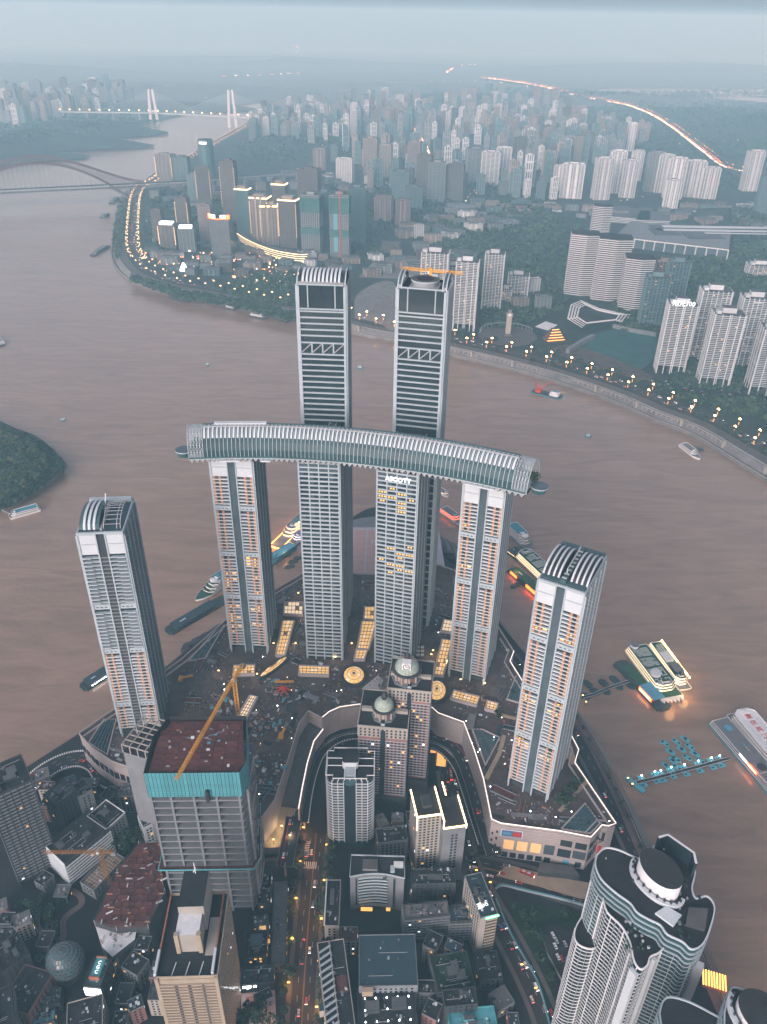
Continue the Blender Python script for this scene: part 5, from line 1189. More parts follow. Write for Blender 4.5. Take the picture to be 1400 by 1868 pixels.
t, W, D, H = block('department_store', 'dark terrace roof dotted with small white lamps below the blue grey roof', (655, 1905), (765, 1898), (656, 1806), 44, wall='concrete_dark', roof='roof_dark', plant=2)
b = MB()
for i in range(5):
    for j in range(4): x, y = W * (.12 + .19 * i), D * (.15 + .22 * j); b.box(x, y, H, x + .6, y + .6, H + .8, 'lamp_white')
ob('terrace_lamps', b, t)
t, W, D, H = block('apartment_block', 'dark block with green roof and stepped white balconies', (800, 1812), (868, 1800), (806, 1742), 44, wall='concrete_dark', roof='leaf_dark', plant=3, bands='concrete', bandh=.8, out=.7)
block('apartment_block', 'narrow dark block in front of the green roofed one', (812, 1838), (872, 1832), (814, 1806), 50, wall='concrete_dark', roof='roof_dark', plant=2)
block('school', 'teal painted building with small dark windows at the bottom edge', (822, 1880), (908, 1872), (826, 1842), 42, wall='teal_panel', roof='teal_panel', plant=2, bay=5, ww=1.8, wh=2.4, fh=4.5)
block('shop_block', 'low dark block between the green roof and the east street', (875, 1790), (918, 1785), (872, 1738), 34, wall='concrete_dark', roof='roof_dark', plant=2)
# shops on the left of the main street
for lab, a, c, d, z, rf in [('low roof with a warm lit shop corner under the teal wrapped tower', (462, 1712), (492, 1708), (465, 1672), 30, 'roof_grey'), ('low shop with a glazed roof box left of the main street', (446, 1748), (486, 1745), (450, 1700), 34, 'roof_dark'), ('long low shop roof beside the main street', (494, 1760), (522, 1758), (500, 1610), 30, 'roof_grey'), ('dark shop roof near the crossing', (470, 1650), (494, 1648), (472, 1585), 32, 'roof_dark'), ('low teal canopy roof above the pink forecourt', (440, 1798), (500, 1792), (440, 1765), 30, 'roof_teal')]:
    t, W, D, H = block('shop', lab, a, c, d, z, wall='concrete_dark', roof=rf, plant=2, lit=.25)
    if 'warm lit' in lab: b = MB(); b.box(W * .2, -.2, 2, W, .0, 7, 'skylight_glow'); b.box(W * .1, D * .1, H, W * .8, D * .5, H + .5, 'skylight_glow'); ob('lit_front', b, t)
    if 'glazed' in lab: b = MB(); b.box(W * .2, D * .4, H, W * .8, D * .85, H + 1.5, 'glass_grey'); ob('roof_glazing', b, t)
    if 'canopy' in lab:
        b = MB(); b.box(W * .05, -.5, H - 3, W * .3, .0, H - 1.6, 'lamp_white'); b.box(W * .38, -.5, H - 3, W * .46, .0, H - 1.6, 'lamp_white'); ob('floodlight', b, t)
b = MB(); b.prism(A([(440, 1812), (502, 1806), (506, 1900), (440, 1900)], ZG), ZG, ZG + .3, 'plaza_pink', bottom=False); ob('pink_forecourt', b, kind='structure')
x, y = at(450, 1830, ZG); t = thing('gate', 'red lattice gate frame on the pink forecourt', 'gate', (x, y, ZG), .2); b = MB()
for i in range(4): b.box(i * 1.6, 0, 0, i * 1.6 + .25, .25, 7, 'crane_red'); b.box(0, 0, 1 + i * 1.9, 5, .25, 1.25 + i * 1.9, 'crane_red')
ob('frame', b, t)
# --- sloping embankment, retaining walls and car park on the right
b = MB(); b.strip(smooth_path(A([(905, 1622), (918, 1616), (960, 1626), (1020, 1640), (1070, 1654)], ZG), 4), -.6, .6, ZG, ZG + 2.2, 'concrete_light', 'tarp_blue'); ob('retaining_wall', b, kind='structure')
b = MB(); b.strip(smooth_path(A([(1005, 1880), (990, 1820), (975, 1780), (955, 1745), (930, 1700), (905, 1640)], ZG), 4), -.5, .5, ZG, ZG + 1.6, 'concrete', 'tarp_blue'); ob('retaining_wall', b, kind='structure')
b = MB(); b.prism(A([(985, 1692), (1000, 1684), (1052, 1700), (1060, 1790), (1030, 1795), (1000, 1738)], ZG + 3), ZG, ZG + 3, 'concrete', 'asphalt', bottom=False); ob('car_park', b, kind='structure')
b = MB(); b.prism(A([(925, 1640), (1060, 1668), (1055, 1695), (1000, 1680), (982, 1692), (1000, 1760), (1030, 1870), (1012, 1880)], ZG), ZG, ZG + .06, 'leaf_dark', bottom=False); ob('planted_slope', b, kind='structure')
# --- big wavy riverside towers
def wavy(label, vols, drum=None, extras=None):
    o_ = at(*vols[0][0][0], vols[0][1]); t = thing('apartment_tower', label, 'tower', (*o_, ZG))
    for vi, (px, zt, zlow, bandm, glass, crown) in enumerate(vols):
        q = smooth_path(A(px + [px[0]], zt), 4)[:-1]; q = [(x - o_[0], y - o_[1]) for x, y in q]; H = zt - ZG
        a = sum(q[i][0] * q[(i + 1) % len(q)][1] - q[(i + 1) % len(q)][0] * q[i][1] for i in range(len(q)))
        if a > 0: q = q[::-1]
        lp = q + [q[0]]
        b = MB(); b.prism(q, zlow - ZG - 1, H - .2, glass, 'roof_dark', bottom=False); ob('wall', b, t)
        bm = MB(); bm.strip(lp, -.05, .34, 0, .46, bandm); bm = bm.mesh('balcony_band'); z = zlow - ZG + 3
        ncr = 3 if crown else 0
        while z < H - 1.5 - ncr * 4.2: ob('balcony_band', bm, t, (0, 0, z)); z += 3.5
        b = MB(); b.strip(lp, -.2, .4, H - .4, H + .8, bandm); ob('parapet', b, t); b = MB()
        for k, (x, y, a_) in enumerate(walk(lp, 3.1)):
            b.frame(x, y, a_); h0 = zlow - ZG if k % 3 else (zlow - ZG) + 40
            b.box(-.14, -.1, h0, .14, .5 if k % 3 else .75, H - (14 if crown else .5), bandm if k % 3 == 0 else 'fin_grey')
        ob('balcony_dividers', b, t, kind='stuff')
        if crown:
            c2 = MB(); c2.strip(lp, .1, .9, 0, .7, 'concrete_light'); c2 = c2.mesh('crown_band')
            for k in range(3): ob('crown_band', c2, t, (0, 0, H - 4 - k * 4.2))
            b = MB()
            for x, y, a_ in walk(lp, 4.5): b.frame(x, y, a_); b.box(-.1, -.1, H - 13, .1, .5, H, 'teal_frame')
            ob('crown_mullions', b, t)
    return t, o_
CT1 = [(1090, 1560), (1087, 1580), (1098, 1605), (1125, 1630), (1150, 1648), (1163, 1665), (1185, 1678), (1205, 1688), (1218, 1705), (1245, 1718), (1262, 1732), (1282, 1722), (1296, 1690), (1303, 1655), (1290, 1636), (1270, 1640), (1262, 1620), (1268, 1590), (1255, 1572), (1200, 1545), (1190, 1552), (1170, 1568), (1130, 1552), (1105, 1548)]
CT2 = [(1100, 1636), (1108, 1664), (1134, 1690), (1150, 1720), (1157, 1752), (1168, 1768), (1180, 1762), (1186, 1746), (1202, 1738), (1218, 1720), (1224, 1704), (1190, 1684), (1150, 1656)]
CT3 = [(1066, 1668), (1052, 1690), (1049, 1712), (1060, 1726), (1085, 1730), (1115, 1705), (1105, 1668)]
t, o_ = wavy('tall wavy apartment tower with white curved balconies and a slanted white drum on top', [(CT1, 190, ZG, 'white_panel', 'glass_bridge', True), (CT2, 178, ZG, 'white_paint', 'glass_dark', False), (CT3, 142, ZG, 'white_paint', 'glass_dark', False)])
def drum(t, o_, px, z, rx, ry, rz, h0, h1, H):
    x, y = at(*px, z); b = MB(); b.frame(x - o_[0], y - o_[1], rz); N = 36; i = len(b.v)
    b.v += [b.P((rx * math.cos(2 * PI * k / N), ry * math.sin(2 * PI * k / N), H)) for k in range(N)] + [b.P((rx * math.cos(2 * PI * k / N), ry * math.sin(2 * PI * k / N), H + h0 + (h1 - h0) * (.5 + .5 * math.sin(2 * PI * k / N)))) for k in range(N)]
    w1, w2 = b.mi('white_paint'), b.mi('roof_dark')
    for k in range(N): b.f.append((k, (k + 1) % N, N + (k + 1) % N, N + k)); b.m.append(w1)
    b.f.append(tuple(N + k for k in range(N))); b.m.append(w2); ob('roof_drum', b, t)
    b = MB(); b.frame(x - o_[0], y - o_[1], rz); e = [(1.18 * rx * math.cos(PI + PI * 1.1 * k / 24), 1.18 * ry * math.sin(PI + PI * 1.1 * k / 24)) for k in range(25)]; b.strip(e, -1.6, .5, H, H + 2.2, 'white_panel')
    for k in range(0, 24, 2): b.box(e[k][0] - .5, e[k][1] - .5, H + 2.2, e[k][0] + .5, e[k][1] + .5, H + 3.6, 'concrete_dark')
    ob('drum_collar', b, t)
drum(t, o_, (1198, 1610), 190, 12.5, 7.6, math.radians(-55), 10, 15, 190 - ZG)
b = MB(); q = [(x - o_[0], y - o_[1]) for x, y in A([(1195, 1668), (1215, 1655), (1243, 1672), (1228, 1692)], 190)]; b.prism(q, 190 - ZG, 191.5 - ZG, 'white_panel'); 
q = [(x - o_[0], y - o_[1]) for x, y in A([(1255, 1660), (1290, 1662), (1285, 1700), (1250, 1690)], 190)]; b.prism(q, 190 - ZG, 192.5 - ZG, 'concrete_dark', 'paving'); ob('rooftop_room', b, t)
b = MB(); q = [(x - o_[0], y - o_[1]) for x, y in A([(1198, 1540), (1215, 1535), (1262, 1568), (1266, 1588)], 196)]; b.strip(q, -.7, .7, 190 - ZG, 202 - ZG, 'glass_dark', 'white_paint'); ob('roof_screen', b, t)
pmv = boxmesh('end_wall', 2.0, 4.5, 156, 'white_panel')
for px, z in (((1160, 1772), 178), ((1195, 1745), 178)):
    x, y = at(*px, z); ob('end_wall', pmv, t, (x - o_[0], y - o_[1] - 1.5, 0), .5)
x, y = at(1262, 1735, 176); ob('end_wall', boxmesh('end_wall', 9, 4, 148, 'white_paint'), t, (x - o_[0] - 2, y - o_[1] - 1.5, 0), math.radians(-25))
b = MB(); rr = random.Random(8)
for k in range(34): x, y = at(rr.uniform(1135, 1185), rr.uniform(1680, 1740), 178); b.box(x - o_[0], y - o_[1], 178 - ZG, x - o_[0] + 1, y - o_[1] + 1, 179.2 - ZG, rr.choice(['white_panel', 'grey_metal', 'leaf_mid', 'leaf_dark']))
ct = [(1105, 1562), (1150, 1580), (1175, 1600), (1165, 1640), (1125, 1618), (1100, 1585)]
for k in range(60):
    px, py = rr.uniform(1095, 1290), rr.uniform(1560, 1715)
    if inside((px, py), ct) or (px > 1225 and inside((px, py), CT1)): x, y = at(px, py, 190); s_ = rr.uniform(.4, 1.8); b.box(x - o_[0], y - o_[1], 190 - ZG, x - o_[0] + s_, y - o_[1] + s_ * 1.5, 190.4 + rr.random() * 1.6 - ZG, rr.choice(['grey_metal', 'concrete', 'leaf_dark', 'concrete_dark', 'red_deck', 'roof_teal', 'roof_grey']))
ob('terrace_units', b, t, kind='stuff')
D1 = [(1204, 1850), (1210, 1828), (1224, 1820), (1260, 1830), (1310, 1856), (1330, 1868), (1330, 1960), (1230, 1960), (1212, 1900)]
D2 = [(1322, 1850), (1330, 1815), (1345, 1803), (1400, 1830), (1500, 1880), (1500, 1990), (1340, 1990)]
t, o_ = wavy('second wavy apartment tower cut off by the bottom right corner', [(D1, 180, ZG, 'concrete_light', 'glass_teal', True), (D2, 192, ZG, 'concrete_light', 'glass_teal', True)])
drum(t, o_, (1392, 1868), 192, 13, 9, math.radians(-52), 5, 9, 192 - ZG)
# ================================================================ boats, piers and pontoons
def ship(name, label, bow, stern, B, decks=3, hull='ship_white', body='ship_white', roof='deck_grey', glow=None, inset=.12, disc=None, cat='ship', group=None, blunt=False, hh=2.6, dh=2.6, x0=.08, x1=.80, funnel=False, shrink=.035, seats=None, deckm='deck_grey', winm='glass_dark'):
    p, q = at(*stern, 0), at(*bow, 0); L = math.hypot(q[0] - p[0], q[1] - p[1]); rz = math.atan2(q[1] - p[1], q[0] - p[0])
    t = thing(name, label, cat, (*p, 0), rz, group)
    e = .985 if blunt else .80
    out = [(0, -B / 2 * .9), (L * .03, -B / 2), (L * e, -B / 2), (L * (.995 if blunt else .93), -B * (.45 if blunt else .27)), (L, 0), (L * (.995 if blunt else .93), B * (.45 if blunt else .27)), (L * e, B / 2), (L * .03, B / 2), (0, B / 2 * .9)]
    b = MB(); i = len(b.v); n = len(out); h = hh
    low = [(x * .965 + L * .012, y * .82) for x, y in out]
    b.v += [(x, y, -.4) for x, y in low] + [(x, y, h + (.9 if x > L * .9 and not blunt else 0)) for x, y in out]
    k = b.mi(hull)
    for j in range(n): b.f.append((i + j, i + (j + 1) % n, i + n + (j + 1) % n, i + n + j)); b.m.append(k)
    b.f.append(tuple(i + n + j for j in range(n))); b.m.append(b.mi(deckm)); ob('hull', b, t)
    b = MB(); b.strip(out + [out[0]], -.05, .18, h, h + 1.0, hull); ob('bulwark', b, t)
    z = h; a0, a1, w = x0, x1, B * (1 - inset)
    for d in range(decks):
        b = MB(); xa, xb = L * a0, L * a1; nose = min(4, (xb - xa) * .12)
        poly = [(xa, -w / 2), (xb - nose, -w / 2), (xb, -w * .25), (xb, w * .25), (xb - nose, w / 2), (xa, w / 2)]
        b.prism(poly, z, z + dh - .35, body, bottom=False); dk = ob('deckhouse', b, t)
        b = MB(); b.strip(poly + [poly[0]], 0, .25, z + .8, z + dh - .8, winm); ob('window_band', b, dk)
        b = MB(); big = [(xa - .6, -w / 2 - .8), (xb - nose, -w / 2 - .8), (xb + .8, -w * .25), (xb + .8, w * .25), (xb - nose, w / 2 + .8), (xa - .6, w / 2 + .8)]
        b.prism(big, z + dh - .35, z + dh, body, roof if d == decks - 1 else deckm); dq = ob('deck', b, t)
        b = MB(); b.strip(big + [big[0]], -.1, .1, z + dh, z + dh + .8, body); ob('railing', b, dq)
        if glow: b = MB(); b.strip(big + [big[0]], -.12, .2, z + dh - .42, z + dh - .1, glow); ob('light_strip', b, dq)
        z += dh; a0 += shrink; a1 -= shrink * 1.3; w *= .94
    if seats:
        b = MB(); xa, xb = L * a0, L * (a1 + shrink)
        for i in range(int((xb - xa) / 2.2)):
            for j in range(max(1, int(w / 2.2))):
                if (i % 7) and R.random() < .85: b.box(xa + 1 + i * 2.2, -w / 2 + .6 + j * 2.2, z, xa + 2.1 + i * 2.2, -w / 2 + 1.6 + j * 2.2, z + .6, seats)
        ob('deck_tables', b, t, kind='stuff')
    if disc: b = MB(); b.cyl(L * disc, 0, w * .36, w * .36, z, z + .8, 'ship_white', 24); b.cyl(L * disc, 0, w * .30, w * .05, z + .8, z + 1.6, 'white_paint', 24); ob('round_canopy', b, t)
    if funnel: b = MB(); b.box(L * .25, -1.5, z, L * .29, 1.5, z + 3.5, 'ship_red'); ob('funnel', b, t)
    b = MB(); b.box(L * (a1 - .06), -w * .2, z, L * (a1 - .01), w * .2, z + 2.2, body, roof); b.bar((L * (a1 - .03), 0, z + 2), (L * (a1 - .03), 0, z + 6), .15, 'pipe_grey'); ob('wheelhouse', b, t)
    return t, L, z
def pontoon(name, label, a, c, B, h=1.8, m='hull_dark', shed=True, group=None, cat='pier', lights=None, roofm='roof_teal'):
    p, q = at(*a, 0), at(*c, 0); L = math.hypot(q[0] - p[0], q[1] - p[1]); rz = math.atan2(q[1] - p[1], q[0] - p[0])
    t = thing(name, label, cat, (*p, 0), rz, group)
    b = MB(); b.box(0, -B / 2, -.4, L, B / 2, h, m, 'hull_dark'); b.box(-2, -B * .3, -.4, 0, B * .3, h * .8, m); b.box(L, -B * .3, -.4, L + 2, B * .3, h * .8, m); ob('hull', b, t)
    if shed:
        b = MB(); b.box(L * .1, -B * .34, h, L * .75, B * .34, h + 3.2, 'concrete_dark'); ob('shed', b, t)
        b = MB(); b.box(L * .08, -B * .42, h + 3.2, L * .78, B * .42, h + 3.7, roofm); b.box(L * .2, -.6, h + 3.7, L * .3, .6, h + 4.0, 'white_panel'); ob('shed_roof', b, t)
    b = MB()
    for k in range(int(L / 6)):
        for s in (-1, 1): b.cyl(3 + k * 6, s * B * .46, .45, .45, h, h + .9, 'black_metal', 6)
    ob('bollards', b, t)
    if lights: b = MB(); [b.box(L * .12 + k * 2.6, -B * .5, h + 1.2, L * .12 + k * 2.6 + 1.2, -B * .5 + .5, h + 1.8, lights) for k in range(int(L * .7 / 2.6))]; ob('light_row', b, t)
    return t, L
ship('cruise_ship', 'white cruise ship with teal roof and round white canopy beside the left slim tower', (357, 1099), (455, 1030), 18, 4, roof='hull_teal', disc=.66, deckm='deck_green')
pontoon('landing_pier', 'long dark landing pier beside the white cruise ship', (308, 1154), (412, 1093), 15, 2.2)
pontoon('landing_pier', 'dark landing pier with a row of pale lights left of the unfinished grey tower', (153, 1256), (228, 1208), 14, 2.2, lights='lamp_white')
b = MB(); rr = random.Random(2)
t = thing('breakwater_piles', 'jagged row of dark piles below the left podium wall', 'breakwater', (*at(338, 1186, 0), 0))
pa, pb = at(338, 1186, 0), at(418, 1140, 0)
for k in range(22):
    u = k / 21; x, y = (pb[0] - pa[0]) * u, (pb[1] - pa[1]) * u; b = MB(); b.prism([(x - 3, y - 5), (x + 3.4, y - 3.5), (x + 2, y + 6), (x - 2, y + 5)], -.5, 3 + rr.random() * 2, 'concrete_dark'); ob('pile', b, t)
ship('ferry', 'brightly lit orange edged dinner boat left of the plain hotel tower', (502, 1002), (572, 934), 17, 3, hull='ship_orange', roof='deck_grey', glow='ship_orange', blunt=True, x0=.06, x1=.72, seats='tarp_blue', winm='ship_glow')
x, y = at(546, 960, 10); t = thing('canopy', 'glowing white octagonal canopy on the orange lit boat', 'canopy', (x, y, 10)); b = MB()
for k in range(8): a0, a1 = 2 * PI * k / 8, 2 * PI * (k + .93) / 8; b.face([(6.5 * math.cos(a0), 6.5 * math.sin(a0), 2.6), (6.5 * math.cos(a1), 6.5 * math.sin(a1), 2.6), (.4 * math.cos(a1), .4 * math.sin(a1), 5), (.4 * math.cos(a0), .4 * math.sin(a0), 5)], 'skylight_pale')
b.cyl(0, 0, .5, .5, -.3, 5.2, 'ship_white', 8); b.cyl(0, 0, .9, .3, 5, 7, 'lamp_warm', 8); ob('canopy_panels', b, t)
ship('ferry', 'small white and violet lit boat right of the orange edged one', (532, 994), (568, 968), 13, 2, glow='sign_violet', roof='paint_blue', blunt=True)
ship('ferry', 'blue roofed ferry with open decks below the orange lit boat', (492, 1030), (537, 1000), 13, 2, hull='hull_teal', body='hull_teal', roof='ship_blue', blunt=True, x0=.04, x1=.9)
small = [(516, 1016), (528, 1027), (522, 1036), (538, 1020), (528, 1070), (512, 1076)]
for i, (px, py) in enumerate(small): pontoon('mooring_pontoon', 'small dark green mooring pontoon at the left water front of the towers', (px, py), (px + 13, py - 3), 6, 1.2, 'pontoon_green', False, 'green mooring pontoons left', 'pontoon')
ship('ferry', 'white sided ferry with teal roof moored below the wooded point', (18, 946), (74, 930), 12, 2, roof='hull_teal', blunt=True, x0=.05, x1=.93)
b = MB(); b.strip(A([(0, 928), (22, 938)], 3), -1, 1, 2, 2.6, 'pipe_grey'); t = thing('gangway', 'grey gangway from the wooded point to the white sided ferry', 'gangway', (0, 0, 0)); ob('deck', b, t)
ship('ship', 'blunt dark vessel cut off at the left edge of the river', (-14, 615), (4, 632), 16, 2, hull='hull_dark', blunt=True)
ship('ferry', 'ferry with a glowing red strip on its roof right of the tall right skyscraper', (842, 957), (806, 932), 13, 2, roof='deck_grey', glow='led_red', blunt=True)
ship('ferry', 'small warm lit boat just visible beyond the right skyscraper', (818, 908), (800, 896), 8, 1, glow='ship_glow')
ship('cruise_ship', 'white cruise ship with blue bow behind the right slim tower', (970, 1006), (925, 962), 18, 4, hull='ship_blue', roof='hull_teal', disc=.7)
pontoon('landing_pier', 'dark landing pier behind the right slim tower under the white cruise ship', (932, 1006), (952, 1020), 16, 2.4, lights='ship_glow')
t, L = pontoon('landing_pier', 'landing pier with a glowing orange red sign between the right hand towers', (934, 1040), (998, 1096), 15, 2.2, roofm='deck_green')
b = MB(); b.box(L * .1, -8, 2.4, L * .28, -7.2, 5.4, 'led_red'); ob('sign_panel', b, t); b = MB(); b.box(L * .55, -8, 2.4, L * .95, -7.2, 6.2, 'led_red'); ob('sign_panel', b, t)
ship('cruise_ship', 'warm lit restaurant ship with a rounded green top deck between the right slim towers', (950, 1012), (1020, 1078), 24, 3, glow='ship_glow', roof='deck_green', seats='white_paint', winm='ship_glow', x0=.02, x1=.97, shrink=.01, blunt=True)
pontoon('landing_pier', 'short gangway pontoon left of the glowing orange red sign', (935, 1072), (950, 1064), 6, 1.4, 'pontoon_green', False)
# the big illuminated ship
t, L = pontoon('landing_pier', 'dark landing pier with red lit sign and blue roofed hut beside the illuminated ship', (1131, 1210), (1212, 1294), 17, 2.4, shed=False)
b = MB(); b.box(L * .10, -5, 2.4, L * .55, 7, 2.9, 'deck_green'); ob('deck', b, t); b = MB(); b.box(L * .58, -6.5, 2.4, L * .86, 5.5, 6.5, 'concrete_dark'); b.box(L * .56, -7.5, 6.5, L * .88, 6.5, 7.1, 'ship_blue'); ob('hut', b, t)
b = MB(); b.box(L * .58, -8.6, 3, L * .85, -8.0, 6.6, 'led_red'); b.box(L * .60, -8.8, 3.6, L * .83, -8.6, 6.0, 'edge_glow'); ob('sign_panel', b, t)
t, L, z = ship('cruise_ship', 'large illuminated ship with green tabled decks glowing on the water at the right', (1226, 1278), (1158, 1188), 26, 3, glow='ship_glow', roof='deck_green', seats='white_paint', x0=.02, x1=.86, shrink=.012, blunt=True, deckm='deck_green', winm='ship_glow')
b = MB(); b.cyl(L * .04, -4, 4.5, 4.5, z, z + 2.6, 'ship_white', 20, 'deck_grey'); b.cyl(L * .62, -4, 5.5, 5.5, z, z + 3.2, 'ship_white', 20, 'tarp_white'); ob('round_house', b, t)
b = MB()
for k in range(6): b.prism([(L * .98, -13 + k * 4.2), (L * 1.0, -13 + k * 4.2), (L * 1.0 + 4.5, -11 + k * 4.2), (L * 1.0, -9 + k * 4.2), (L * .98, -9 + k * 4.2)], 1.5, 4.2, 'white_paint')
ob('scalloped_prow', b, t)
t, L, z = ship('cruise_ship', 'illuminated twin hull with white canopies on the outer side of the large lit ship', (1250, 1262), (1192, 1182), 15, 3, glow='ship_glow', roof='deck_green', seats='white_paint', x0=.02, x1=.9, shrink=.012, blunt=True, winm='ship_glow')
b = MB(); b.box(L * .30, -5, z, L * .5, 3, z + 2.8, 'ship_white', 'tarp_white'); b.box(L * .58, -5, z, L * .78, 5, z + 4, 'glass_dark', 'deck_grey'); ob('canopy', b, t)
b = MB(); rr = random.Random(6)
for k in range(20): b.box(L * rr.uniform(.02, .9), 6.2, z + rr.uniform(0, 2), L * rr.uniform(.02, .9) * 0 + 0 + 0, 6.2, z, 'ship_glow') if False else b.cyl(L * (.04 + .045 * k), 6.4, .55, .2, z + .6, z + 2.6, 'lamp_warm', 6)
ob('lamp_row', b, t)
# floating walkway with dark green pontoons to that ship
def walkway(label, pts, m='concrete_dark', w=1.6):
    b = MB(); p = A(pts, 0); b.strip(p, -w, w, .4, 1.0, m); b.strip(p, -w - .1, -w + .1, 1.0, 2.0, 'pipe_grey'); b.strip(p, w - .1, w + .1, 1.0, 2.0, 'pipe_grey'); t = thing('floating_walkway', label, 'footbridge', (0, 0, 0)); ob('deck', b, t); return p
walkway('dark floating walkway from the bank to the illuminated ship', [(1062, 1274), (1085, 1268), (1112, 1256), (1160, 1240)])
for px, py, l in [(1068, 1270, 9), (1084, 1262, 12), (1105, 1262, 9), (1128, 1253, 9), (1100, 1246, 12), (1120, 1240, 13), (1150, 1252, 10), (1070, 1248, 14)]: pontoon('mooring_pontoon', 'dark green mooring pontoon along the walkway to the illuminated ship', (px - l * .3, py - l * .3), (px + l * .5, py + l * .35), 7, 1.3, 'pontoon_green', False, 'dark pontoons by the walkway', 'pontoon')
# the long teal hulled quay ship with the white ribbed roof ship beyond
p, q = at(1291, 1322, 0), at(1399, 1449, 0); L = math.hypot(q[0] - p[0], q[1] - p[1]) * 1.0; rz = math.atan2(q[1] - p[1], q[0] - p[0])
t = thing('landing_pier', 'long grey landing pier with teal hull and lit sign at the right edge', 'pier', (*p, 0), rz); B = 22
b = MB(); b.box(0, 0, -.4, L, B, 2, 'hull_teal', 'deck_grey'); ob('hull', b, t)
for k in range(3): b = MB(); b.strip([(1, 1 + k * .9), (L - 1, 1 + k * .9), (L - 1, B - 1), (1, B - 1), (1, 1 + k * .9)], -.25, .25, 2 + k * 1.6, 2.5 + k * 1.6, 'ship_white'); ob('railing', b, t)
b = MB(); b.box(2, 3, 2, L - 2, B - 1, 5.5, 'concrete_dark', 'deck_grey'); b.cyl(L * .16, B * .55, 3.6, 3.6, 5.5, 6.4, 'hull_teal', 20, 'ship_blue'); b.box(L * .66, 4, 5.5, L * .80, B - 3, 6.2, 'ship_white', 'deck_grey'); b.cyl(L * .73, B * .5, 4.2, 4.2, 6.2, 6.6, 'black_metal', 20); b.box(L * .82, 4, 5.5, L * .95, B - 3, 6.2, 'ship_white', 'deck_grey'); ob('superstructure', b, t)
b = MB()
for k in range(3): b.box(L * .40 + k * 3.4, B * .55, 5.5, L * .40 + k * 3.4 + 2.2, B * .55 + 1.6, 6.4, ['ship_blue', 'cream', 'cream'][k])
ob('deck_boxes', b, t)
b = MB(); b.box(L * .52, .2, 6, L * .64, .8, 8.6, 'sign_white'); b.box(L * .65, .2, 6, L * .80, .8, 8.6, 'led_red'); b.box(L * .66, -.02, 6.7, L * .79, .2, 7.9, 'edge_glow'); ob('sign_panel', b, t)
t, L, z = ship('cruise_ship', 'long white ship with ribbed white roof and red lettering at the right edge', (1345, 1303), (1470, 1452), 27, 3, roof='ship_white', x0=.0, x1=.97, shrink=.004, blunt=True, winm='glass_dark')
rm = boxmesh('roof_rib', .5, 18, .35, 'white_panel')
for k in range(44): ob('roof_rib', rm, t, (6 + k * (L * .86 - 8) / 44, -9, z + .02))
b = MB(); b.box(L * .45, -4.5, z + .3, L * .9, 4.5, z + .55, 'white_paint'); ob('name_board', b, t)
for k, ch in enumerate('重庆两江游'): text('sign_lettering', ch, 7.0, t, (L * (.86 - .085 * k), 0, z + .75), (0, 0, PI / 2 + PI), 'ship_red', .12)
pw = walkway('long floating walkway with cyan pontoons to the teal hulled pier', [(1150, 1432), (1200, 1420), (1260, 1404), (1330, 1385)])
rr = random.Random(3)
for px, py in [(1172, 1426), (1196, 1419), (1207, 1417), (1226, 1411), (1250, 1406), (1275, 1400), (1299, 1394), (1314, 1390)]:
    for s in (-1, 1):
        x, y = at(px + 2.5 * s, py + 6 * s, 0); t = thing('mooring_pontoon', 'small cyan pontoon on either side of the long floating walkway', 'pontoon', (x, y, 0), .3, 'cyan pontoons along the walkway')
        b = MB(); b.box(-3, -2.4, -.3, 3, 2.4, 1.0, 'pontoon_cyan'); ob('float', b, t)
        b = MB(); b.box(-2, -1.5, 1.0, -.6, -.3, 1.5, 'black_metal'); b.cyl(1.6, 1.2, .35, .35, 1, 1.7, 'black_metal', 6); ob('fittings', b, t)
        if s < 0: b = MB(); b.cyl(0, 0, .15, .15, 1, 4, 'pipe_grey', 6); b.cyl(0, 0, .7, .4, 4, 5, 'lamp_white', 8); ob('lamp', b, t)
x, y = at(1157, 1430, 0); t = thing('mooring_pontoon', 'longer cyan pontoon at the shore end of the floating walkway', 'pontoon', (x, y, 0), -.95); b = MB(); b.box(-9, -2.5, -.3, 11, 2.5, 1.1, 'pontoon_cyan'); b.box(-8, -1, 1.1, -6, 1, 2, 'concrete_dark'); ob('float', b, t)
def dinghy(px, py, a, L=9, B=4.2, kind=0):
    x, y = at(px, py, 0); t = thing('work_boat', 'cyan open boat moored in file beside the long floating walkway', 'boat', (x, y, 0), a, 'cyan boats moored in files')
    b = MB(); o_ = [(0, -B * .4), (L * .2, -B / 2), (L * .75, -B / 2), (L, 0), (L * .75, B / 2), (L * .2, B / 2), (0, B * .4)]; b.prism(o_, -.3, .8, 'pontoon_cyan', 'hull_dark' if kind else 'pontoon_cyan', bottom=False); b.strip(o_ + [o_[0]], -.2, .4, .8, 1.2, 'pontoon_cyan'); ob('hull', b, t)
    b = MB(); b.box(L * .3, -B * .3, .8, L * .62, B * .3, 1.5, 'hull_dark' if not kind else 'pontoon_cyan'); ob('cover', b, t)
for row in ([(1206, 1352), (1216, 1367), (1226, 1381)], [(1227, 1349), (1236, 1363), (1246, 1378)], [(1243, 1344), (1251, 1358), (1260, 1371), (1270, 1385)], [(1208, 1392), (1216, 1404)], [(1220, 1383), (1228, 1396)]):
    for i, (px, py) in enumerate(row): dinghy(px, py, -.86 + .05 * i, kind=(i + len(row)) % 2)
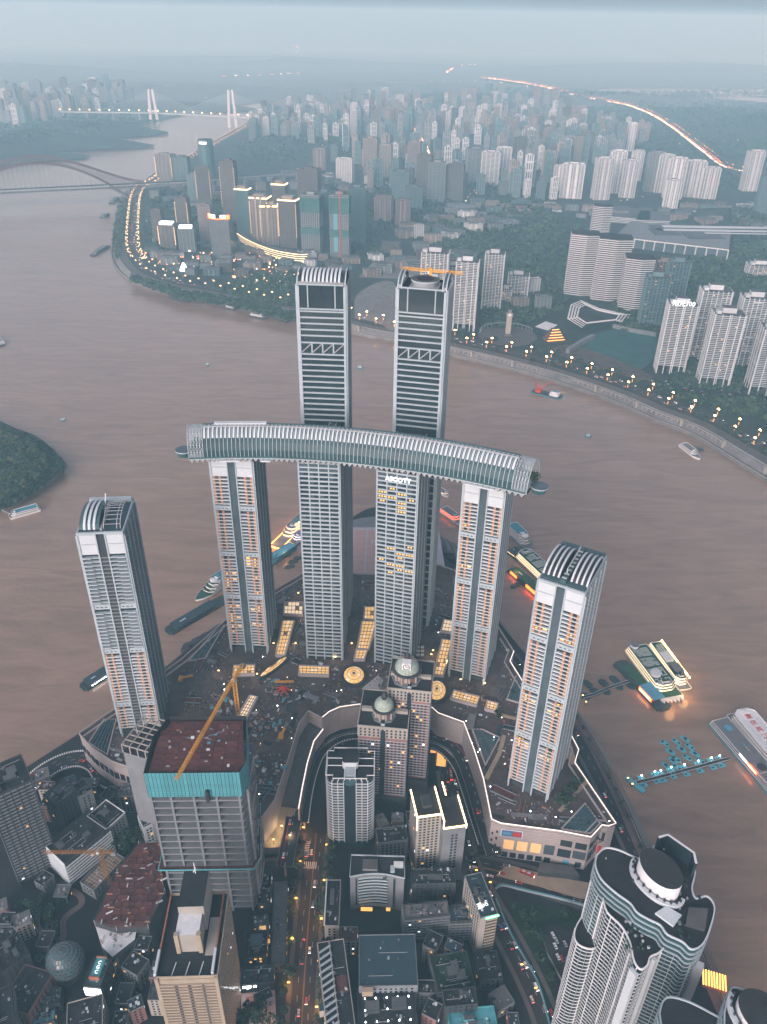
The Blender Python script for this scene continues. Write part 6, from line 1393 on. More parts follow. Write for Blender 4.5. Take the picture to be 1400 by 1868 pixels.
# mid-river craft
t, L = pontoon('crane_barge', 'crane barge with red jib and white cabin near the far bank', (972, 714), (1024, 726), 20, 2, 'hull_teal', False, cat='barge')
b = MB(); b.box(L * .62, -6, 2, L * .92, 6, 7, 'ship_white'); b.box(L * .68, -4, 7, L * .85, 4, 10, 'ship_white', 'hull_teal'); ob('cabin', b, t)
b = MB(); b.box(L * .12, -5, 2, L * .3, 5, 8, 'crane_red'); b.bar((L * .2, 0, 8), (L * .2, 0, 16), .6, 'crane_red'); lattice_bar(b, (L * .2, 0, 7), (L * .6, 0, 27), 1.6, 'crane_red'); lattice_bar(b, (L * .2, 0, 8), (L * .02, 0, 20), 1.2, 'crane_red', r=.3); ob('crane', b, t)
ship('ferry', 'white river boat with dark roof moored under the far bank at the right', (1277, 840), (1243, 814), 13, 2, roof='deck_grey', x0=.08, x1=.75)
pontoon('landing_pier', 'small pontoon beside the white river boat', (1268, 818), (1282, 822), 8, 1.5, 'hull_dark', False)
for px, py, l, lab in [(1073, 797, 12, 'tiny boat alone on the river right of the skybridge'), (116, 768, 6, 'tiny boat alone on the river right of the wooded point'), (657, 672, 12, 'tiny boat between the two tall skyscrapers'), (379, 667, 4, 'tiny dark boat left of the tall skyscrapers')]: ship('motor_boat', lab, (px + l * .5, py + 1), (px - l * .5, py - 1), 5, 1, hull='hull_teal', roof='hull_teal', cat='boat', hh=1.5, dh=1.8, x0=.3, x1=.7)
for bow, st, B, lab in [((312, 543), (346, 551), 16, 'small grey vessel under the far bank at the bend'), ((430, 566), (414, 562), 11, 'blue roofed boat under the far bank left of the white boat'), ((486, 582), (458, 576), 14, 'white passenger boat under the far bank left of the left skyscraper'), ((527, 588), (499, 578), 17, 'grey floating restaurant next to the left skyscraper'), ((187, 398), (196, 392), 20, 'dark vessel at the left bank below the arch bridge'), ((168, 468), (198, 450), 14, 'pair of grey barges at the left bank of the bend'), ((202, 372), (216, 362), 16, 'dark moored vessel under the arch bridge end')]:
    ship('ferry', lab, bow, st, B, 2, hull='hull_dark', body='ship_white' if 'white' in lab else 'concrete', roof='ship_blue' if 'blue' in lab else 'deck_grey', blunt=True)
# ================================================================ the far bank
def proto(style, wallm, W=26.0, D=18.0, H=100.0, nf=30, seed=0):
    rr = random.Random(seed); parts = []; fh = H / nf
    b = MB(); g = .7
    if style == 'notch': b.box(g, g, 0, W - g, D - g, H, 'glass_grey', 'roof_grey'); b.box(W * .3, -1.5, 0, W * .42, D + 1.5, H + 1, wallm); b.box(W * .6, -1.5, 0, W * .72, D + 1.5, H + 1, wallm)
    elif style == 'net': b.box(g, g, 0, W - g, D - g, H, 'concrete_dark', 'roof_grey')
    else: b.box(g, g, 0, W - g, D - g, H, 'glass_grey' if style != 'glass' else 'glass_teal', 'roof_grey')
    parts.append(('wall', b.mesh('wall')))
    b = MB()
    for k in range(nf): b.box(0, 0, k * fh + .1, W, D, k * fh + fh * (.36 if style != 'glass' else .2), wallm)
    parts.append(('floor_bands', b.mesh('floor_bands')))
    b = MB()
    n = {'bands': 4, 'notch': 6, 'piers': 9, 'glass': 12, 'net': 8}[style]
    for i in range(n + 1): u = i * (W - 1) / n; b.box(u, -.35, 0, u + (1.0 if style != 'glass' else .4), .5, H, wallm); b.box(u, D - .5, 0, u + 1.0, D + .35, H, wallm)
    m = max(3, int(n * .7))
    for i in range(m + 1): u = i * (D - 1) / m; b.box(-.35, u, 0, .5, u + 1.0, H, wallm); b.box(W - .5, u, 0, W + .35, u + 1.0, H, wallm)
    if style == 'net':
        for z0, z1 in ((H * .34, H * .46), (H * .72, H * .97)): b.box(-1, -1, z0, W + 1, D + 1, z1, 'net_green')
    parts.append(('piers', b.mesh('piers')))
    b = MB(); b.box(0, 0, H, W, D, H + 1.2, wallm, 'roof_grey'); b.box(W * .3, D * .25, H, W * .7, D * .8, H + 5.5, wallm, 'roof_grey')
    if rr.random() < .5: b.box(W * .05, D * .1, H, W * .25, D * .5, H + 3, wallm); b.box(W * .75, D * .1, H, W * .95, D * .5, H + 3.6, wallm)
    parts.append(('roof_house', b.mesh('roof_house')))
    return parts, W, D, H
PR = {}
i = 0
for stl in ('bands', 'notch', 'piers', 'glass', 'net'):
    for mm in ('tower_white', 'tower_grey', 'tower_beige', 'tower_brown', 'tower_teal', 'tower_pink'):
        i += 1
        if stl == 'net' and mm != 'tower_grey': continue
        PR[(stl, mm)] = proto(stl, mm, nf=26 if stl in ('bands', 'piers') else 32, seed=i)
OCC = []; MARKS = []; FILL = []
def highrise(px, yb, yt, wpx, stl, mm, label, group=None, rz=None, dr=.75, z=ZB, name='high_rise', cat='high rise'):
    x, y = at(px, yb, z); d = math.hypot(math.hypot(x, y), ZC - z); W = wpx * d / FPX; zt = top_of(px, yb, z, yt); H = max(12, zt - z)
    pr, w0, d0, h0 = PR[(stl, mm)]; D = W * dr
    rz = R.choice([-.25, -.12, .1, .2]) if rz is None else rz
    c, s = math.cos(rz), math.sin(rz); ox, oy = x - W / 2 * c, y - W / 2 * s
    t = thing(name, label, cat, (ox, oy, z - .3), rz, group)
    for nm, me in pr: ob(nm, me, t, sc=(W / w0, D / d0, H / h0), kind='stuff' if nm in ('piers', 'floor_bands') else None)
    MARKS.append((px, 'behind the ' + label if yb > 300 else 'near the ' + label))
    OCC.append((x, y, W * .9)); return t, W, D, H
def lights(t, W, D, H, m, edges=True):
    b = MB()
    for x, y in ((-.8, -.8), (W + .8, -.8)):
        for k in range(14): z = H * (.25 + .05 * k); b.box(x - .5, y - .5, z, x + .5, y + .5, z + 1.4, m)
    ob('edge_lights', b, t, kind='stuff')
G0 = 'high rises at the far left point'
for px, yb, yt, w, stl, mm, lab, lt in [
 (302, 333, 283, 27, 'bands', 'tower_beige', 'beige lamp lit riverside tower at the end of the arch bridge', 1), (333, 337, 287, 24, 'bands', 'tower_teal', 'grey green riverside tower right of the beige lamp lit one', 0), (375, 378, 306, 22, 'piers', 'tower_brown', 'dark brown tower with lamp lines under the round teal tower', 1), (355, 372, 318, 18, 'bands', 'tower_teal', 'pale teal slab left of the dark brown lamp lined tower', 0),
 (421, 402, 296, 24, 'piers', 'tower_brown', 'tallest dark tower with lamp lines on both edges at the far left point', 1), (338, 446, 362, 20, 'piers', 'tower_brown', 'slim dark tower behind the two white topped towers', 1), (291, 446, 384, 18, 'piers', 'tower_brown', 'dark stepped tower left of the white topped towers', 0), (308, 457, 410, 27, 'bands', 'tower_brown', 'dark tower with glowing white top nearest the bend road', 1), (343, 460, 417, 26, 'bands', 'tower_grey', 'grey tower with glowing white top right of the first one', 0),
 (378, 446, 376, 22, 'piers', 'tower_pink', 'plain brown slab behind the red and white topped tower', 0), (476, 446, 361, 30, 'notch', 'tower_beige', 'beige crowned tower with lit ledges in the left cluster', 1), (494, 447, 376, 28, 'notch', 'tower_beige', 'second beige crowned tower with lit ledges in front of the first', 1), (512, 426, 336, 22, 'piers', 'tower_brown', 'dark narrow tower behind the beige crowned towers', 0), (527, 452, 365, 30, 'piers', 'tower_brown', 'brown lit tower right of the beige crowned towers', 1),
 (446, 430, 345, 22, 'glass', 'tower_teal', 'dark teal tower left of the beige crowned towers', 0), (563, 386, 310, 34, 'piers', 'tower_brown', 'broad brown tower behind the netted towers', 0), (568, 462, 357, 32, 'net', 'tower_grey', 'unfinished tower wrapped in green nets, the left one', 0), (620, 470, 357, 32, 'net', 'tower_grey', 'unfinished tower wrapped in green nets, the one beside a red hoist', 0), (594, 448, 352, 24, 'glass', 'tower_teal', 'teal netted slab between the two unfinished towers', 0), (652, 446, 344, 27, 'glass', 'tower_teal', 'tall teal netted slab right of the unfinished towers', 0),
 (583, 310, 272, 20, 'notch', 'tower_pink', 'pinkish tower above the broad brown one', 0), (628, 334, 290, 27, 'piers', 'tower_white', 'white and red striped tower behind the unfinished towers', 0), (675, 319, 253, 23, 'piers', 'tower_beige', 'tall beige tower with a framed top in the middle', 0), (702, 323, 266, 20, 'bands', 'tower_beige', 'beige slab right of the tall framed tower', 0), (754, 325, 260, 20, 'piers', 'tower_pink', 'slim pink tower left of the lit valley street', 0), (771, 362, 284, 24, 'bands', 'tower_brown', 'brown slab tower in the middle cluster, the left one', 0), (795, 368, 297, 28, 'bands', 'tower_grey', 'grey slab tower in the middle cluster, the middle one', 0), (827, 367, 302, 29, 'bands', 'tower_brown', 'brown slab tower in the middle cluster, the right one', 0),
 (730, 366, 314, 28, 'bands', 'tower_teal', 'pale green tower above the teal topped one', 0), (753, 384, 342, 30, 'bands', 'tower_teal', 'pale green tower with teal top', 0), (698, 403, 360, 29, 'notch', 'tower_pink', 'pinkish tower in front of the pale green towers', 0), (734, 415, 366, 24, 'notch', 'tower_pink', 'pinkish tower nearest the wooded slope', 0), (764, 436, 410, 16, 'bands', 'tower_white', 'short white tower at the edge of the wooded slope', 0),
 (866, 331, 272, 28, 'bands', 'tower_grey', 'grey tower of the trio right of the middle, left', 0), (892, 336, 278, 30, 'bands', 'tower_white', 'white edged tower of the trio right of the middle', 0), (916, 325, 270, 24, 'bands', 'tower_white', 'white tower of the trio right of the middle, right', 0), (948, 305, 252, 18, 'piers', 'tower_brown', 'dark slim tower right of the trio', 0), (980, 285, 243, 26, 'notch', 'tower_brown', 'brown twin tower in the rows beyond the trio', 0), (1034, 293, 250, 24, 'piers', 'tower_grey', 'grey tower in the rows beyond the trio', 0), (1068, 290, 241, 20, 'piers', 'tower_brown', 'dark tower in the rows beyond the trio', 0),
 (1040, 362, 300, 36, 'notch', 'tower_white', 'pale twin slab in front of the white towers', 0), (1020, 348, 303, 24, 'notch', 'tower_white', 'pale slab left of the twin slab', 0), (1097, 365, 290, 26, 'notch', 'tower_white', 'leftmost of the tall white residential towers', 0), (1120, 353, 277, 24, 'notch', 'tower_white', 'white residential tower behind the leftmost one', 0), (1143, 361, 294, 24, 'notch', 'tower_white', 'white residential tower third along the row', 0), (1158, 330, 276, 18, 'notch', 'tower_white', 'white residential tower set back behind the third', 0), (1190, 350, 280, 26, 'notch', 'tower_grey', 'grey residential tower in the white row', 0), (1207, 352, 284, 24, 'notch', 'tower_white', 'white residential tower fourth along the row', 0), (1226, 363, 290, 28, 'notch', 'tower_white', 'white residential tower fifth along the row', 0), (1260, 360, 295, 30, 'notch', 'tower_white', 'white residential tower sixth along the row', 0), (1289, 363, 307, 26, 'notch', 'tower_white', 'white residential tower last along the row', 0), (1222, 380, 330, 22, 'notch', 'tower_white', 'shorter white tower in front of the fifth', 0), (1368, 349, 277, 22, 'notch', 'tower_white', 'lone white tower near the motorway', 0), (1390, 402, 322, 24, 'piers', 'tower_teal', 'dark teal tower cut off at the right edge', 0), (785, 205, 173, 34, 'piers', 'tower_teal', 'broad dark tower block far beyond the middle', 0), (884, 215, 177, 12, 'piers', 'tower_grey', 'slim grey tower far beyond the middle', 0)]:
    t, W, D, H = highrise(px, yb, yt, w, stl, mm, lab, rz=R.choice([-.2, -.1, .08]))
    if lt: lights(t, W, D, H, 'lamp_far')
    if 'glowing white top' in lab: b = MB(); b.box(W * .1, -.5, H, W * .9, D * .6, H + 7, 'sign_white'); ob('glowing_top', b, t)
    if 'crowned' in lab: b = MB(); b.box(-1.5, -1.5, H - 2, W + 1.5, D + 1.5, H + 1, 'lamp_far'); b.box(W * .2, D * .2, H, W * .8, D * .8, H + 9, 'tower_beige'); ob('lit_crown', b, t)
    if 'red hoist' in lab: b = MB(); lattice_bar(b, (W * .55, -1.5, 0), (W * .55, -1.5, H + 14), 2, 'crane_red', n=24, r=.3); b.box(W * .2, -1.2, H * .1, W * .42, -.6, H * .9, 'tarp_blue'); ob('hoist_mast', b, t)
# round teal tower and the red and white crowned one
x, y = at(382, 334, ZB); zt = top_of(382, 334, ZB, 254); t = thing('high_rise', 'round dark teal tower with white roof sign at the far left point', 'high rise', (x, y, ZB)); r = 30
b = MB(); b.cyl(0, 0, r, r * .95, 0, zt - ZB, 'glass_teal', 24, 'roof_dark'); ob('wall', b, t); bm = MB(); bm.cyl(0, 0, r + .6, r + .6, 0, 1.4, 'teal_frame', 24); bm = bm.mesh('floor_band')
for k in range(20): ob('floor_band', bm, t, (0, 0, 8 + k * (zt - ZB - 14) / 20))
b = MB(); b.box(-18, -r - 1, zt - ZB - 14, 10, -r * .8, zt - ZB - 6, 'sign_white'); ob('roof_sign', b, t)
x, y = at(404, 472, ZB); zt = top_of(404, 472, ZB, 398); H = zt - ZB; W, D = 54, 40
t = thing('high_rise', 'grey glass tower crowned with glowing red and white signs', 'high rise', (x - W / 2, y, ZB), -.22); b = MB(); b.prism([(0, 10), (W * .45, 0), (W, 12), (W, D), (0, D)], -1, H, 'glass_grey', 'roof_dark', bottom=False); ob('wall', b, t)
pm = boxmesh('pier', 1.0, .9, H, 'concrete')
for k in range(16): u = k / 15; ob('pier', pm, t, (W * .45 + u * W * .53, -.9 + u * 12, 0))
bm = MB(); bm.strip([(0, 10), (W * .45, 0), (W, 12)], -.5, .1, 0, .9, 'concrete'); bm = bm.mesh('floor_band')
for k in range(26): ob('floor_band', bm, t, (0, 0, 6 + k * (H - 10) / 26))
b = MB(); b.strip([(0, 10), (W * .45, 0), (W, 12)], -1.6, -.2, H - 2.5, H - .3, 'led_red'); b.strip([(1, 10.5), (W * .40, 1)], -1.0, 1, H, H + 9, 'sign_white'); b.strip([(W * .62, 5), (W * .9, 11)], -1.0, 1, H, H + 8, 'sign_white'); b.cyl(W, 12, 4, 4, H - 1, H + 8, 'led_red', 16); b.cyl(0, 10, 2.5, 2.5, H - 1, H + 10, 'led_red', 12); ob('crown_signs', b, t)
# ---- rows of towers that recede into the haze
def fill(poly, n, sp, hmin, hmax, wmin, wmax, label, group, styles, z=ZB, minpx=6, name='high_rise', cat='high rise', seed=1):
    rr = random.Random(seed); xs = [p[0] for p in poly]; ys = [p[1] for p in poly]; k = 0; tries = 0
    while k < n and tries < n * 60:
        tries += 1; px, py = rr.uniform(min(xs), max(xs)), rr.uniform(min(ys), max(ys))
        if not inside((px, py), poly): continue
        x, y = at(px, py, z)
        W = rr.uniform(wmin, wmax)
        if any((x - a) ** 2 + (y - c) ** 2 < (sp + r * .5) ** 2 for a, c, r in OCC): continue
        H = rr.uniform(hmin, hmax); stl = rr.choice(styles); mm = rr.choice(['tower_white', 'tower_grey', 'tower_beige', 'tower_grey', 'tower_pink', 'tower_teal', 'tower_brown'])
        pr, w0, d0, h0 = PR[(stl, mm)]; t = thing(name, label, cat, (x, y, z - .3), rr.choice([-.3, -.15, 0, .15, .3]), group)
        dd = W * rr.uniform(.6, .95)
        for nm, me in pr: ob(nm, me, t, sc=(W / w0, dd / d0, H / h0), kind='stuff' if nm in ('piers', 'floor_bands') else None)
        FILL.append((t, px, py, mm, H, group))
        OCC.append((x, y, W)); k += 1
ST = ['bands', 'notch', 'piers', 'notch']
fill([(450, 225), (560, 205), (700, 198), (900, 200), (1010, 225), (1180, 262), (1150, 275), (1000, 320), (860, 262), (720, 250), (560, 262), (460, 250)], 150, 44, 80, 135, 26, 40, 'pale residential tower in the hazy rows beyond the middle of the far bank', 'hazy rows of residential towers', ST, seed=2)
fill([(440, 262), (470, 225), (545, 225), (540, 262)], 10, 55, 70, 110, 28, 40, 'residential tower in the hazy cluster by the cable stayed bridge', 'towers by the cable stayed bridge', ST, seed=3)
fill([(0, 232), (180, 205), (240, 190), (200, 172), (0, 190)], 44, 80, 80, 150, 34, 55, 'faint residential tower on the far left bank', 'faint towers on the far left bank', ST, z=12, seed=4)
fill([(560, 200), (900, 190), (1050, 200), (900, 210), (560, 212)], 30, 90, 80, 140, 40, 60, 'very faint tower at the far edge of the built up rows', 'faintest far towers', ST, seed=5)
fill([(540, 300), (760, 270), (1000, 330), (1010, 372), (860, 375), (640, 345)], 26, 48, 40, 80, 24, 36, 'mid height block between the towers of the middle cluster', 'mid height blocks in the middle cluster', ST, seed=6)
LOW = ['bands', 'notch']
b = MB(); rr = random.Random(77); c_ = 0
for poly, n_ in (([(450, 225), (560, 200), (720, 190), (900, 192), (1010, 215), (1180, 258), (1160, 280), (1000, 325), (860, 262), (720, 255), (560, 268), (460, 255)], 480), ([(620, 262), (860, 270), (1010, 330), (1010, 368), (640, 340)], 70), ([(0, 235), (180, 208), (240, 192), (200, 172), (0, 185)], 70)):
    k = 0
    while k < n_:
        px, py = rr.uniform(0, 1190), rr.uniform(170, 370)
        if not inside((px, py), poly): continue
        k += 1; x, y = at(px, py, ZB)
        if any((x - a) ** 2 + (y - c) ** 2 < 900 for a, c, r in OCC): continue
        W, D, H = rr.uniform(20, 36), rr.uniform(16, 26), rr.uniform(60, 125); m_ = rr.choice(['tower_grey', 'tower_teal', 'tower_white', 'tower_beige', 'tower_teal', 'tower_grey']); b.frame(x, y, rr.choice([-.3, -.1, .1, .3])); b.box(.6, .6, ZB - 1, W - .6, D - .6, ZB + H, 'glass_grey', 'roof_grey'); b.box(W * .3, D * .2, ZB + H, W * .7, D * .8, ZB + H + 6, m_)
        for u in (0, .3, .6, .88): b.box(W * u, -.6, ZB, W * u + W * .14, D + .6, ZB + H + 1, m_)
        for u in range(4): b.box(-.2, -.2, ZB + H * u / 4 + 4, W + .2, D + .2, ZB + H * u / 4 + H * .09, m_)
ob('distant_towers', b, kind='stuff')
fill([(690, 430), (860, 370), (1010, 378), (1180, 392), (1380, 372), (1390, 420), (1180, 405), (1000, 398), (870, 425), (760, 450)], 70, 26, 14, 26, 30, 60, 'low pale apartment block among trees on the far slope', 'low blocks on the far slope', LOW, name='low_block', cat='apartment block', seed=7)
fill([(250, 470), (300, 410), (440, 445), (540, 470), (640, 480), (640, 500), (420, 505), (290, 500)], 46, 20, 8, 20, 22, 46, 'low lamp lit block in the old quarter at the bend', 'low blocks of the old quarter', LOW, name='low_block', cat='apartment block', seed=8)
fill([(270, 345), (430, 330), (540, 320), (700, 330), (690, 352), (450, 360), (280, 395)], 34, 30, 10, 30, 30, 60, 'low block under the bridge approach', 'low blocks under the bridge approach', LOW, name='low_block', cat='apartment block', seed=9)
fill([(640, 480), (700, 440), (830, 470), (850, 500), (760, 500), (650, 510)], 16, 28, 12, 26, 30, 60, 'low unfinished block on the building land behind the skyscrapers', 'unfinished low blocks', LOW, name='low_block', cat='apartment block', seed=10)
fill([(880, 540), (960, 510), (1000, 560), (930, 590)], 3, 30, 20, 40, 26, 40, 'grey block on the wooded slope left of the striped towers', 'grey blocks on the wooded slope', LOW, name='low_block', cat='apartment block', seed=12)
# ---- detailed towers nearer the promenade
def band_tower(label, px, yb, yt, wpx, style, dr=.7, rz=-.15, z=ZB, name='high_rise', sign=None, wall='tower_white'):
    x, y = at(px, yb, z); d = math.hypot(math.hypot(x, y), ZC - z); W = wpx * d / FPX; zt = top_of(px, yb, z, yt); H = zt - z; D = W * dr
    c, s = math.cos(rz), math.sin(rz); t = thing(name, label, 'high rise', (x - W / 2 * c, y - W / 2 * s, z), rz); OCC.append((x, y, W))
    if style == 'striped':
        q = [(0, 4), (W * .55, -5), (W, 3), (W, D), (W * .4, D + 5), (0, D)]; b = MB(); b.prism(q, -1, H, 'glass_dark', 'roof_dark', bottom=False); ob('wall', b, t)
        bm = MB(); bm.strip(q + [q[0]], -.5, .2, 0, 1.5, 'white_paint'); bm = bm.mesh('floor_band'); n = int(H / 4.7)
        for k in range(n): ob('floor_band', bm, t, (0, 0, 3 + k * (H - 2.5) / n))
    else:
        legs = 16 if style == 'legs' else 0
        b = MB(); b.box(1, 1, legs, W - 1, D - 1, H, 'glass_dark', 'roof_grey'); b.box(W * .4, D * .3, -1, W * .6, D * .7, legs + 1, 'concrete_dark'); ob('wall', b, t)
        n = int((H - legs) / 3.3); bm = boxmesh('floor_band', W, D, .95, wall)
        for k in range(n): ob('floor_band', bm, t, (0, 0, legs + k * (H - legs) / n))
        pm = boxmesh('pier', 1.5, 1.4, H + 1, wall)
        for u in ((0, .22, .47, .53, .78, .96) if style == 'legs' else (0, .16, .33, .5, .67, .84, .97)): ob('pier', pm, t, (u * (W - 1.5) + (.5 if u else 0), -.9, -.5))
        pm2 = boxmesh('pier', 1.4, 1.5, H + 1, wall)
        for u in (0, .33, .66, .95):
            for xx in (-.8, W - .6): ob('pier', pm2, t, (xx, u * (D - 1.5), -.5))
        if style == 'grid':
            hm_ = boxmesh('frame_bar', W * .3, .8, 1.2, wall); rr = random.Random(int(px))
            for k in range(26): ob('frame_bar', hm_, t, (rr.choice([0, .33, .66]) * W, -1.2, rr.uniform(.05, .95) * H))
        b = MB(); b.box(W * .25, D * .3, H, W * .7, D * .8, H + 9, wall, 'roof_grey'); b.box(W * .05, D * .1, H, W * .2, D * .5, H + 5, wall); ob('roof_house', b, t)
        b = MB(); rr = random.Random(int(px * 3))
        for k in range(7): u = rr.uniform(.05, .85) * W; zz = legs + int(rr.uniform(0, n - 2)) * (H - legs) / n + 1.5; b.box(u, .5, zz, u + 2.4, 1.0, zz + 1.4, 'window_lit')
        ob('lit_windows', b, t)
    if sign: text('sign_lettering', sign, W * .22, t, (W * .46, -1.6, H + 3), (PI / 2, 0, 0), 'sign_white', .4)
    return t
for px, yb, yt, w in [(1054, 540, 428, 46)]: band_tower('dark tower with white stripes, leftmost of the striped group', px, yb, yt, w, 'striped')
band_tower('tallest dark tower with white stripes in the middle of the striped group', 1107, 550, 436, 54, 'striped'); band_tower('shortest dark tower with white stripes nearest the river', 1153, 568, 472, 46, 'striped'); band_tower('faded tower with white stripes behind the striped group', 1090, 452, 376, 30, 'striped')
band_tower('pale green gridded tower right of the striped group', 1186, 596, 507, 38, 'grid', wall='tower_teal'); band_tower('taller pale green gridded tower behind its twin', 1223, 572, 480, 34, 'grid', wall='tower_teal')
band_tower('white legged tower with white roof lettering at the right', 1222, 682, 557, 46, 'legs', sign='阳光100'); band_tower('white legged tower without lettering in the middle of the right group', 1302, 705, 575, 48, 'legs'); band_tower('white legged tower cut off at the right edge', 1398, 722, 604, 56, 'legs')
band_tower('grey grid fronted tower behind the lettered white tower', 1281, 658, 532, 46, 'grid', wall='tower_white'); band_tower('grey grid fronted tower behind the middle white tower', 1352, 672, 545, 44, 'grid', wall='tower_white')
band_tower('white tower right behind the right skyscraper', 845, 604, 478, 38, 'legs'); band_tower('white stepped tower half hidden by the right skyscraper', 788, 590, 462, 46, 'plain'); band_tower('white tower standing alone in trees right of the right skyscraper', 895, 565, 464, 33, 'plain'); band_tower('white stepped tower next to the hidden one', 820, 575, 486, 34, 'plain')
band_tower('short pale block on the wooded slope', 943, 542, 503, 36, 'plain'); band_tower('small pale block left of the short one on the wooded slope', 922, 550, 528, 20, 'plain', name='low_block'); band_tower('reddish tower behind the pale green gridded ones', 1200, 560, 480, 30, 'plain', wall='tower_pink')
band_tower('white block with cupola at the right edge on the slope', 1388, 505, 485, 40, 'plain', name='low_block')
# exhibition hall
q = A([(1122, 432), (1330, 456), (1334, 420), (1150, 404)], 40); t = thing('exhibition_hall', 'long grey roofed exhibition hall with a white front edge', 'hall', (0, 0, 0)); b = MB(); b.prism([(x, y + 6) for x, y in q[:2]] + q[2:], ZB, 38, 'glass_grey', bottom=False); ob('wall', b, t)
b = MB(); b.prism(q, 38, 41, 'white_paint', 'concrete'); ob('roof', b, t)
pm = boxmesh('column', 3, 3, 26, 'white_panel')
for k in range(12): u = k / 11; ob('column', pm, t, (q[0][0] + (q[1][0] - q[0][0]) * u, q[0][1] + (q[1][1] - q[0][1]) * u + 3, ZB))
b = MB(); rr = random.Random(5)
for px, py, w_ in ((1215, 425, 40), (1285, 432, 55), (1205, 418, 25)): x, y = at(px, py, 41); b.box(x - w_, y - 30, 41, x + w_, y + 50, 43, 'concrete_dark', 'roof_grey'); [b.box(x + rr.uniform(-w_, w_ * .7), y + rr.uniform(-25, 40), 43, x + rr.uniform(-w_, w_ * .7) * 0 + x * 0 + x + rr.uniform(w_ * .7, w_), y + 44, 44, 'white_panel') for _ in range(1)]
ob('roof_plant', b, t)
for lab, px in (('long low white school block behind the striped towers', [(1112, 395), (1185, 402), (1188, 384), (1120, 376)]), ('stepped white school block right of the first one', [(1160, 402), (1222, 404), (1222, 388), (1168, 384)])):
    q = A(px, 32); t = thing('school', lab, 'school', (0, 0, 0)); b = MB(); b.prism(q, ZB, 31, 'glass_grey', bottom=False); ob('wall', b, t)
    for k in range(4): b = MB(); b.prism([(x, y - 1) for x, y in q], 17 + k * 4.6, 19 + k * 4.6, 'white_panel', 'roof_grey'); ob('floor_band', b, t)
# terraced white building
t = thing('terraced_hall', 'low white terraced building with angular balconies below the striped towers', 'building', (0, 0, 0))
for k, (px, z) in enumerate(([(1034, 590), (1066, 601), (1138, 590), (1158, 574), (1120, 560), (1040, 562)], 22), ) if False else (): pass
for k in range(4):
    s = 1 - .10 * k; base = [(1036, 580), (1062, 596), (1140, 587), (1150, 574), (1118, 568), (1092, 562), (1060, 548), (1042, 556)]; cx_, cy2 = 1090, 572
    q = A([(cx_ + (x - cx_) * s, cy2 + (y - cy2) * s) for x, y in base], 18 + k * 5); b = MB(); b.prism(q, ZB if k == 0 else 13 + k * 5, 16.2 + k * 5, 'glass_dark', bottom=False); ob('storey', b, t); b = MB(); b.strip(q + [q[0]], -1, 2.5, 16.2 + k * 5, 18.4 + k * 5, 'white_paint'); b.prism(q, 16.3 + k * 5, 16.6 + k * 5, 'roof_dark'); ob('terrace', b, t)
# clock tower in a round plaza
x, y = at(926, 612, ZB); sheet_b = MB(); sheet_b.cyl(x, y, 62, 62, ZB, ZB + .5, 'paving', 40); ob('round_plaza', sheet_b, kind='structure')
t = thing('clock_tower', 'pale stone clock tower in the round riverside plaza', 'tower', (x - 5, y - 5, ZB)); b = MB(); b.box(-3, -3, 0, 13, 13, 5, 'paving'); b.box(0, 0, 5, 10, 10, 42, 'cream'); ob('shaft', b, t); b = MB(); b.box(-.8, -.8, 42, 10.8, 10.8, 50, 'cream', 'roof_grey'); b.box(1.5, 1.5, 50, 8.5, 8.5, 55, 'concrete'); ob('belfry', b, t); b = MB(); b.frame(5, -1); b.cyl(0, 0, .01, .01, 0, 0, 'white_paint', 3); [b.face([(3 * math.cos(2 * PI * j / 16), -.1, 46 + 3 * math.sin(2 * PI * j / 16)), (3 * math.cos(2 * PI * (j + 1) / 16), -.1, 46 + 3 * math.sin(2 * PI * (j + 1) / 16)), (0, -.1, 46)], 'white_paint') for j in range(16)]; ob('clock_face', b, t)
t = thing('colonnade', 'curved pale colonnade around the round plaza', 'colonnade', (x, y, ZB)); arc = [(58 * math.cos(a), 58 * math.sin(a)) for a in [math.radians(20 + 150 * k / 30) for k in range(31)]]; b = MB(); b.strip(arc, -1.5, 1.5, 8, 9.5, 'concrete'); ob('beam', b, t)
cmm = boxmesh('column', 1.4, 1.4, 8, 'concrete')
for p in arc[::2]: ob('column', cmm, t, (p[0] - .7, p[1] - .7, 0))
b = MB(); b.prism(A([(976, 596), (1000, 603), (1018, 593), (996, 586)], 25), ZB, 25, 'glass_dark', 'tarp_white', bottom=False); t = thing('pavilion', 'dark walled pavilion with a flat white roof beside the round plaza', 'building', (0, 0, 0)); ob('wall', b, t)
# lamp lit stepped pagoda house
x, y = at(1014, 622, ZB); t = thing('pagoda', 'orange lit stepped pagoda house by the promenade', 'building', (x - 18, y - 8, ZB), .25)
for k in range(5):
    b = MB(); b.box(k * 3, k * 2, k * 5, 36 - k * 3, 24 - k * 2, k * 5 + 3.6, 'copper_brown'); ob('storey', b, t); b = MB(); b.box(k * 3 - 1.5, k * 2 - 1.5, k * 5 + 3.6, 37.5 - k * 3, 25.5 - k * 2, k * 5 + 4.2, 'roof_grey'); ob('eave', b, t); b = MB(); b.box(k * 3 - 1.6, k * 2 - 1.7, k * 5 + 3.1, 37.6 - k * 3, k * 2 - 1.3, k * 5 + 3.7, 'ship_orange'); ob('light_strip', b, t)
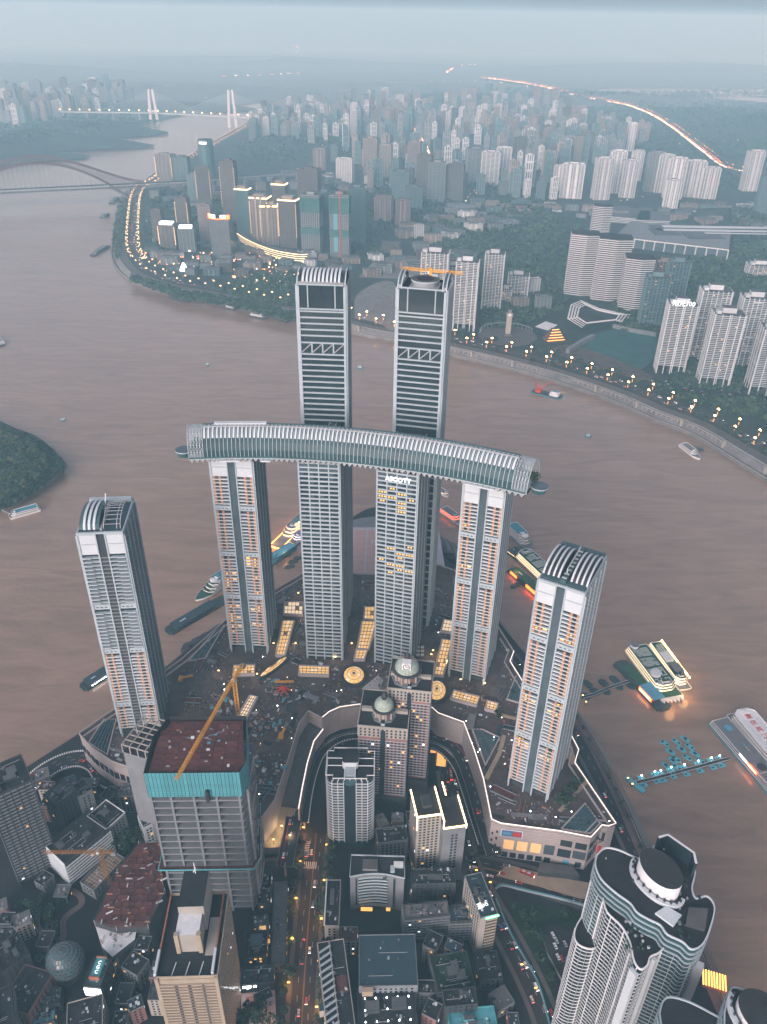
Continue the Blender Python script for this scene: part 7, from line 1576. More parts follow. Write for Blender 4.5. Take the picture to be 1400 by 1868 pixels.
# building land: netted earth, rubble
def patch(name, px, z, m, z0=None): b = MB(); b.prism(smooth_path(A(px + [px[0]], z), 4)[:-1], (z0 if z0 is not None else ZB - .5), z, m, bottom=False); return ob(name, b, kind='structure')
patch('netted_earth', [(1046, 628), (1080, 610), (1130, 600), (1190, 612), (1196, 650), (1160, 676), (1110, 664), (1060, 648)], ZB + .6, 'mesh_green'); patch('building_land', [(648, 580), (650, 540), (690, 515), (722, 520), (722, 600), (690, 588)], ZB + .5, 'site_slab'); patch('building_land', [(655, 505), (700, 470), (790, 470), (830, 500), (760, 508)], ZB + .7, 'site_slab'); patch('earth_bank', [(1000, 640), (1050, 630), (1180, 680), (1160, 690)], ZB + .9, 'site_dirt')
b = MB(); b.strip(A([(1118, 598), (1150, 606), (1196, 614)], ZB), -2, 2, ZB, ZB + 9, 'concrete'); b.strip(A([(1035, 645), (1062, 628), (1082, 618)], ZB), -4, 4, ZB, ZB + 10, 'concrete'); ob('retaining_wall', b, kind='structure')
# ---- promenade: road, terraces, arcaded wall, lamps
PRD = [p for p in offset(BW, 62)]
sheet('riverside_road', PRD, 24, ZB + .1, 'asphalt'); dashes(PRD, (-6, 0, 6), ZB + .12, step=16, ln=7, w=.3)
pr1 = offset(BW, 30); sheet('promenade', pr1, 22, ZB + .15, 'paving')
b = MB(); b.strip(offset(BW, 3), -3, 3, -.4, 5.5, 'bank_stone', 'paving'); b.strip(offset(BW, .6), -.4, .4, 5.5, 6.4, 'cream'); b.strip(offset(BW, 17), -.6, .6, 5, ZB + 1.6, 'concrete'); b.strip(offset(BW, 17), -1.0, 1.0, ZB + 1.6, ZB + 2.1, 'cream'); ob('promenade_wall', b, kind='structure')
ar = thing('arcade', 'white pillared arcade along the far promenade wall', 'arcade', (0, 0, 0)); cm = boxmesh('pillar', 1.6, 1.6, 9.5, 'cream'); cm2 = boxmesh('pillar', 4.5, 4.5, 13, 'cream'); hb = boxmesh('lintel', 9.6, 1.4, 1.2, 'cream')
ap = walk(offset(BW, 12), 10)
for k, (x, y, a) in enumerate(ap):
    px, py = proj(x, y, 8)
    if 630 < px < 1440 and (k // 8) % 5 != 3: ob('pillar', cm2 if k % 9 == 0 else cm, ar, (x, y, 4), a); (ob('lintel', hb, ar, (x, y, 13.2), a) if k % 9 != 8 else None)
def lamp_proto(h, head, m, banner=None):
    b = MB(); b.cyl(0, 0, .22, .16, 0, h, 'black_metal', 6); b.bar((-head * 1.2, 0, h - .4), (head * 1.2, 0, h - .4), .14, 'black_metal'); pole = b.mesh('pole'); b = MB()
    for s in (-1, 1): b.cyl(s * head * 1.1, 0, head, head * .45, h - .3, h + head * 1.2, m, 8)
    b.cyl(0, 0, head * .9, .1, h + head * .6, h + head * 1.9, m, 8); hd = b.mesh('lamp_head'); bn = None
    if banner: b = MB(); b.box(-.5, -.5, h * .25, .5, .5, h * .62, banner); bn = b.mesh('lit_banner')
    return pole, hd, bn
LP1 = lamp_proto(14, 1.05, 'lamp_warm', 'street_glow'); LP2 = lamp_proto(14, 1.15, 'lamp_far')
def lamp(x, y, z, rz, pr, label, group):
    t = thing('street_lamp', label, 'street lamp', (x, y, z), rz, group); ob('pole', pr[0], t); ob('lamp_head', pr[1], t)
    if pr[2]: ob('lit_banner', pr[2], t)
for off, st in ((48, 0), (76, 22)):
    for k, (x, y, a) in enumerate(walk(offset(BW, off), 44, st)):
        px, py = proj(x, y, ZB)
        if px > 1460 or py > 940: continue
        if 640 < px: lamp(x, y, ZB, a, LP1, 'warm clustered lamp with lit post on the promenade right of the skyscrapers', 'promenade lamps right')
        else: lamp(x, y, ZB, a, LP2, 'warm lamp on the curving riverside road at the left bend', 'riverside road lamps left')
for off in (44, 80):
    for k, (x, y, a) in enumerate(walk(offset(BW, off), 24, 7)):
        px, py = proj(x, y, ZB)
        if px < 290 and py < 480 and k % 3 != 1: lamp(x, y, ZB, a, LP2, 'lamp on the straight riverside road towards the arch bridge', 'riverside road lamps by the bridge')
# ---- arch bridge
t = thing('arch_bridge', 'dull red steel arch bridge with double deck at the left edge', 'bridge', (0, 0, 0)); ZD = 62
p0, p1 = at(-120, 352, ZD), at(346, 330, ZD); L = math.hypot(p1[0] - p0[0], p1[1] - p0[1]); ux, uy = (p1[0] - p0[0]) / L, (p1[1] - p0[1]) / L; nx, ny = -uy, ux
P = lambda s, w, z: (p0[0] + ux * s + nx * w, p0[1] + uy * s + ny * w, z)
b = MB(); b.frame(p0[0], p0[1], math.atan2(uy, ux)); b.box(0, -17, ZD - 1.5, L, 17, ZD, 'concrete_light', 'asphalt'); b.box(0, -15, ZD - 12, L, 15, ZD - 10.5, 'concrete'); ob('decks', b, t)
b = MB(); n = int(L / 14)
for w in (-16, 16):
    for k in range(n): b.bar(P(k * L / n, w, ZD - 11), P((k + 1) * L / n, w, ZD - 1), .5, 'grey_metal'); b.bar(P((k + 1) * L / n, w, ZD - 1), P((k + 1) * L / n, w, ZD - 11), .45, 'grey_metal')
ob('deck_truss', b, t, kind='stuff')
sA = lambda px: (lambda q: (q[0] - p0[0]) * ux + (q[1] - p0[1]) * uy)(at(px, 343, ZD))
zap = top_of(72, 343, ZD, 287); sc_, se, sl_ = sA(72), sA(272), sA(238)
for w in (-17, 17):
    up, lo = MB(), MB(); N = 36; U = []; Lw = []
    for k in range(-N, N + 1):
        f = k / N; s = sc_ + f * (se - sc_); U.append(P(s, w, ZD + 4 + (zap - ZD) * (math.cos(f * PI / 2) ** 1.5) * (1 - .12 * abs(f)))); f2 = f; s2 = sc_ + f2 * (sl_ - sc_); Lw.append(P(s2, w, 14 + (zap - 18 - 14) * (1 - f2 * f2)))
    for k in range(2 * N): up.bar(U[k], U[k + 1], 1.8, 'arch_red'); lo.bar(Lw[k], Lw[k + 1], 1.8, 'arch_red')
    ob('arch_chord', up, t); ob('arch_chord', lo, t)
    b = MB()
    for k in range(0, 2 * N + 1): b.bar(U[k], Lw[k], .35, 'arch_red'); (b.bar(U[k], Lw[k + 1], .3, 'arch_red') if k < 2 * N else None)
    ob('arch_web', b, t, kind='stuff'); b = MB()
    for k in range(4, 2 * N - 3, 2):
        if Lw[k][2] > ZD + 6: b.bar(Lw[k], (Lw[k][0], Lw[k][1], ZD), .22, 'grey_metal')
    ob('hangers', b, t, kind='stuff')
b = MB()
for w in (-17, 17): x, y, z = P(sl_, w, 0); b.box(x - 9, y - 8, -1, x + 9, y + 8, 16, 'concrete'); b.bar(P(sl_ - 60, w, ZD - 11), P(sl_, w, 14), 1.2, 'concrete'); b.bar(P(sl_ + 60, w, ZD - 11), P(sl_, w, 14), 1.2, 'concrete'); b.bar(P(sl_, w, ZD - 11), P(sl_, w, 14), 1.2, 'concrete')
ob('pier', b, t)
vp = [p1] + A([(430, 322), (545, 313), (605, 318)], ZD); b = MB(); b.strip(vp, -13, 13, ZD - 5, ZD, 'concrete', 'asphalt')
for x, y, a in walk(vp, 55): b.frame(x, y, a); b.box(-2.5, -8, 0, 2.5, 8, ZD - 5, 'concrete'); b.tr = None
t = thing('viaduct', 'pale elevated road leading right from the arch bridge', 'viaduct', (0, 0, 0)); ob('deck', b, t)
# ---- cable stayed bridge far upstream
t = thing('cable_stayed_bridge', 'faint cable stayed bridge with two pale pylons upstream', 'bridge', (0, 0, 0)); ZD2 = 60
q0, q1, q2, q3 = at(110, 203, ZD2), at(280, 205, ZD2), at(424, 212, ZD2), at(480, 215, ZD2); b = MB(); b.strip([q0, q1, q2, q3], -14, 14, ZD2 - 6, ZD2, 'concrete_light')
for x, y, a in walk([q0, q1], 160): b.box(x - 6, y - 6, 0, x + 6, y + 6, ZD2 - 6, 'concrete')
ob('deck', b, t)
for q, yt, yb in ((q1, 165, 228), (q2, 168, 238)):
    px, _ = proj(q[0], q[1], ZD2); zt = top_of(px, yb, 0, yt); zt = max(150, min(330, zt))
    for s in (-1, 1): b = MB(); b.bar((q[0] + s * 22, q[1], 0), (q[0] + s * 11, q[1], zt), 9, 'white_panel', 6); ob('pylon_leg', b, t)
    b = MB(); b.box(q[0] - 20, q[1] - 5, ZD2 + 4, q[0] + 20, q[1] + 5, ZD2 + 12, 'white_panel'); ob('cross_beam', b, t)
    b = MB(); d = ((q2[0] - q1[0]), (q2[1] - q1[1])); Ld = math.hypot(*d); d = (d[0] / Ld, d[1] / Ld)
    for k in range(1, 11):
        for s in (-1, 1): b.bar((q[0], q[1], zt - 8 - (10 - k) * 6), (q[0] + s * d[0] * k * 36, q[1] + s * d[1] * k * 36, ZD2), .6, 'concrete_light')
    ob('stay_cables', b, t, kind='stuff')
b = MB()
for x, y, a in walk([q0, q1, q2, q3], 60): b.box(x - 3, y - 3, ZD2 + 8, x + 3, y + 3, ZD2 + 14, 'lamp_far')
ob('bridge_lamps', b, t, kind='stuff')
# ---- motorway, valley streets and the scattered lights far off
mw = smooth_path(A([(1420, 322), (1330, 306), (1296, 284), (1262, 258), (1228, 232), (1190, 209), (1150, 193), (1105, 184), (1060, 176), (1000, 160), (940, 149), (880, 142)], 34), 5); sheet('motorway', mw, 34, 34.6, 'paving')
b = MB(); b.strip(mw, -17.5, 17.5, 9, 34.3, 'concrete_dark'); ob('motorway_embankment', b, kind='structure')
rr = random.Random(9)
def dots(name, path, step, offs, s, ms, z, jit=.5):
    b = MB()
    for o_ in offs:
        for x, y, a in walk(offset(path, o_), step, rr.random() * step):
            if rr.random() < jit: d = math.hypot(x, y); k = s * (.35 + d / 11000.0) * rr.uniform(.6, 1.3); b.box(x - k, y - k, z, x + k, y + k, z + k * 1.6, rr.choice(ms))
    return ob(name, b, kind='stuff')
dots('motorway_traffic', mw, 20, (-5, -9, -13), 1.5, ['head_light', 'lamp_far', 'lamp_amber'], 35, .6); dots('motorway_traffic', mw, 34, (6, 12), 1.3, ['tail_light', 'lamp_far_red', 'lamp_far_red'], 35, .5); dots('motorway_lamps', mw, 70, (-20, 20), 1.7, ['lamp_far', 'lamp_far_red'], 45, .8)
for pth, st, k in (([(755, 228), (765, 250), (776, 268), (784, 290), (770, 262), (760, 235)], 26, 1.5), ([(640, 350), (690, 338), (760, 338), (800, 330)], 40, 1.5), ([(812, 355), (808, 330), (812, 300), (806, 285)], 45, 1.2), ([(590, 270), (600, 250), (594, 238)], 60, 1.6), ([(850, 380), (870, 350), (930, 340), (1010, 345)], 70, 1.3), ([(815, 133), (835, 121), (870, 118)], 130, 2.2), ([(540, 100), (545, 90), (538, 82)], 260, 1.4), ([(400, 140), (470, 138), (545, 134)], 150, 2.4), ([(740, 150), (900, 150), (1080, 180)], 170, 1.6)): dots('street_lights', smooth_path(A(pth, 18), 4), st, (-9, 9), k, ['lamp_far', 'lamp_far', 'lamp_far_red', 'head_light'], 22, .8)
b = MB()
for k in range(420):
    px, py = (rr.uniform(0, 1400), rr.uniform(70, 180)) if k < 110 else ((rr.uniform(440, 1390), rr.uniform(200, 420)) if k < 330 else (rr.uniform(250, 660), rr.uniform(400, 510)))
    x, y = at(px, py, 16); d = math.hypot(x, y); s = d / 8000.0 * rr.uniform(.6, 1.5); b.box(x - s, y - s, 16, x + s, y + s, 16 + s * 1.8, rr.choice(['lamp_far', 'lamp_far', 'lamp_far_red', 'head_light']))
ob('distant_lights', b, kind='stuff')
# glowing shopping crescent and lit lanes in the old quarter at the bend
t = thing('shopping_crescent', 'curved shopping terrace with bright lit ledges in the left cluster', 'building', (0, 0, 0)); cres = smooth_path(A([(440, 440), (455, 450), (480, 462), (510, 472), (545, 478), (560, 478)], ZB), 5)
for k in range(4): b = MB(); b.strip(cres, -4 - k * 2, 16, ZB + k * 6, ZB + k * 6 + 4.4, 'glass_grey', 'roof_grey'); ob('storey', b, t); b = MB(); b.strip(cres, -4.6 - k * 2, -4 - k * 2, ZB + k * 6 + 4.4, ZB + k * 6 + 5.6, 'lamp_far' if k in (0, 3) else 'ship_glow'); ob('light_strip', b, t)
b = MB(); b.strip(offset(cres, -8), -3, 22, ZB, ZB + .4, 'plaza_glow'); ob('glow_square', b, kind='structure')  # paving glows by itself: lamplight put into its material
x, y = at(336, 494, ZB); t = thing('temple_house', 'bright glowing tiered house in the old quarter at the bend', 'building', (x, y, ZB))
for k in range(4): b = MB(); b.box(-9 + k * 2, -6 + k, k * 5, 9 - k * 2, 6 - k, k * 5 + 5, 'screen_white' if k < 3 else 'sign_white'); ob('storey', b, t)
b = MB()
for k in range(300):
    px, py = rr.uniform(250, 560), rr.uniform(455, 520)
    if py > 470 + (px - 250) * .22: continue
    x, y = at(px, py, ZB + 4); s = rr.uniform(.7, 1.9); b.box(x - s, y - .5, ZB + 2, x + s, y + .5, ZB + 2 + s * 2, rr.choice(['lamp_far', 'lamp_far', 'window_lit', 'sign_white', 'lamp_far_red']))
ob('lane_lights', b, kind='stuff')
# ================================================================ trees, woodland, traffic, building clutter, people
nprng = np.random.default_rng(5)
def crown_mesh(name, r, h, n, seed, mats=('leaf_dark', 'leaf_mid', 'leaf_light')):
    rr = random.Random(seed); b = MB(); cl = [(rr.gauss(0, .42) * r, rr.gauss(0, .42) * r, h * (.35 + .6 * rr.random()), r * rr.uniform(.35, .6)) for _ in range(9)]
    for k in range(n):
        c = rr.choice(cl); a, e = rr.uniform(0, 2 * PI), math.asin(rr.uniform(-.6, 1)); x = c[0] + c[3] * math.cos(a) * math.cos(e); y = c[1] + c[3] * math.sin(a) * math.cos(e); z = c[2] + c[3] * .8 * math.sin(e); s = r * rr.uniform(.12, .24)
        t1 = Vector((rr.gauss(0, 1), rr.gauss(0, 1), rr.gauss(0, .6))).normalized(); t2 = t1.cross(Vector((math.cos(a) * math.cos(e), math.sin(a) * math.cos(e), math.sin(e) + .4))).normalized(); p = Vector((x, y, z))
        b.face([tuple(p + t1 * s), tuple(p + t2 * s * .8), tuple(p - t1 * s), tuple(p - t2 * s * .8)], mats[0] if rr.random() < .5 else rr.choice(mats))
    return b.mesh(name)
def trunk_mesh(h, r):
    b = MB(); b.bar((0, 0, -.3), (0, 0, h * .55), r, 'trunk', r * .6)
    for k in range(4): a = k * 1.6 + .3; b.bar((0, 0, h * .4), (math.cos(a) * h * .22, math.sin(a) * h * .22, h * .75), r * .45, 'trunk', r * .2)
    return b.mesh('trunk')
CR = [crown_mesh('crown', 4.6, 8.5, 230, s) for s in range(5)]; CO = [crown_mesh('crown', 4.2, 7.5, 230, 20 + s, ('leaf_olive', 'leaf_mid', 'leaf_olive')) for s in range(2)]; TK = trunk_mesh(8.5, .32)
NT = [0]
def tree(x, y, z, s, label, group, olive=False):
    t = thing('broadleaf_tree', label, 'tree', (x, y, z), R.uniform(0, 6.28), group); t.scale = (s, s, s * R.uniform(.85, 1.2)); ob('trunk', TK, t); ob('crown', R.choice(CO if olive else CR), t); NT[0] += 1
for off, st in ((12.5, 3), (-12.5, 8)):
    for x, y, a in walk(offset(ROADS['main'], off), 11.5, st):
        if R.random() < .86: tree(x + R.uniform(-1, 1), y, ZG, R.uniform(.75, 1.15), 'dark street tree lining the orange lit main street', 'street trees of the main street')
for px, py, s in [(227, 1530, 1.5), (238, 1542, 1.4), (218, 1546, 1.3), (245, 1528, 1.2), (232, 1556, 1.2), (224, 1518, 1.1)]: tree(*at(px, py, ZG), ZG, s, 'dense dark tree in the clump behind the rimmed roof house', 'clump behind the rimmed roof house')
for px, py, s in [(452, 1862, 1.6), (470, 1858, 1.5), (440, 1868, 1.3), (478, 1868, 1.3)]: tree(*at(px, py, ZG), ZG, s, 'big round dark tree on the pink forecourt at the bottom edge', 'trees on the pink forecourt')
for k in range(26):
    px, py = R.uniform(-10, 110), R.uniform(1640, 1760); x, y = at(px, py, ZG); tree(x, y, ZG, R.uniform(.6, 1.2), 'dark tree in the unlit park by the mauve path', 'trees of the unlit park')
q = [(930, 1650), (1050, 1672), (1000, 1684), (985, 1700), (1030, 1860), (1005, 1850), (975, 1760)]
for k in range(46):
    px, py = R.uniform(925, 1055), R.uniform(1645, 1860)
    if inside((px, py), q): tree(*at(px, py, ZG), ZG, R.uniform(.5, .95), 'dark shrub like tree on the planted slope by the car park', 'trees on the planted slope')
for px, py in [(1022, 1455), (1035, 1445), (1046, 1440), (1030, 1468), (1040, 1462), (1052, 1430), (1018, 1465)]: tree(*at(px, py, ZR), ZR - 1.2, .8, 'dark tree in the roof garden by the lone right tower', 'roof garden trees by the lone right tower')
for px, py in [(906, 1302), (912, 1308), (935, 1262)]: tree(*at(px, py, ZR), ZR - 1.2, .5, 'small tree in the glazed roof court', 'small trees in the glazed roof court')
for px, py, z in [(356, 806, 279), (351, 812, 279), (361, 800, 279), (358, 818, 279), (968, 858, 279), (975, 866, 279)]:
    x, y = at(px, py, z + 6); y = min(max(y, axis(x) - 8), axis(x) + 8); tree(x, y, 277.4, .85, 'tree growing inside the open lattice end of the skybridge', 'trees in the skybridge ends')
for x, y, a in walk(rp, 14): 
    if R.random() < .7: tree(x, y, ZG, R.uniform(.3, .5), 'small bare looking tree along the riverside footway on the right', 'footway trees on the right')
k = 0
for off in (38, 52, 84, 96):
    for x, y, a in walk(offset(BW, off), 17, off % 7):
        px, py = proj(x, y, ZB)
        if 830 < px < 1450 and R.random() < .3 and NT[0] < 285: tree(x + R.uniform(-3, 3), y + R.uniform(-3, 3), ZB, R.uniform(.8, 1.4), 'leafy tree along the lamp lit promenade right of the skyscrapers', 'promenade trees', R.random() < .25)
# woodland masses: tens of thousands of small leaf sprays in clumped crowns
def woodland(name, polys, n, r0, h0, m, per=15, z0=ZB, hill=True, seed=1):
    g = np.random.default_rng(seed); P_ = []
    ar = []
    for p in polys:
        a = abs(sum(p[i][0] * p[(i + 1) % len(p)][1] - p[(i + 1) % len(p)][0] * p[i][1] for i in range(len(p)))) / 2; ar.append(a)
    tot = sum(ar); rr = random.Random(seed)
    for p, a in zip(polys, ar):
        xs = [q[0] for q in p]; ys = [q[1] for q in p]; k = int(n * a / tot); c = 0; tr = 0
        while c < k and tr < k * 8:
            tr += 1; px, py = rr.uniform(min(xs), max(xs)), rr.uniform(min(ys), max(ys))
            if inside((px, py), p): x, y = at(px, py, z0 + 3); P_.append((x, y)); c += 1
    P_ = np.array(P_); N = len(P_); d = np.hypot(P_[:, 0], P_[:, 1]); z = np.full(N, z0 - 1.0)
    if hill:
        for hx, hy, rx, ry, hh in HILLS:
            f = 1 - np.clip(np.sqrt(((P_[:, 0] - hx) / rx) ** 2 + ((P_[:, 1] - hy) / ry) ** 2), 0, 1); z = np.maximum(z, 9 + hh * (.45 if hy > 6000 else .8) * np.sin(f * PI / 2) ** 1.2 * .95)
    r = (r0 + d * .0011) * g.uniform(.7, 1.35, N); M_ = N * per
    cx_ = np.repeat(P_[:, 0], per); cyy = np.repeat(P_[:, 1], per); cz = np.repeat(z, per); rr_ = np.repeat(r, per)
    dirs = g.normal(size=(M_, 3)); dirs[:, 2] = np.abs(dirs[:, 2]) * .9 + .05; dirs /= np.linalg.norm(dirs, axis=1)[:, None]
    pos = np.stack([cx_, cyy, cz + rr_ * .55], 1) + dirs * (rr_ * g.uniform(.55, 1.0, M_))[:, None] * np.array([1, 1, .95])
    t1 = g.normal(size=(M_, 3)); t1 -= (t1 * dirs).sum(1)[:, None] * dirs * .7; t1 /= np.linalg.norm(t1, axis=1)[:, None]; t2 = np.cross(dirs, t1); s = (rr_ * g.uniform(.28, .5, M_))[:, None]
    V = np.stack([pos + t1 * s, pos + t2 * s, pos - t1 * s, pos - t2 * s], 1).reshape(-1, 3)
    me = bpy.data.meshes.new(name); me.vertices.add(len(V)); me.vertices.foreach_set('co', V.ravel().astype(np.float32)); me.loops.add(M_ * 4); me.loops.foreach_set('vertex_index', np.arange(M_ * 4, dtype=np.int32)); me.polygons.add(M_); me.polygons.foreach_set('loop_start', np.arange(0, M_ * 4, 4, dtype=np.int32)); me.polygons.foreach_set('loop_total', np.full(M_, 4, dtype=np.int32))
    for n_ in m: me.materials.append(MATS[n_])
    me.polygons.foreach_set('material_index', np.repeat(g.choice(len(m), N, p=[.5, .3, .2][:len(m)] if len(m) == 3 else None), per).astype(np.int32)); me.update(); return ob(name, me, kind='stuff')
LF = ('leaf_dark', 'leaf_mid', 'leaf_light')
woodland('woodland', [[(735, 398), (1000, 388), (1075, 420), (1075, 470), (1030, 560), (930, 600), (880, 592), (868, 470), (760, 468)], [(1180, 470), (1330, 466), (1400, 400), (1400, 570), (1340, 540), (1230, 610), (1190, 600), (1150, 590)], [(1330, 400), (1400, 380), (1400, 470), (1335, 460)], [(1180, 690), (1260, 716), (1400, 728), (1400, 765), (1330, 752), (1250, 730)], [(1120, 545), (1180, 560), (1200, 610), (1130, 600)], [(1240, 640), (1400, 640), (1400, 720), (1220, 700)]], 6500, 3.6, 7, LF, 14, seed=3)
woodland('shore_thicket', [[(206, 440), (216, 374), (240, 352), (240, 400), (222, 450), (214, 474)], [(235, 512), (320, 543), (420, 558), (540, 586), (540, 568), (430, 545), (330, 528), (240, 500)], [(440, 505), (545, 488), (545, 560), (470, 548), (400, 530)]], 1900, 3.2, 6, LF, 14, seed=4)
woodland('far_woods', [[(430, 262), (560, 232), (560, 290), (440, 300)], [(560, 250), (740, 240), (740, 270), (600, 300)], [(700, 330), (870, 335), (870, 400), (700, 420)], [(1000, 205), (1130, 192), (1260, 255), (1340, 310), (1340, 350), (1180, 285), (1060, 240)], [(1150, 190), (1400, 190), (1400, 300), (1310, 285), (1240, 225)], [(880, 330), (1010, 300), (1000, 390), (880, 380)], [(280, 350), (430, 335), (430, 440), (280, 470), (262, 440)], [(560, 330), (700, 340), (700, 470), (660, 480), (560, 400)]], 5200, 4.2, 8, ('leaf_dark', 'leaf_mid'), 11, seed=5)
woodland('distant_woods', [[(0, 283), (100, 258), (200, 243), (290, 224), (300, 200), (200, 205), (0, 225)], [(850, 190), (1100, 186), (1400, 175), (1400, 165), (900, 172)]], 2000, 4.5, 8, ('leaf_dark', 'leaf_mid'), 9, z0=11, seed=6)
woodland('islet_thicket', [[(0, 928), (40, 910), (75, 890), (112, 862), (116, 842), (90, 815), (60, 798), (0, 772)]], 1100, 2.6, 6, ('leaf_dark', 'leaf_mid', 'leaf_olive'), 16, z0=9, hill=False, seed=7); woodland('islet_thicket', [[(0, 905), (40, 890), (84, 858), (84, 828), (50, 802), (0, 780)]], 700, 2.6, 6, ('leaf_dark', 'leaf_mid', 'leaf_olive'), 16, z0=20, hill=False, seed=9)
woodland('bank_scrub', [[(1088, 1372), (1104, 1396), (1165, 1520), (1225, 1640), (1262, 1700), (1262, 1720), (1200, 1620), (1140, 1490)], [(1270, 1715), (1320, 1810), (1330, 1860), (1280, 1760)]], 420, 1.5, 3, ('leaf_dark', 'leaf_mid'), 14, z0=12, hill=False, seed=8)
# ---- small infill houses that close the gaps between the old city blocks
def hit(x, y, r):
    for fx, fy, rz, W, D in CITY:
        dx, dy = x - fx, y - fy; u = dx * math.cos(rz) + dy * math.sin(rz); v = -dx * math.sin(rz) + dy * math.cos(rz)
        if -r < u < W + r and -r < v < D + r: return True
    for k_ in ('main', 'east', 'front', 'river', 'cross'):
        if any((x - a) ** 2 + (y - c) ** 2 < (r + 15) ** 2 for a, c in ROADS[k_]): return True
    return any((x - a) ** 2 + (y - c) ** 2 < (r + e) ** 2 for a, c, e in ((-113, 352, 52), (-106, 248, 34), (-26, 383, 26), (0, 448, 32), (40, 452, 30), (42, 378, 22), (150, 250, 52), (-190, 385, 34), (*at(228, 1620, 40), 40), (*at(121, 1757, 30), 15), (*at(690, 1600, 40), 30), (*at(500, 1530, 25), 22)))
NI = 0
for lab, poly, n_, zz in [('between the orange crane and the glass egg', [(60, 1560), (150, 1620), (180, 1700), (100, 1640)], 8, (6, 12)), ('in the dark quarter at the bottom left', [(0, 1640), (90, 1720), (120, 1868), (0, 1868)], 12, (8, 18)), ('between the S shaped viaduct and the white rimmed roof', [(60, 1420), (240, 1440), (250, 1560), (110, 1560)], 14, (8, 20)), ('between the red decks and the beige tower', [(200, 1700), (290, 1640), (290, 1868), (190, 1868)], 12, (8, 20)), ('between the beige tower and the main street', [(420, 1600), (540, 1600), (530, 1868), (440, 1800)], 14, (8, 18)), ('between the main street and the curved hotel', [(590, 1560), (640, 1560), (650, 1720), (590, 1700)], 10, (8, 22)), ('behind the curved hotel', [(590, 1520), (760, 1500), (760, 1570), (600, 1570)], 12, (10, 24)), ('between the light traced tower and the east street', [(740, 1590), (860, 1600), (870, 1650), (740, 1650)], 10, (8, 22)), ('below the worn balcony blocks', [(740, 1690), (870, 1690), (880, 1868), (770, 1868)], 18, (8, 24)), ('at the bottom edge right of the east street', [(930, 1800), (1010, 1868), (920, 1868)], 4, (6, 12))]:
    c_ = 0; tr = 0
    while c_ < n_ and tr < 500:
        tr += 1; px, py = R.uniform(min(p[0] for p in poly), max(p[0] for p in poly)), R.uniform(min(p[1] for p in poly), max(p[1] for p in poly))
        if not inside((px, py), poly): continue
        x, y = at(px, py, ZG + 10); w_, d_ = R.uniform(7, 15), R.uniform(7, 14); rz = R.choice([0, .05, -.05, -.45, .5])
        if hit(x, y, max(w_, d_) * .55): continue
        H = R.uniform(*zz); t = thing('house', f'small dark roofed house {lab}', 'house', (x - w_ / 2, y - d_ / 2, ZG), rz, 'infill houses ' + lab); rf = R.choice(['roof_dark', 'roof_dark', 'roof_grey', 'roof_teal', 'site_slab', 'red_deck'])
        b = MB(); b.box(0, 0, -.5, w_, d_, H, R.choice(['concrete_dark', 'concrete', 'concrete_dark', 'brick_pink', 'cream']), rf); b.strip([(0, 0), (w_, 0), (w_, d_), (0, d_), (0, 0)], 0, .3, H - .1, H + .8, 'concrete'); ob('wall', b, t)
        b = MB(); [wins(b, s_, w_, d_, H, 3.1, 3, 1.4, 1.5, 1.5, .06) for s_ in (0, 1, 3)]
        if b.f: ob('windows', b, t, kind='stuff')
        b = MB()
        for k in range(R.randint(3, 9)): u, v, s_ = R.uniform(.05, .8) * w_, R.uniform(.05, .8) * d_, R.uniform(.4, 1.8); b.box(u, v, H, u + s_, v + s_, H + s_ * .8, R.choice(['concrete', 'grey_metal', 'roof_teal', 'concrete_dark', 'white_panel']))
        ob('rooftop_units', b, t, kind='stuff'); CITY.append((x - w_ / 2, y - d_ / 2, rz, w_, d_)); c_ += 1
# ---- traffic
def car_mesh(paint, lit=True, L=4.5, Wd=1.85, van=False):
    b = MB(); b.box(0, -Wd / 2, .35, L, Wd / 2, .95 if not van else 1.1, paint); z1 = 1.5 if not van else 2.1; i = len(b.v); k = b.mi('glass_dark'); kp = b.mi(paint)
    xa, xb = (L * .12, L * .72) if not van else (L * .02, L * .86); zt = .95 if not van else 1.1
    b.v += [(xa, -Wd / 2 + .05, zt), (xb, -Wd / 2 + .05, zt), (xb, Wd / 2 - .05, zt), (xa, Wd / 2 - .05, zt), (xa + .35, -Wd / 2 + .22, z1), (xb - .6, -Wd / 2 + .22, z1), (xb - .6, Wd / 2 - .22, z1), (xa + .35, Wd / 2 - .22, z1)]
    for q, m in (((0, 1, 5, 4), k), ((1, 2, 6, 5), k), ((2, 3, 7, 6), k), ((3, 0, 4, 7), k), ((4, 5, 6, 7), kp)): b.f.append(tuple(i + a for a in q)); b.m.append(m)
    for x in (.8, L - .85):
        for s in (-1, 1): b.box(x - .33, s * Wd / 2 - .12, 0, x + .33, s * Wd / 2 + .04, .66, 'rubber')
    if lit:
        for s in (-1, 1): b.box(L, s * .6 - .22, .55, L + .06, s * .6 + .22, .85, 'head_light'); b.box(-.06, s * .6 - .22, .6, 0, s * .6 + .22, .88, 'tail_light')
    return b.mesh('car')
PC = ['paint_white', 'paint_silver', 'paint_black', 'paint_white', 'paint_red', 'paint_blue', 'paint_silver']
CARS = {p: car_mesh(p) for p in set(PC)}; PARK = {p: car_mesh(p, False) for p in set(PC)}; VANS = {p: car_mesh(p, True, 5.6, 2.1, True) for p in ('paint_white', 'paint_silver')}
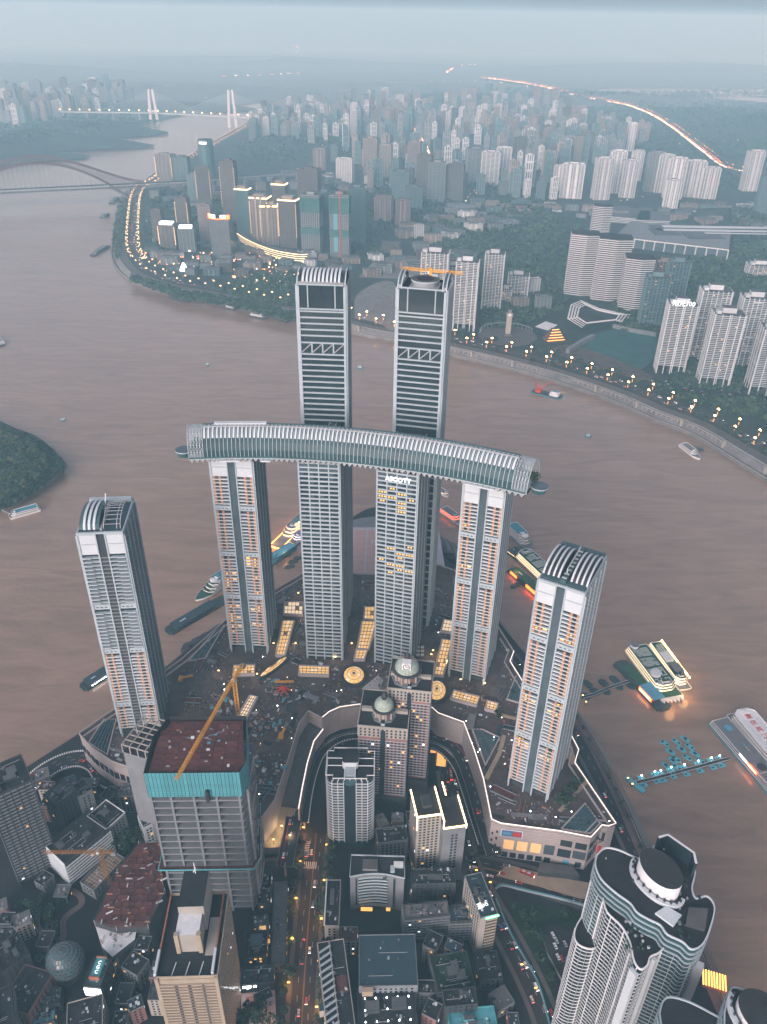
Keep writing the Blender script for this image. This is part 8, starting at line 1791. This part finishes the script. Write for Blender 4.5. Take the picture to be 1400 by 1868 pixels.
b = MB(); b.box(0, -1.25, .5, 11.5, 1.25, 3.0, 'paint_red'); b.box(-.02, -1.27, 1.4, 11.52, 1.27, 2.4, 'glass_dark'); b.box(2, -.7, 3.0, 4.5, .7, 3.35, 'white_panel'); b.box(6, -.7, 3.0, 8.5, .7, 3.35, 'white_panel'); b.box(-.06, -1, .6, 0, 1, 1, 'tail_light'); b.box(11.5, -1, .6, 11.56, 1, 1, 'head_light')
for x in (2, 9): [b.box(x - .5, s * 1.2 - .1, 0, x + .5, s * 1.2 + .1, 1, 'rubber') for s in (-1, 1)]
BUS = b.mesh('bus')
def drive(path, offs, step, prob, z, where, group, park=False, s=1.0):
    for o_ in offs:
        for x, y, a in walk(offset(path, o_), step, R.random() * step):
            if R.random() > prob: continue
            p = R.choice(PC); v = R.random() < .15 and p in VANS
            o = ob('parked_car' if park else 'car', VANS[p] if v and not park else (PARK if park else CARS)[p], None, (x, y, z), a + (0 if o_ < 0 else PI) + R.uniform(-.03, .03), sc=(s, s, s) if s != 1 else None)
            nm = {'paint_white': 'white', 'paint_silver': 'silver', 'paint_black': 'black', 'paint_red': 'red', 'paint_blue': 'blue'}[p]; kn = 'van' if (v and not park) else 'car'
            o['label'] = f'{nm} {kn} {where}'; o['category'] = kn; o['group'] = group
drive(ROADS['main'], (-6.5, -2.3, 2.3, 6.5), 17, .34, ZG + .04, 'on the orange lit main street at the bottom', 'traffic on the main street')
drive(ROADS['east'], (-4.6, -1.6, 1.8, 4.8), 15, .40, ZG + .04, 'on the dark street left of the wavy tower', 'traffic on the east street')
drive(ROADS['front'], (-6, 2, 6), 22, .35, ZG + .04, 'on the street before the shopping podium', 'traffic before the podium')
drive(ROADS['river'], (-3, 3), 34, .4, ZG + .04, 'on the riverside street behind the podium', 'traffic on the riverside street')
drive(SC, (-6, -2, 2, 6), 26, .2, 28.03, 'on the S shaped viaduct', 'traffic on the S shaped viaduct')
drive(U1, (-2.4, 2.4), 30, .3, 32.03, 'on the curved viaduct round the domed towers', 'traffic on the curved viaduct')
drive(PRD, (-9, -3, 3, 9), 30, .30, ZB + .14, 'on the lamp lit far riverside road', 'traffic on the far riverside road', s=1.25)
b0 = ob('bus', BUS, None, (*at(948, 1590, ZG), ZG + .05), -.42, label='red bus at the kerb before the shopping podium', cat='bus')
b1 = ob('bus', BUS, None, (*at(824, 1424, ZG), ZG + .05), 1.6, label='red bus near the turning loop in the courtyard', cat='bus')
for k, (px, py) in enumerate([(1012, 1712), (1018, 1722), (1026, 1718), (1021, 1752), (1028, 1755), (1038, 1758), (1044, 1757), (1016, 1732), (1034, 1728)]):
    p = PC[k % 7]; o = ob('parked_car', PARK[p], None, (*at(px, py, ZG + 3), ZG + 3.05), 1.85, label='car parked in the small car park beside the wavy tower', cat='car', group='cars in the small car park')
for k, (px, py) in enumerate([(837, 1452), (841, 1464), (845, 1476), (848, 1484), (851, 1492), (836, 1440), (834, 1428)]): ob('parked_car', PARK[PC[(k * 3) % 7]], None, (*at(px, py, ZG), ZG + .05), 1.75, label='car parked along the kerb right of the turning loop', cat='car', group='cars by the turning loop')
for k in range(30):
    px, py = R.uniform(1210, 1360), R.uniform(700, 728) + 0; px = R.uniform(1190, 1370); py = 690 + (px - 1190) * .16 + R.uniform(0, 16); ob('parked_car', PARK[R.choice(PC)], None, (*at(px, py, ZB), ZB + .3), R.uniform(0, 3), sc=(1.3, 1.3, 1.3), label='car parked below the white legged towers on the far bank', cat='car', group='cars below the white legged towers')
patch('car_park', [(1170, 690), (1200, 682), (1390, 712), (1390, 740), (1250, 722), (1190, 708)], ZB + .2, 'asphalt')
# ---- street lamps on the near side
LP3 = lamp_proto(9, .5, 'lamp_street'); LP4 = lamp_proto(6, .42, 'lamp_amber')
def point_light(x, y, z, e, c, r=.5): 
    l = bpy.data.lights.new('lamp_or_added_light', 'POINT'); l.energy = e; l.color = c; l.shadow_soft_size = r; o = bpy.data.objects.new('lamp_or_added_light', l); COL.objects.link(o); o.location = (x, y, z)
for off, st in ((9.8, 4), (-9.8, 20)):
    for x, y, a in walk(offset(ROADS['main'], off), 30, st): lamp(x, y, ZG, a + PI / 2, LP3, 'orange street lamp on the main street at the bottom', 'main street lamps'); point_light(x, y, ZG + 8.2, 6000, (1, .38, .08))
for x, y, a in walk(offset(rampL, -1.4), 15, 8):
    zl = np.interp(y, [p_[1] for p_ in rampL[::-1]], TZ[::-1]); lamp(x, y, zl, a, LP4, 'warm lamp along the left edge of the lit terrace', 'terrace lamps'); point_light(x, y, zl + 5.4, 1100, (1, .58, .2))
for px, py in [(470, 1532), (500, 1540), (530, 1532), (515, 1515), (488, 1520)]: lamp(*at(px, py, ZG + 8), ZG + 8, 0, LP4, 'warm lamp on the lit triangular forecourt', 'forecourt lamps'); point_light(*at(px, py, ZG + 8), ZG + 13.4, 3200, (1, .70, .34))
for px, py, rn in [(893, 1656, 'east'), (950, 1772, 'east'), (893, 1622, 'east'), (868, 1600, 'east'), (975, 1815, 'east')]: lamp(*at(px, py, ZG), ZG, 0, LP3, 'orange lamp beside the dark east street', 'east street lamps'); point_light(*at(px, py, ZG), ZG + 8.2, 500, (1, .42, .1))
for px, py in [(1144, 1427), (1152, 1438), (1062, 1276), (1068, 1288)]: lamp(*at(px, py, 6), 6, 0, LP4, 'pale lamp at the shore end of a floating walkway', 'shore end lamps'); point_light(*at(px, py, 6), 11.4, 500, (1, .8, .5))
x, y = at(1280, 1800, ZG); t = thing('lit_pavilion', 'orange lit pavilion roof below the wavy tower at the river', 'building', (x, y, ZG), -.3); b = MB(); b.box(0, 0, 0, 16, 10, 4, 'copper_brown'); ob('wall', b, t)
for k in range(9): b = MB(); b.box(k * 1.8, -.5, 4, k * 1.8 + .8, 10.5, 4.5, 'lamp_street'); ob('roof_slat', b, t)
b = MB(); b.box(19, -12, 0, 21.5, 2, 5, 'lamp_street'); ob('lit_sign', b, t)
for px, py, e_, c_ in [(1246, 1226, 5500, (1, .5, .14)), (1253, 1262, 6000, (1, .55, .18)), (1154, 1184, 4000, (1, .5, .14)), (1228, 1284, 4500, (1, .5, .16)), (500, 985, 4000, (1, .42, .12)), (520, 1008, 4000, (1, .42, .12)), (944, 1040, 3500, (1, .45, .12))]: point_light(*at(px, py, 8), 8, e_, c_, 5)  # point lights without fixtures, added beside lit ships to spread glow on water
BUSY = [p for p in ()]; FOOT = []
for o in list(S.objects):
    if o.parent is None and o.get('category') in ('tower', 'skyscraper', 'skylight', 'crane') and o.location.z > 40: FOOT.append((o.location.x, o.location.y, o.rotation_euler.z, o['category']))
def free(x, y):
    for fx, fy, rz, c in FOOT:
        if c in ('tower', 'skyscraper'):
            dx, dy = x - fx, y - fy; u = dx * math.cos(rz) + dy * math.sin(rz); v = -dx * math.sin(rz) + dy * math.cos(rz)
            if -3 < u < 45 and -3 < v < 54: return False
    for o in SKQ:
        if inside((x, y), o): return False
    return True
SKQ = [A(px, SK) for px in ([(500, 1200), (524, 1200), (542, 1128), (512, 1128)], [(514, 1124), (558, 1124), (558, 1094), (516, 1094)], [(420, 1234), (470, 1234), (470, 1208), (420, 1208)], [(540, 1234), (606, 1236), (606, 1210), (540, 1210)], [(640, 1206), (680, 1206), (694, 1102), (656, 1102)], [(620, 1252), (672, 1252), (672, 1210), (620, 1210)], [(786, 1236), (814, 1236), (832, 1162), (800, 1162)], [(800, 1156), (838, 1156), (838, 1130), (804, 1130)], [(775, 1282), (820, 1282), (820, 1236), (775, 1236)], [(818, 1276), (874, 1290), (880, 1268), (824, 1254)], [(424, 1316), (452, 1320), (476, 1266), (450, 1264)], [(880, 1300), (912, 1300), (912, 1278), (884, 1274)], [(474, 1232), (526, 1232), (526, 1198), (474, 1198)])]
PIN = [(p[0] * .985, 480 + (p[1] - 480) * .985) for p in POD]
KINDS = []
b = MB(); b.box(-3, -1.3, 0, 3, 1.3, 2.7, 'white_panel', 'tarp_white'); KINDS.append(('site_cabin', b.mesh('site_cabin'), 'cabin', 'white'))
b = MB(); b.box(-3, -1.3, 0, 3, 1.3, 2.7, 'tarp_blue', 'tarp_blue'); KINDS.append(('site_cabin', b.mesh('site_cabin'), 'cabin', 'blue'))
b = MB(); [b.bar((-3, y * .5, .25 + z * .45), (3, y * .5, .25 + z * .45), .22, 'pipe_grey') for z in range(2) for y in range(-2, 3)]; KINDS.append(('pipe_stack', b.mesh('pipe_stack'), 'pipes', 'grey'))
b = MB(); [b.box(-2, -1 + .1 * (z % 2), z * .3, 2, 1, z * .3 + .24, 'timber') for z in range(4)]; KINDS.append(('timber_stack', b.mesh('timber_stack'), 'timber', 'brown'))
b = MB(); b.cyl(0, 0, 1.8, .3, 0, 1.4, 'site_slab', 9); KINDS.append(('sand_heap', b.mesh('sand_heap'), 'heap', 'grey'))
b = MB(); b.prism([(-2.2, -1.6), (1.8, -2), (2.4, 1.2), (-1, 2)], 0, .5, 'tarp_white'); b.box(-1, -1, .5, 1, .8, 1.1, 'tarp_white'); KINDS.append(('tarpaulin', b.mesh('tarpaulin'), 'tarpaulin', 'white'))
b = MB(); b.prism([(-2, -1.6), (1.8, -1.5), (2, 1.2), (-1, 1.6)], 0, .7, 'tarp_blue'); KINDS.append(('tarpaulin', b.mesh('tarpaulin'), 'tarpaulin', 'blue'))
b = MB(); b.cyl(0, 0, .9, .9, 0, 2.2, 'white_panel', 10); b.cyl(2.2, .4, .9, .9, 0, 2.2, 'white_panel', 10); KINDS.append(('storage_tank', b.mesh('storage_tank'), 'tank', 'white'))
AREAS = [('behind the teal wrapped tower', lambda x, y: x < -45 and y < 520), ('near the left slim tower', lambda x, y: x < -60), ('near the hotel towers', lambda x, y: x < 40), ('round the right slim tower', lambda x, y: y > 470), ('before the lone right tower', lambda x, y: True)]
n = 0; tries = 0
while n < 230 and tries < 20000:
    tries += 1; x, y = R.uniform(-230, 180), R.uniform(380, 690)
    if R.random() < .35: x, y = R.uniform(-150, -60), R.uniform(385, 530)
    if not inside((x, y), PIN) or not free(x, y): continue
    if math.sin(x * .11 + 1.3 * math.sin(y * .07)) + math.sin(y * .13 + x * .05) < .1: continue
    nm, me, cat, colr = R.choice(KINDS if R.random() < .25 else KINDS[2:5]); ar = next(a for a, f in AREAS if f(x, y)); s = R.uniform(.45, .95); o = ob(nm, me, None, (x, y, ZR - 1.2), R.uniform(0, 6.28), sc=(s, s, s)); o['label'] = f'{colr} {nm.replace("_", " ")} on the podium roof {ar}'; o['category'] = cat; o['group'] = 'building materials on the podium roof'; n += 1
rr = random.Random(23); n = 0
while n < 95:
    x, y = rr.uniform(-230, 180), rr.uniform(380, 690); a = math.radians(rr.choice([-3, -3, -16, -16, -28, 60])) + (PI / 2 if rr.random() < .5 else 0); w_, l_ = rr.uniform(2.5, 7), rr.uniform(7, 24); c_, s_ = math.cos(a), math.sin(a)
    if not all(inside((x + u * c_ - v * s_, y + u * s_ + v * c_), PIN) and free(x + u * c_ - v * s_, y + u * s_ + v * c_) for u, v in ((0, 0), (l_, 0), (l_, w_), (0, w_), (l_ / 2, w_ / 2))): continue
    b = MB(); b.frame(x, y, a); hh_ = rr.choice([.08, .15, .4, .9]) + n * .003; m_ = rr.choice(['site_slab', 'roof_dark', 'concrete_dark', 'red_deck', 'paving', 'roof_dark', 'site_dirt', 'concrete', 'roof_teal']); b.box(0, 0, ZR - 1.2, l_, w_, ZR - 1.2 + hh_, m_)
    if rr.random() < .5: b.box(-.15, -.15, ZR - 1.2, l_ + .15, .2, ZR - .5 + hh_, 'concrete'); b.box(-.15, w_ - .2, ZR - 1.2, l_ + .15, w_ + .15, ZR - .5 + hh_, 'concrete')
    ob('roof_terrace', b, kind='structure'); n += 1
b = MB(); rr = random.Random(13); n = 0
while n < 3200:
    x, y = rr.uniform(-235, 180), rr.uniform(378, 690)
    if not inside((x, y), PIN) or not free(x, y): continue
    if math.sin(x * .11 + 1.3 * math.sin(y * .07)) + math.sin(y * .13 + x * .05) < rr.uniform(-1.8, 1.3): continue
    s = rr.uniform(.2, .95) * (1 if rr.random() < .8 else 1.9); a = rr.uniform(0, 3.1); b.frame(x, y, a); m = rr.choice(['tarp_white', 'pipe_grey', 'site_slab', 'site_slab', 'timber', 'grey_metal', 'roof_teal', 'copper_brown', 'black_metal', 'concrete', 'concrete', 'roof_dark', 'site_dirt', 'concrete_dark', 'concrete_dark', 'roof_dark', 'red_deck', 'black_metal']); b.box(-s, -s * .4, ZR - 1.2, s, s * .4, ZR - 1.2 + rr.uniform(.15, .9), m); n += 1
ob('building_debris', b, kind='stuff')
b = MB(); rr = random.Random(17); n = 0
while n < 46:
    x, y = rr.uniform(-150, 180), rr.uniform(385, 640)
    if inside((x, y), PIN) and free(x, y): s = rr.uniform(.15, .35); b.box(x - s, y - s, ZR + 1, x + s, y + s, ZR + 1.5, rr.choice(['lamp_white', 'head_light', 'lamp_far'])); n += 1
ob('work_lights', b, kind='stuff')
def slabs(px, z, m, nm='concrete_slab'):
    q = A(px, z); b = MB(); b.prism(q, ZR - 1.2, z, m, bottom=False); return b
t = thing('site_hoarding', 'zigzag row of pale concrete slabs along the edge right of the right slim tower', 'slabs', (0, 0, 0))
for px in ([(903, 1252), (921, 1256), (927, 1238), (910, 1234)], [(911, 1233), (926, 1236), (932, 1220), (916, 1216)], [(892, 1268), (910, 1272), (914, 1256), (898, 1252)], [(917, 1214), (930, 1216), (932, 1200), (922, 1196)]): ob('slab', slabs(px, ZR - .5, 'paving'), t)
# concrete-placing boom like a red spider, small yellow cranes
x, y = at(517, 1258, ZR); t = thing('concrete_boom', 'red spider legged machine on the podium roof with a yellow bar', 'machine', (x, y, ZR - 1.2)); b = MB(); b.cyl(0, 0, 1.5, 1.2, 0, 4, 'crane_red', 8)
for k in range(7): a = k * .9; b.bar((0, 0, 4), (7 * math.cos(a), 7 * math.sin(a), .5), .5, 'crane_red')
ob('legs', b, t); b = MB(); lattice_bar(b, (-9, 7, 4), (9, 8, 4), 1.2, 'crane_yellow'); ob('boom', b, t)
for px, py, tx, ty, lab in [(513, 1342, 520, 1328, 'small yellow crane lying on the cluttered left roof'), (330, 1238, 352, 1232, 'small yellow mobile crane near the left podium wall')]:
    x, y = at(px, py, ZR); x2, y2 = at(tx, ty, ZR + 8); t = thing('mobile_crane', lab, 'crane', (x, y, ZR - 1.2)); b = MB(); b.box(-2, -3, 0, 2, 3, 2, 'crane_yellow'); ob('chassis', b, t); b = MB(); lattice_bar(b, (0, 0, 2), (x2 - x, y2 - y, 9), 1.1, 'crane_yellow', r=.25); ob('jib', b, t)
for px, py in [(790, 1193), (787, 1200), (884, 1253), (545, 1088), (558, 1128), (693, 1120), (694, 1160), (642, 1180), (815, 1212), (840, 1246), (540, 1180), (500, 1180), (612, 1205), (470, 1236), (400, 1230), (760, 1246)]: lamp(*at(px, py, ZR), ZR - 1.2, 0, LP4, 'warm work lamp among the skylights on the podium roof', 'podium work lamps'); point_light(*at(px, py, ZR), ZR + 4.3, 1300, (1, .72, .38))
b = MB(); [b.box(*( (lambda p: (p[0] - 1.6, p[1] - .9))(at(763 + 8 * (k % 2), 1180 + 7 * (k // 2), ZR))), ZR - 1.2, *((lambda p: (p[0] + 1.6, p[1] + .9))(at(763 + 8 * (k % 2), 1180 + 7 * (k // 2), ZR))), ZR + .6, 'white_panel') for k in range(6)]
t = thing('cabin_row', 'six white site huts left of the long orange skylight', 'cabins', (0, 0, 0)); ob('hut', b, t)
# ---- people on the lit forecourt and plaza
def person_mesh(top, seed):
    b = MB(); st = .22 if seed % 2 else .05
    for s in (-1, 1): b.bar((s * .1 + 0, s * st, 0), (s * .1, 0, .85), .07, 'black_metal', .1); b.bar((s * .24, -s * st * .6, .85), (s * .22, 0, 1.4), .045, top, .06)
    b.cyl(0, 0, .17, .2, .82, 1.42, top, 8, sy=.65); b.cyl(0, 0, .07, .07, 1.42, 1.52, 'beige_tile', 6); b.cyl(0, 0, .08, .115, 1.5, 1.62, 'beige_tile', 8); b.cyl(0, 0, .115, .05, 1.62, 1.75, 'black_metal', 8); return b.mesh('person')
PM = [(person_mesh(m, i), c) for i, (m, c) in enumerate([('black_metal', 'black'), ('paint_blue', 'blue'), ('tarp_white', 'white'), ('ship_red', 'red')])]
qf = [(472, 1515), (528, 1503), (540, 1522), (535, 1538), (465, 1545)]; n = 0
while n < 26:
    px, py = R.uniform(462, 542), R.uniform(1500, 1546)
    if inside((px, py), qf): me, c = R.choice(PM); ob('person', me, None, (*at(px, py, ZG + 8), ZG + 8), R.uniform(0, 6.28), label=f'person in {c} top walking on the lit triangular forecourt', cat='person', group='people on the lit forecourt'); n += 1
for k in range(34): px, py = R.uniform(657, 690), R.uniform(966, 1044); me, c = R.choice(PM); ob('person', me, None, (*at(px, py, ZP), ZP + .1), R.uniform(0, 6.28), label=f'person in {c} top on the pink paved plaza', cat='person', group='people on the plaza')
for k in range(22): 
    u = R.random(); a, c2 = rampL[int(u * 4)], rampR[int(u * 4)]; v = R.uniform(.15, .7); me, c = R.choice(PM); ob('person', me, None, (a[0] + (c2[0] - a[0]) * v, a[1] + (c2[1] - a[1]) * v, TZ[int(u * 4)]), R.uniform(0, 6.28), label=f'person in {c} top on the lamp lit terrace', cat='person', group='people on the terrace')
# each far tower is told apart by its colour, height and the landmark next to it
LMK = [(30, 'left of the arch bridge'), (190, 'between the arch bridge and the left pylon'), (280, 'by the left pale pylon'), (420, 'by the right pale pylon'), (500, 'above the beige crowned towers'), (583, 'above the pinkish tower'), (628, 'above the white and red striped tower'), (675, 'above the tall beige framed tower'), (730, 'left of the lit valley street'), (785, 'by the broad dark tower block'), (830, 'right of the lit valley street'), (880, 'above the trio right of the middle'), (948, 'above the dark slim tower'), (1000, 'above the brown twin tower'), (1060, 'above the pale twin slab'), (1110, 'above the tall white row'), (1190, 'above the middle of the white row'), (1270, 'below the motorway'), (1370, 'by the lone white tower')]
NMC = {'tower_white': 'white', 'tower_grey': 'grey', 'tower_beige': 'beige', 'tower_brown': 'brown', 'tower_teal': 'teal', 'tower_pink': 'pinkish'}
ORD = 'first second third fourth fifth sixth seventh eighth ninth tenth eleventh twelfth thirteenth fourteenth fifteenth sixteenth seventeenth eighteenth nineteenth twentieth'.split()
byg = {}
for r_ in FILL: byg.setdefault(r_[5], []).append(r_)
for g_, rs in byg.items():
    hs_ = sorted(r_[4] for r_ in rs); lo_, hi_ = hs_[len(hs_) // 3], hs_[2 * len(hs_) // 3]; pys = sorted(r_[2] for r_ in rs)
    for t_, px_, py_, mm_, H_, _g in rs:
        lm = min(LMK, key=lambda q_: abs(q_[0] - px_))[1]; sz = 'tall' if H_ > hi_ else ('short' if H_ < lo_ else 'middling'); kind_ = 'low block' if 'low' in g_ else ('block' if 'mid height' in g_ else ('faint tower' if 'faint' in g_ else 'tower')); row = 'front' if py_ > pys[2 * len(pys) // 3] else ('back' if py_ < pys[len(pys) // 3] else 'middle')
        t_['label'] = f'{sz} {NMC[mm_]} {kind_} in {row} rows {lm}'
MK2 = [(850, 'by the right skyscraper'), (926, 'by the clock tower'), (1014, 'by the pagoda house'), (1080, 'left of the green netted earth'), (1150, 'below the green netted earth'), (1225, 'below the lettered white tower'), (1300, 'below the middle white legged tower'), (1395, 'near the right edge')]
PLM = [(460, 1290, 'by the long dim skylight'), (517, 1258, 'by the red spider machine'), (500, 1216, 'by the egg shaped rooflight'), (646, 1240, 'by the round rooflight'), (573, 1235, 'before the plain hotel tower'), (446, 1230, 'before the left slim tower'), (520, 1165, 'by the long tapering skylight'), (340, 1230, 'by the yellow mobile crane'), (320, 1290, 'behind the teal wrapped tower'), (510, 1370, 'along the terrace wall'), (470, 1440, 'near the lit forecourt'), (480, 1330, 'by the lying yellow crane'), (390, 1160, 'behind the left slim tower'), (670, 1110, 'between the hotel towers'), (850, 1280, 'before the right slim tower'), (900, 1305, 'by the small square skylight'), (930, 1350, 'by the slanting roof path'), (960, 1460, 'before the lone right tower'), (1040, 1440, 'by the roof garden trees'), (830, 1110, 'behind the right slim tower'), (600, 1270, 'behind the curved wall'), (560, 1120, 'by the pale square skylight')]
MK3 = [(215, 'at the tip of the bend'), (265, 'below the white topped towers'), (335, 'before the glowing tiered house'), (405, 'before the red crowned tower'), (475, 'before the lit shopping terrace'), (560, 'beside the left skyscraper'), (690, 'between the two tall skyscrapers')]
for o in S.objects:
    if o.get('group') == 'promenade trees': px_, py_ = proj(*o.location); o['label'] = 'leafy promenade tree ' + min(MK2, key=lambda q_: abs(q_[0] - px_))[1]
    elif o.get('group') == 'promenade lamps right': px_, py_ = proj(*o.location); o['label'] = 'warm promenade lamp with lit post ' + min(MK2 + [(690, 'between the two tall skyscrapers')], key=lambda q_: abs(q_[0] - px_))[1]
    elif o.get('group') in ('riverside road lamps left', 'riverside road lamps by the bridge'): px_, py_ = proj(*o.location); o['label'] = ('warm lamp on the bend road ' if 'left' in o['group'] else 'closely set lamp on the straight road ') + (min(MK3, key=lambda q_: abs(q_[0] - px_))[1] if py_ > 440 else next(w_ for l_, w_ in ((262, 'near the right pale pylon'), (292, 'beyond the round teal tower'), (318, 'beside the beige lamp lit tower'), (345, 'under the arch bridge deck'), (372, 'just below the arch bridge'), (405, 'left of the dark stepped tower'), (999, 'nearer the tip')) if py_ < l_))
    elif o.get('group') == 'building materials on the podium roof': px_, py_ = proj(*o.location); o['label'] = o['label'].split(' on ')[0] + ' on the podium roof ' + min(PLM, key=lambda q_: (q_[0] - px_) ** 2 + (q_[1] - py_) ** 2)[2]
    elif o.get('group') == 'traffic on the far riverside road': px_, py_ = proj(*o.location); o['label'] = o['label'].split(' on ')[0] + ' on the far riverside road ' + min(MK2 + MK3, key=lambda q_: abs(q_[0] - px_))[1]
    elif o.get('group') == 'street trees of the main street': o['label'] = 'dark street tree on the ' + ('left' if proj(*o.location)[0] < 560 else 'right') + ' side of the main street'
sl_g = {}
for o in S.objects:
    if o.parent is None and o.get('label') and o.get('group'): sl_g.setdefault(o['label'], []).append(o)
for lb, os_ in sl_g.items():
    if 2 <= len(os_) <= 20 and len(lb.split()) <= 12:
        q_ = [proj(*o.location) for o in os_]; vert = max(c[1] for c in q_) - min(c[1] for c in q_) > 1.3 * (max(c[0] for c in q_) - min(c[0] for c in q_))
        for k_, i_ in enumerate(sorted(range(len(os_)), key=lambda i: -q_[i][1] if vert else q_[i][0])): os_[i_]['label'] = f'{lb}, {ORD[k_]} from {"the bottom" if vert else "the left"}'
# lettering curves become plain meshes
dg = bpy.context.evaluated_depsgraph_get(); dg.update()
for o in [o for o in S.objects if o.type == 'FONT']:
    me = bpy.data.meshes.new_from_object(o.evaluated_get(dg)); c = ob(o.name, me, o.parent, o.location[:]); c.rotation_euler = o.rotation_euler; n_ = o.name; bpy.data.objects.remove(o); c.name = 'sign_lettering'
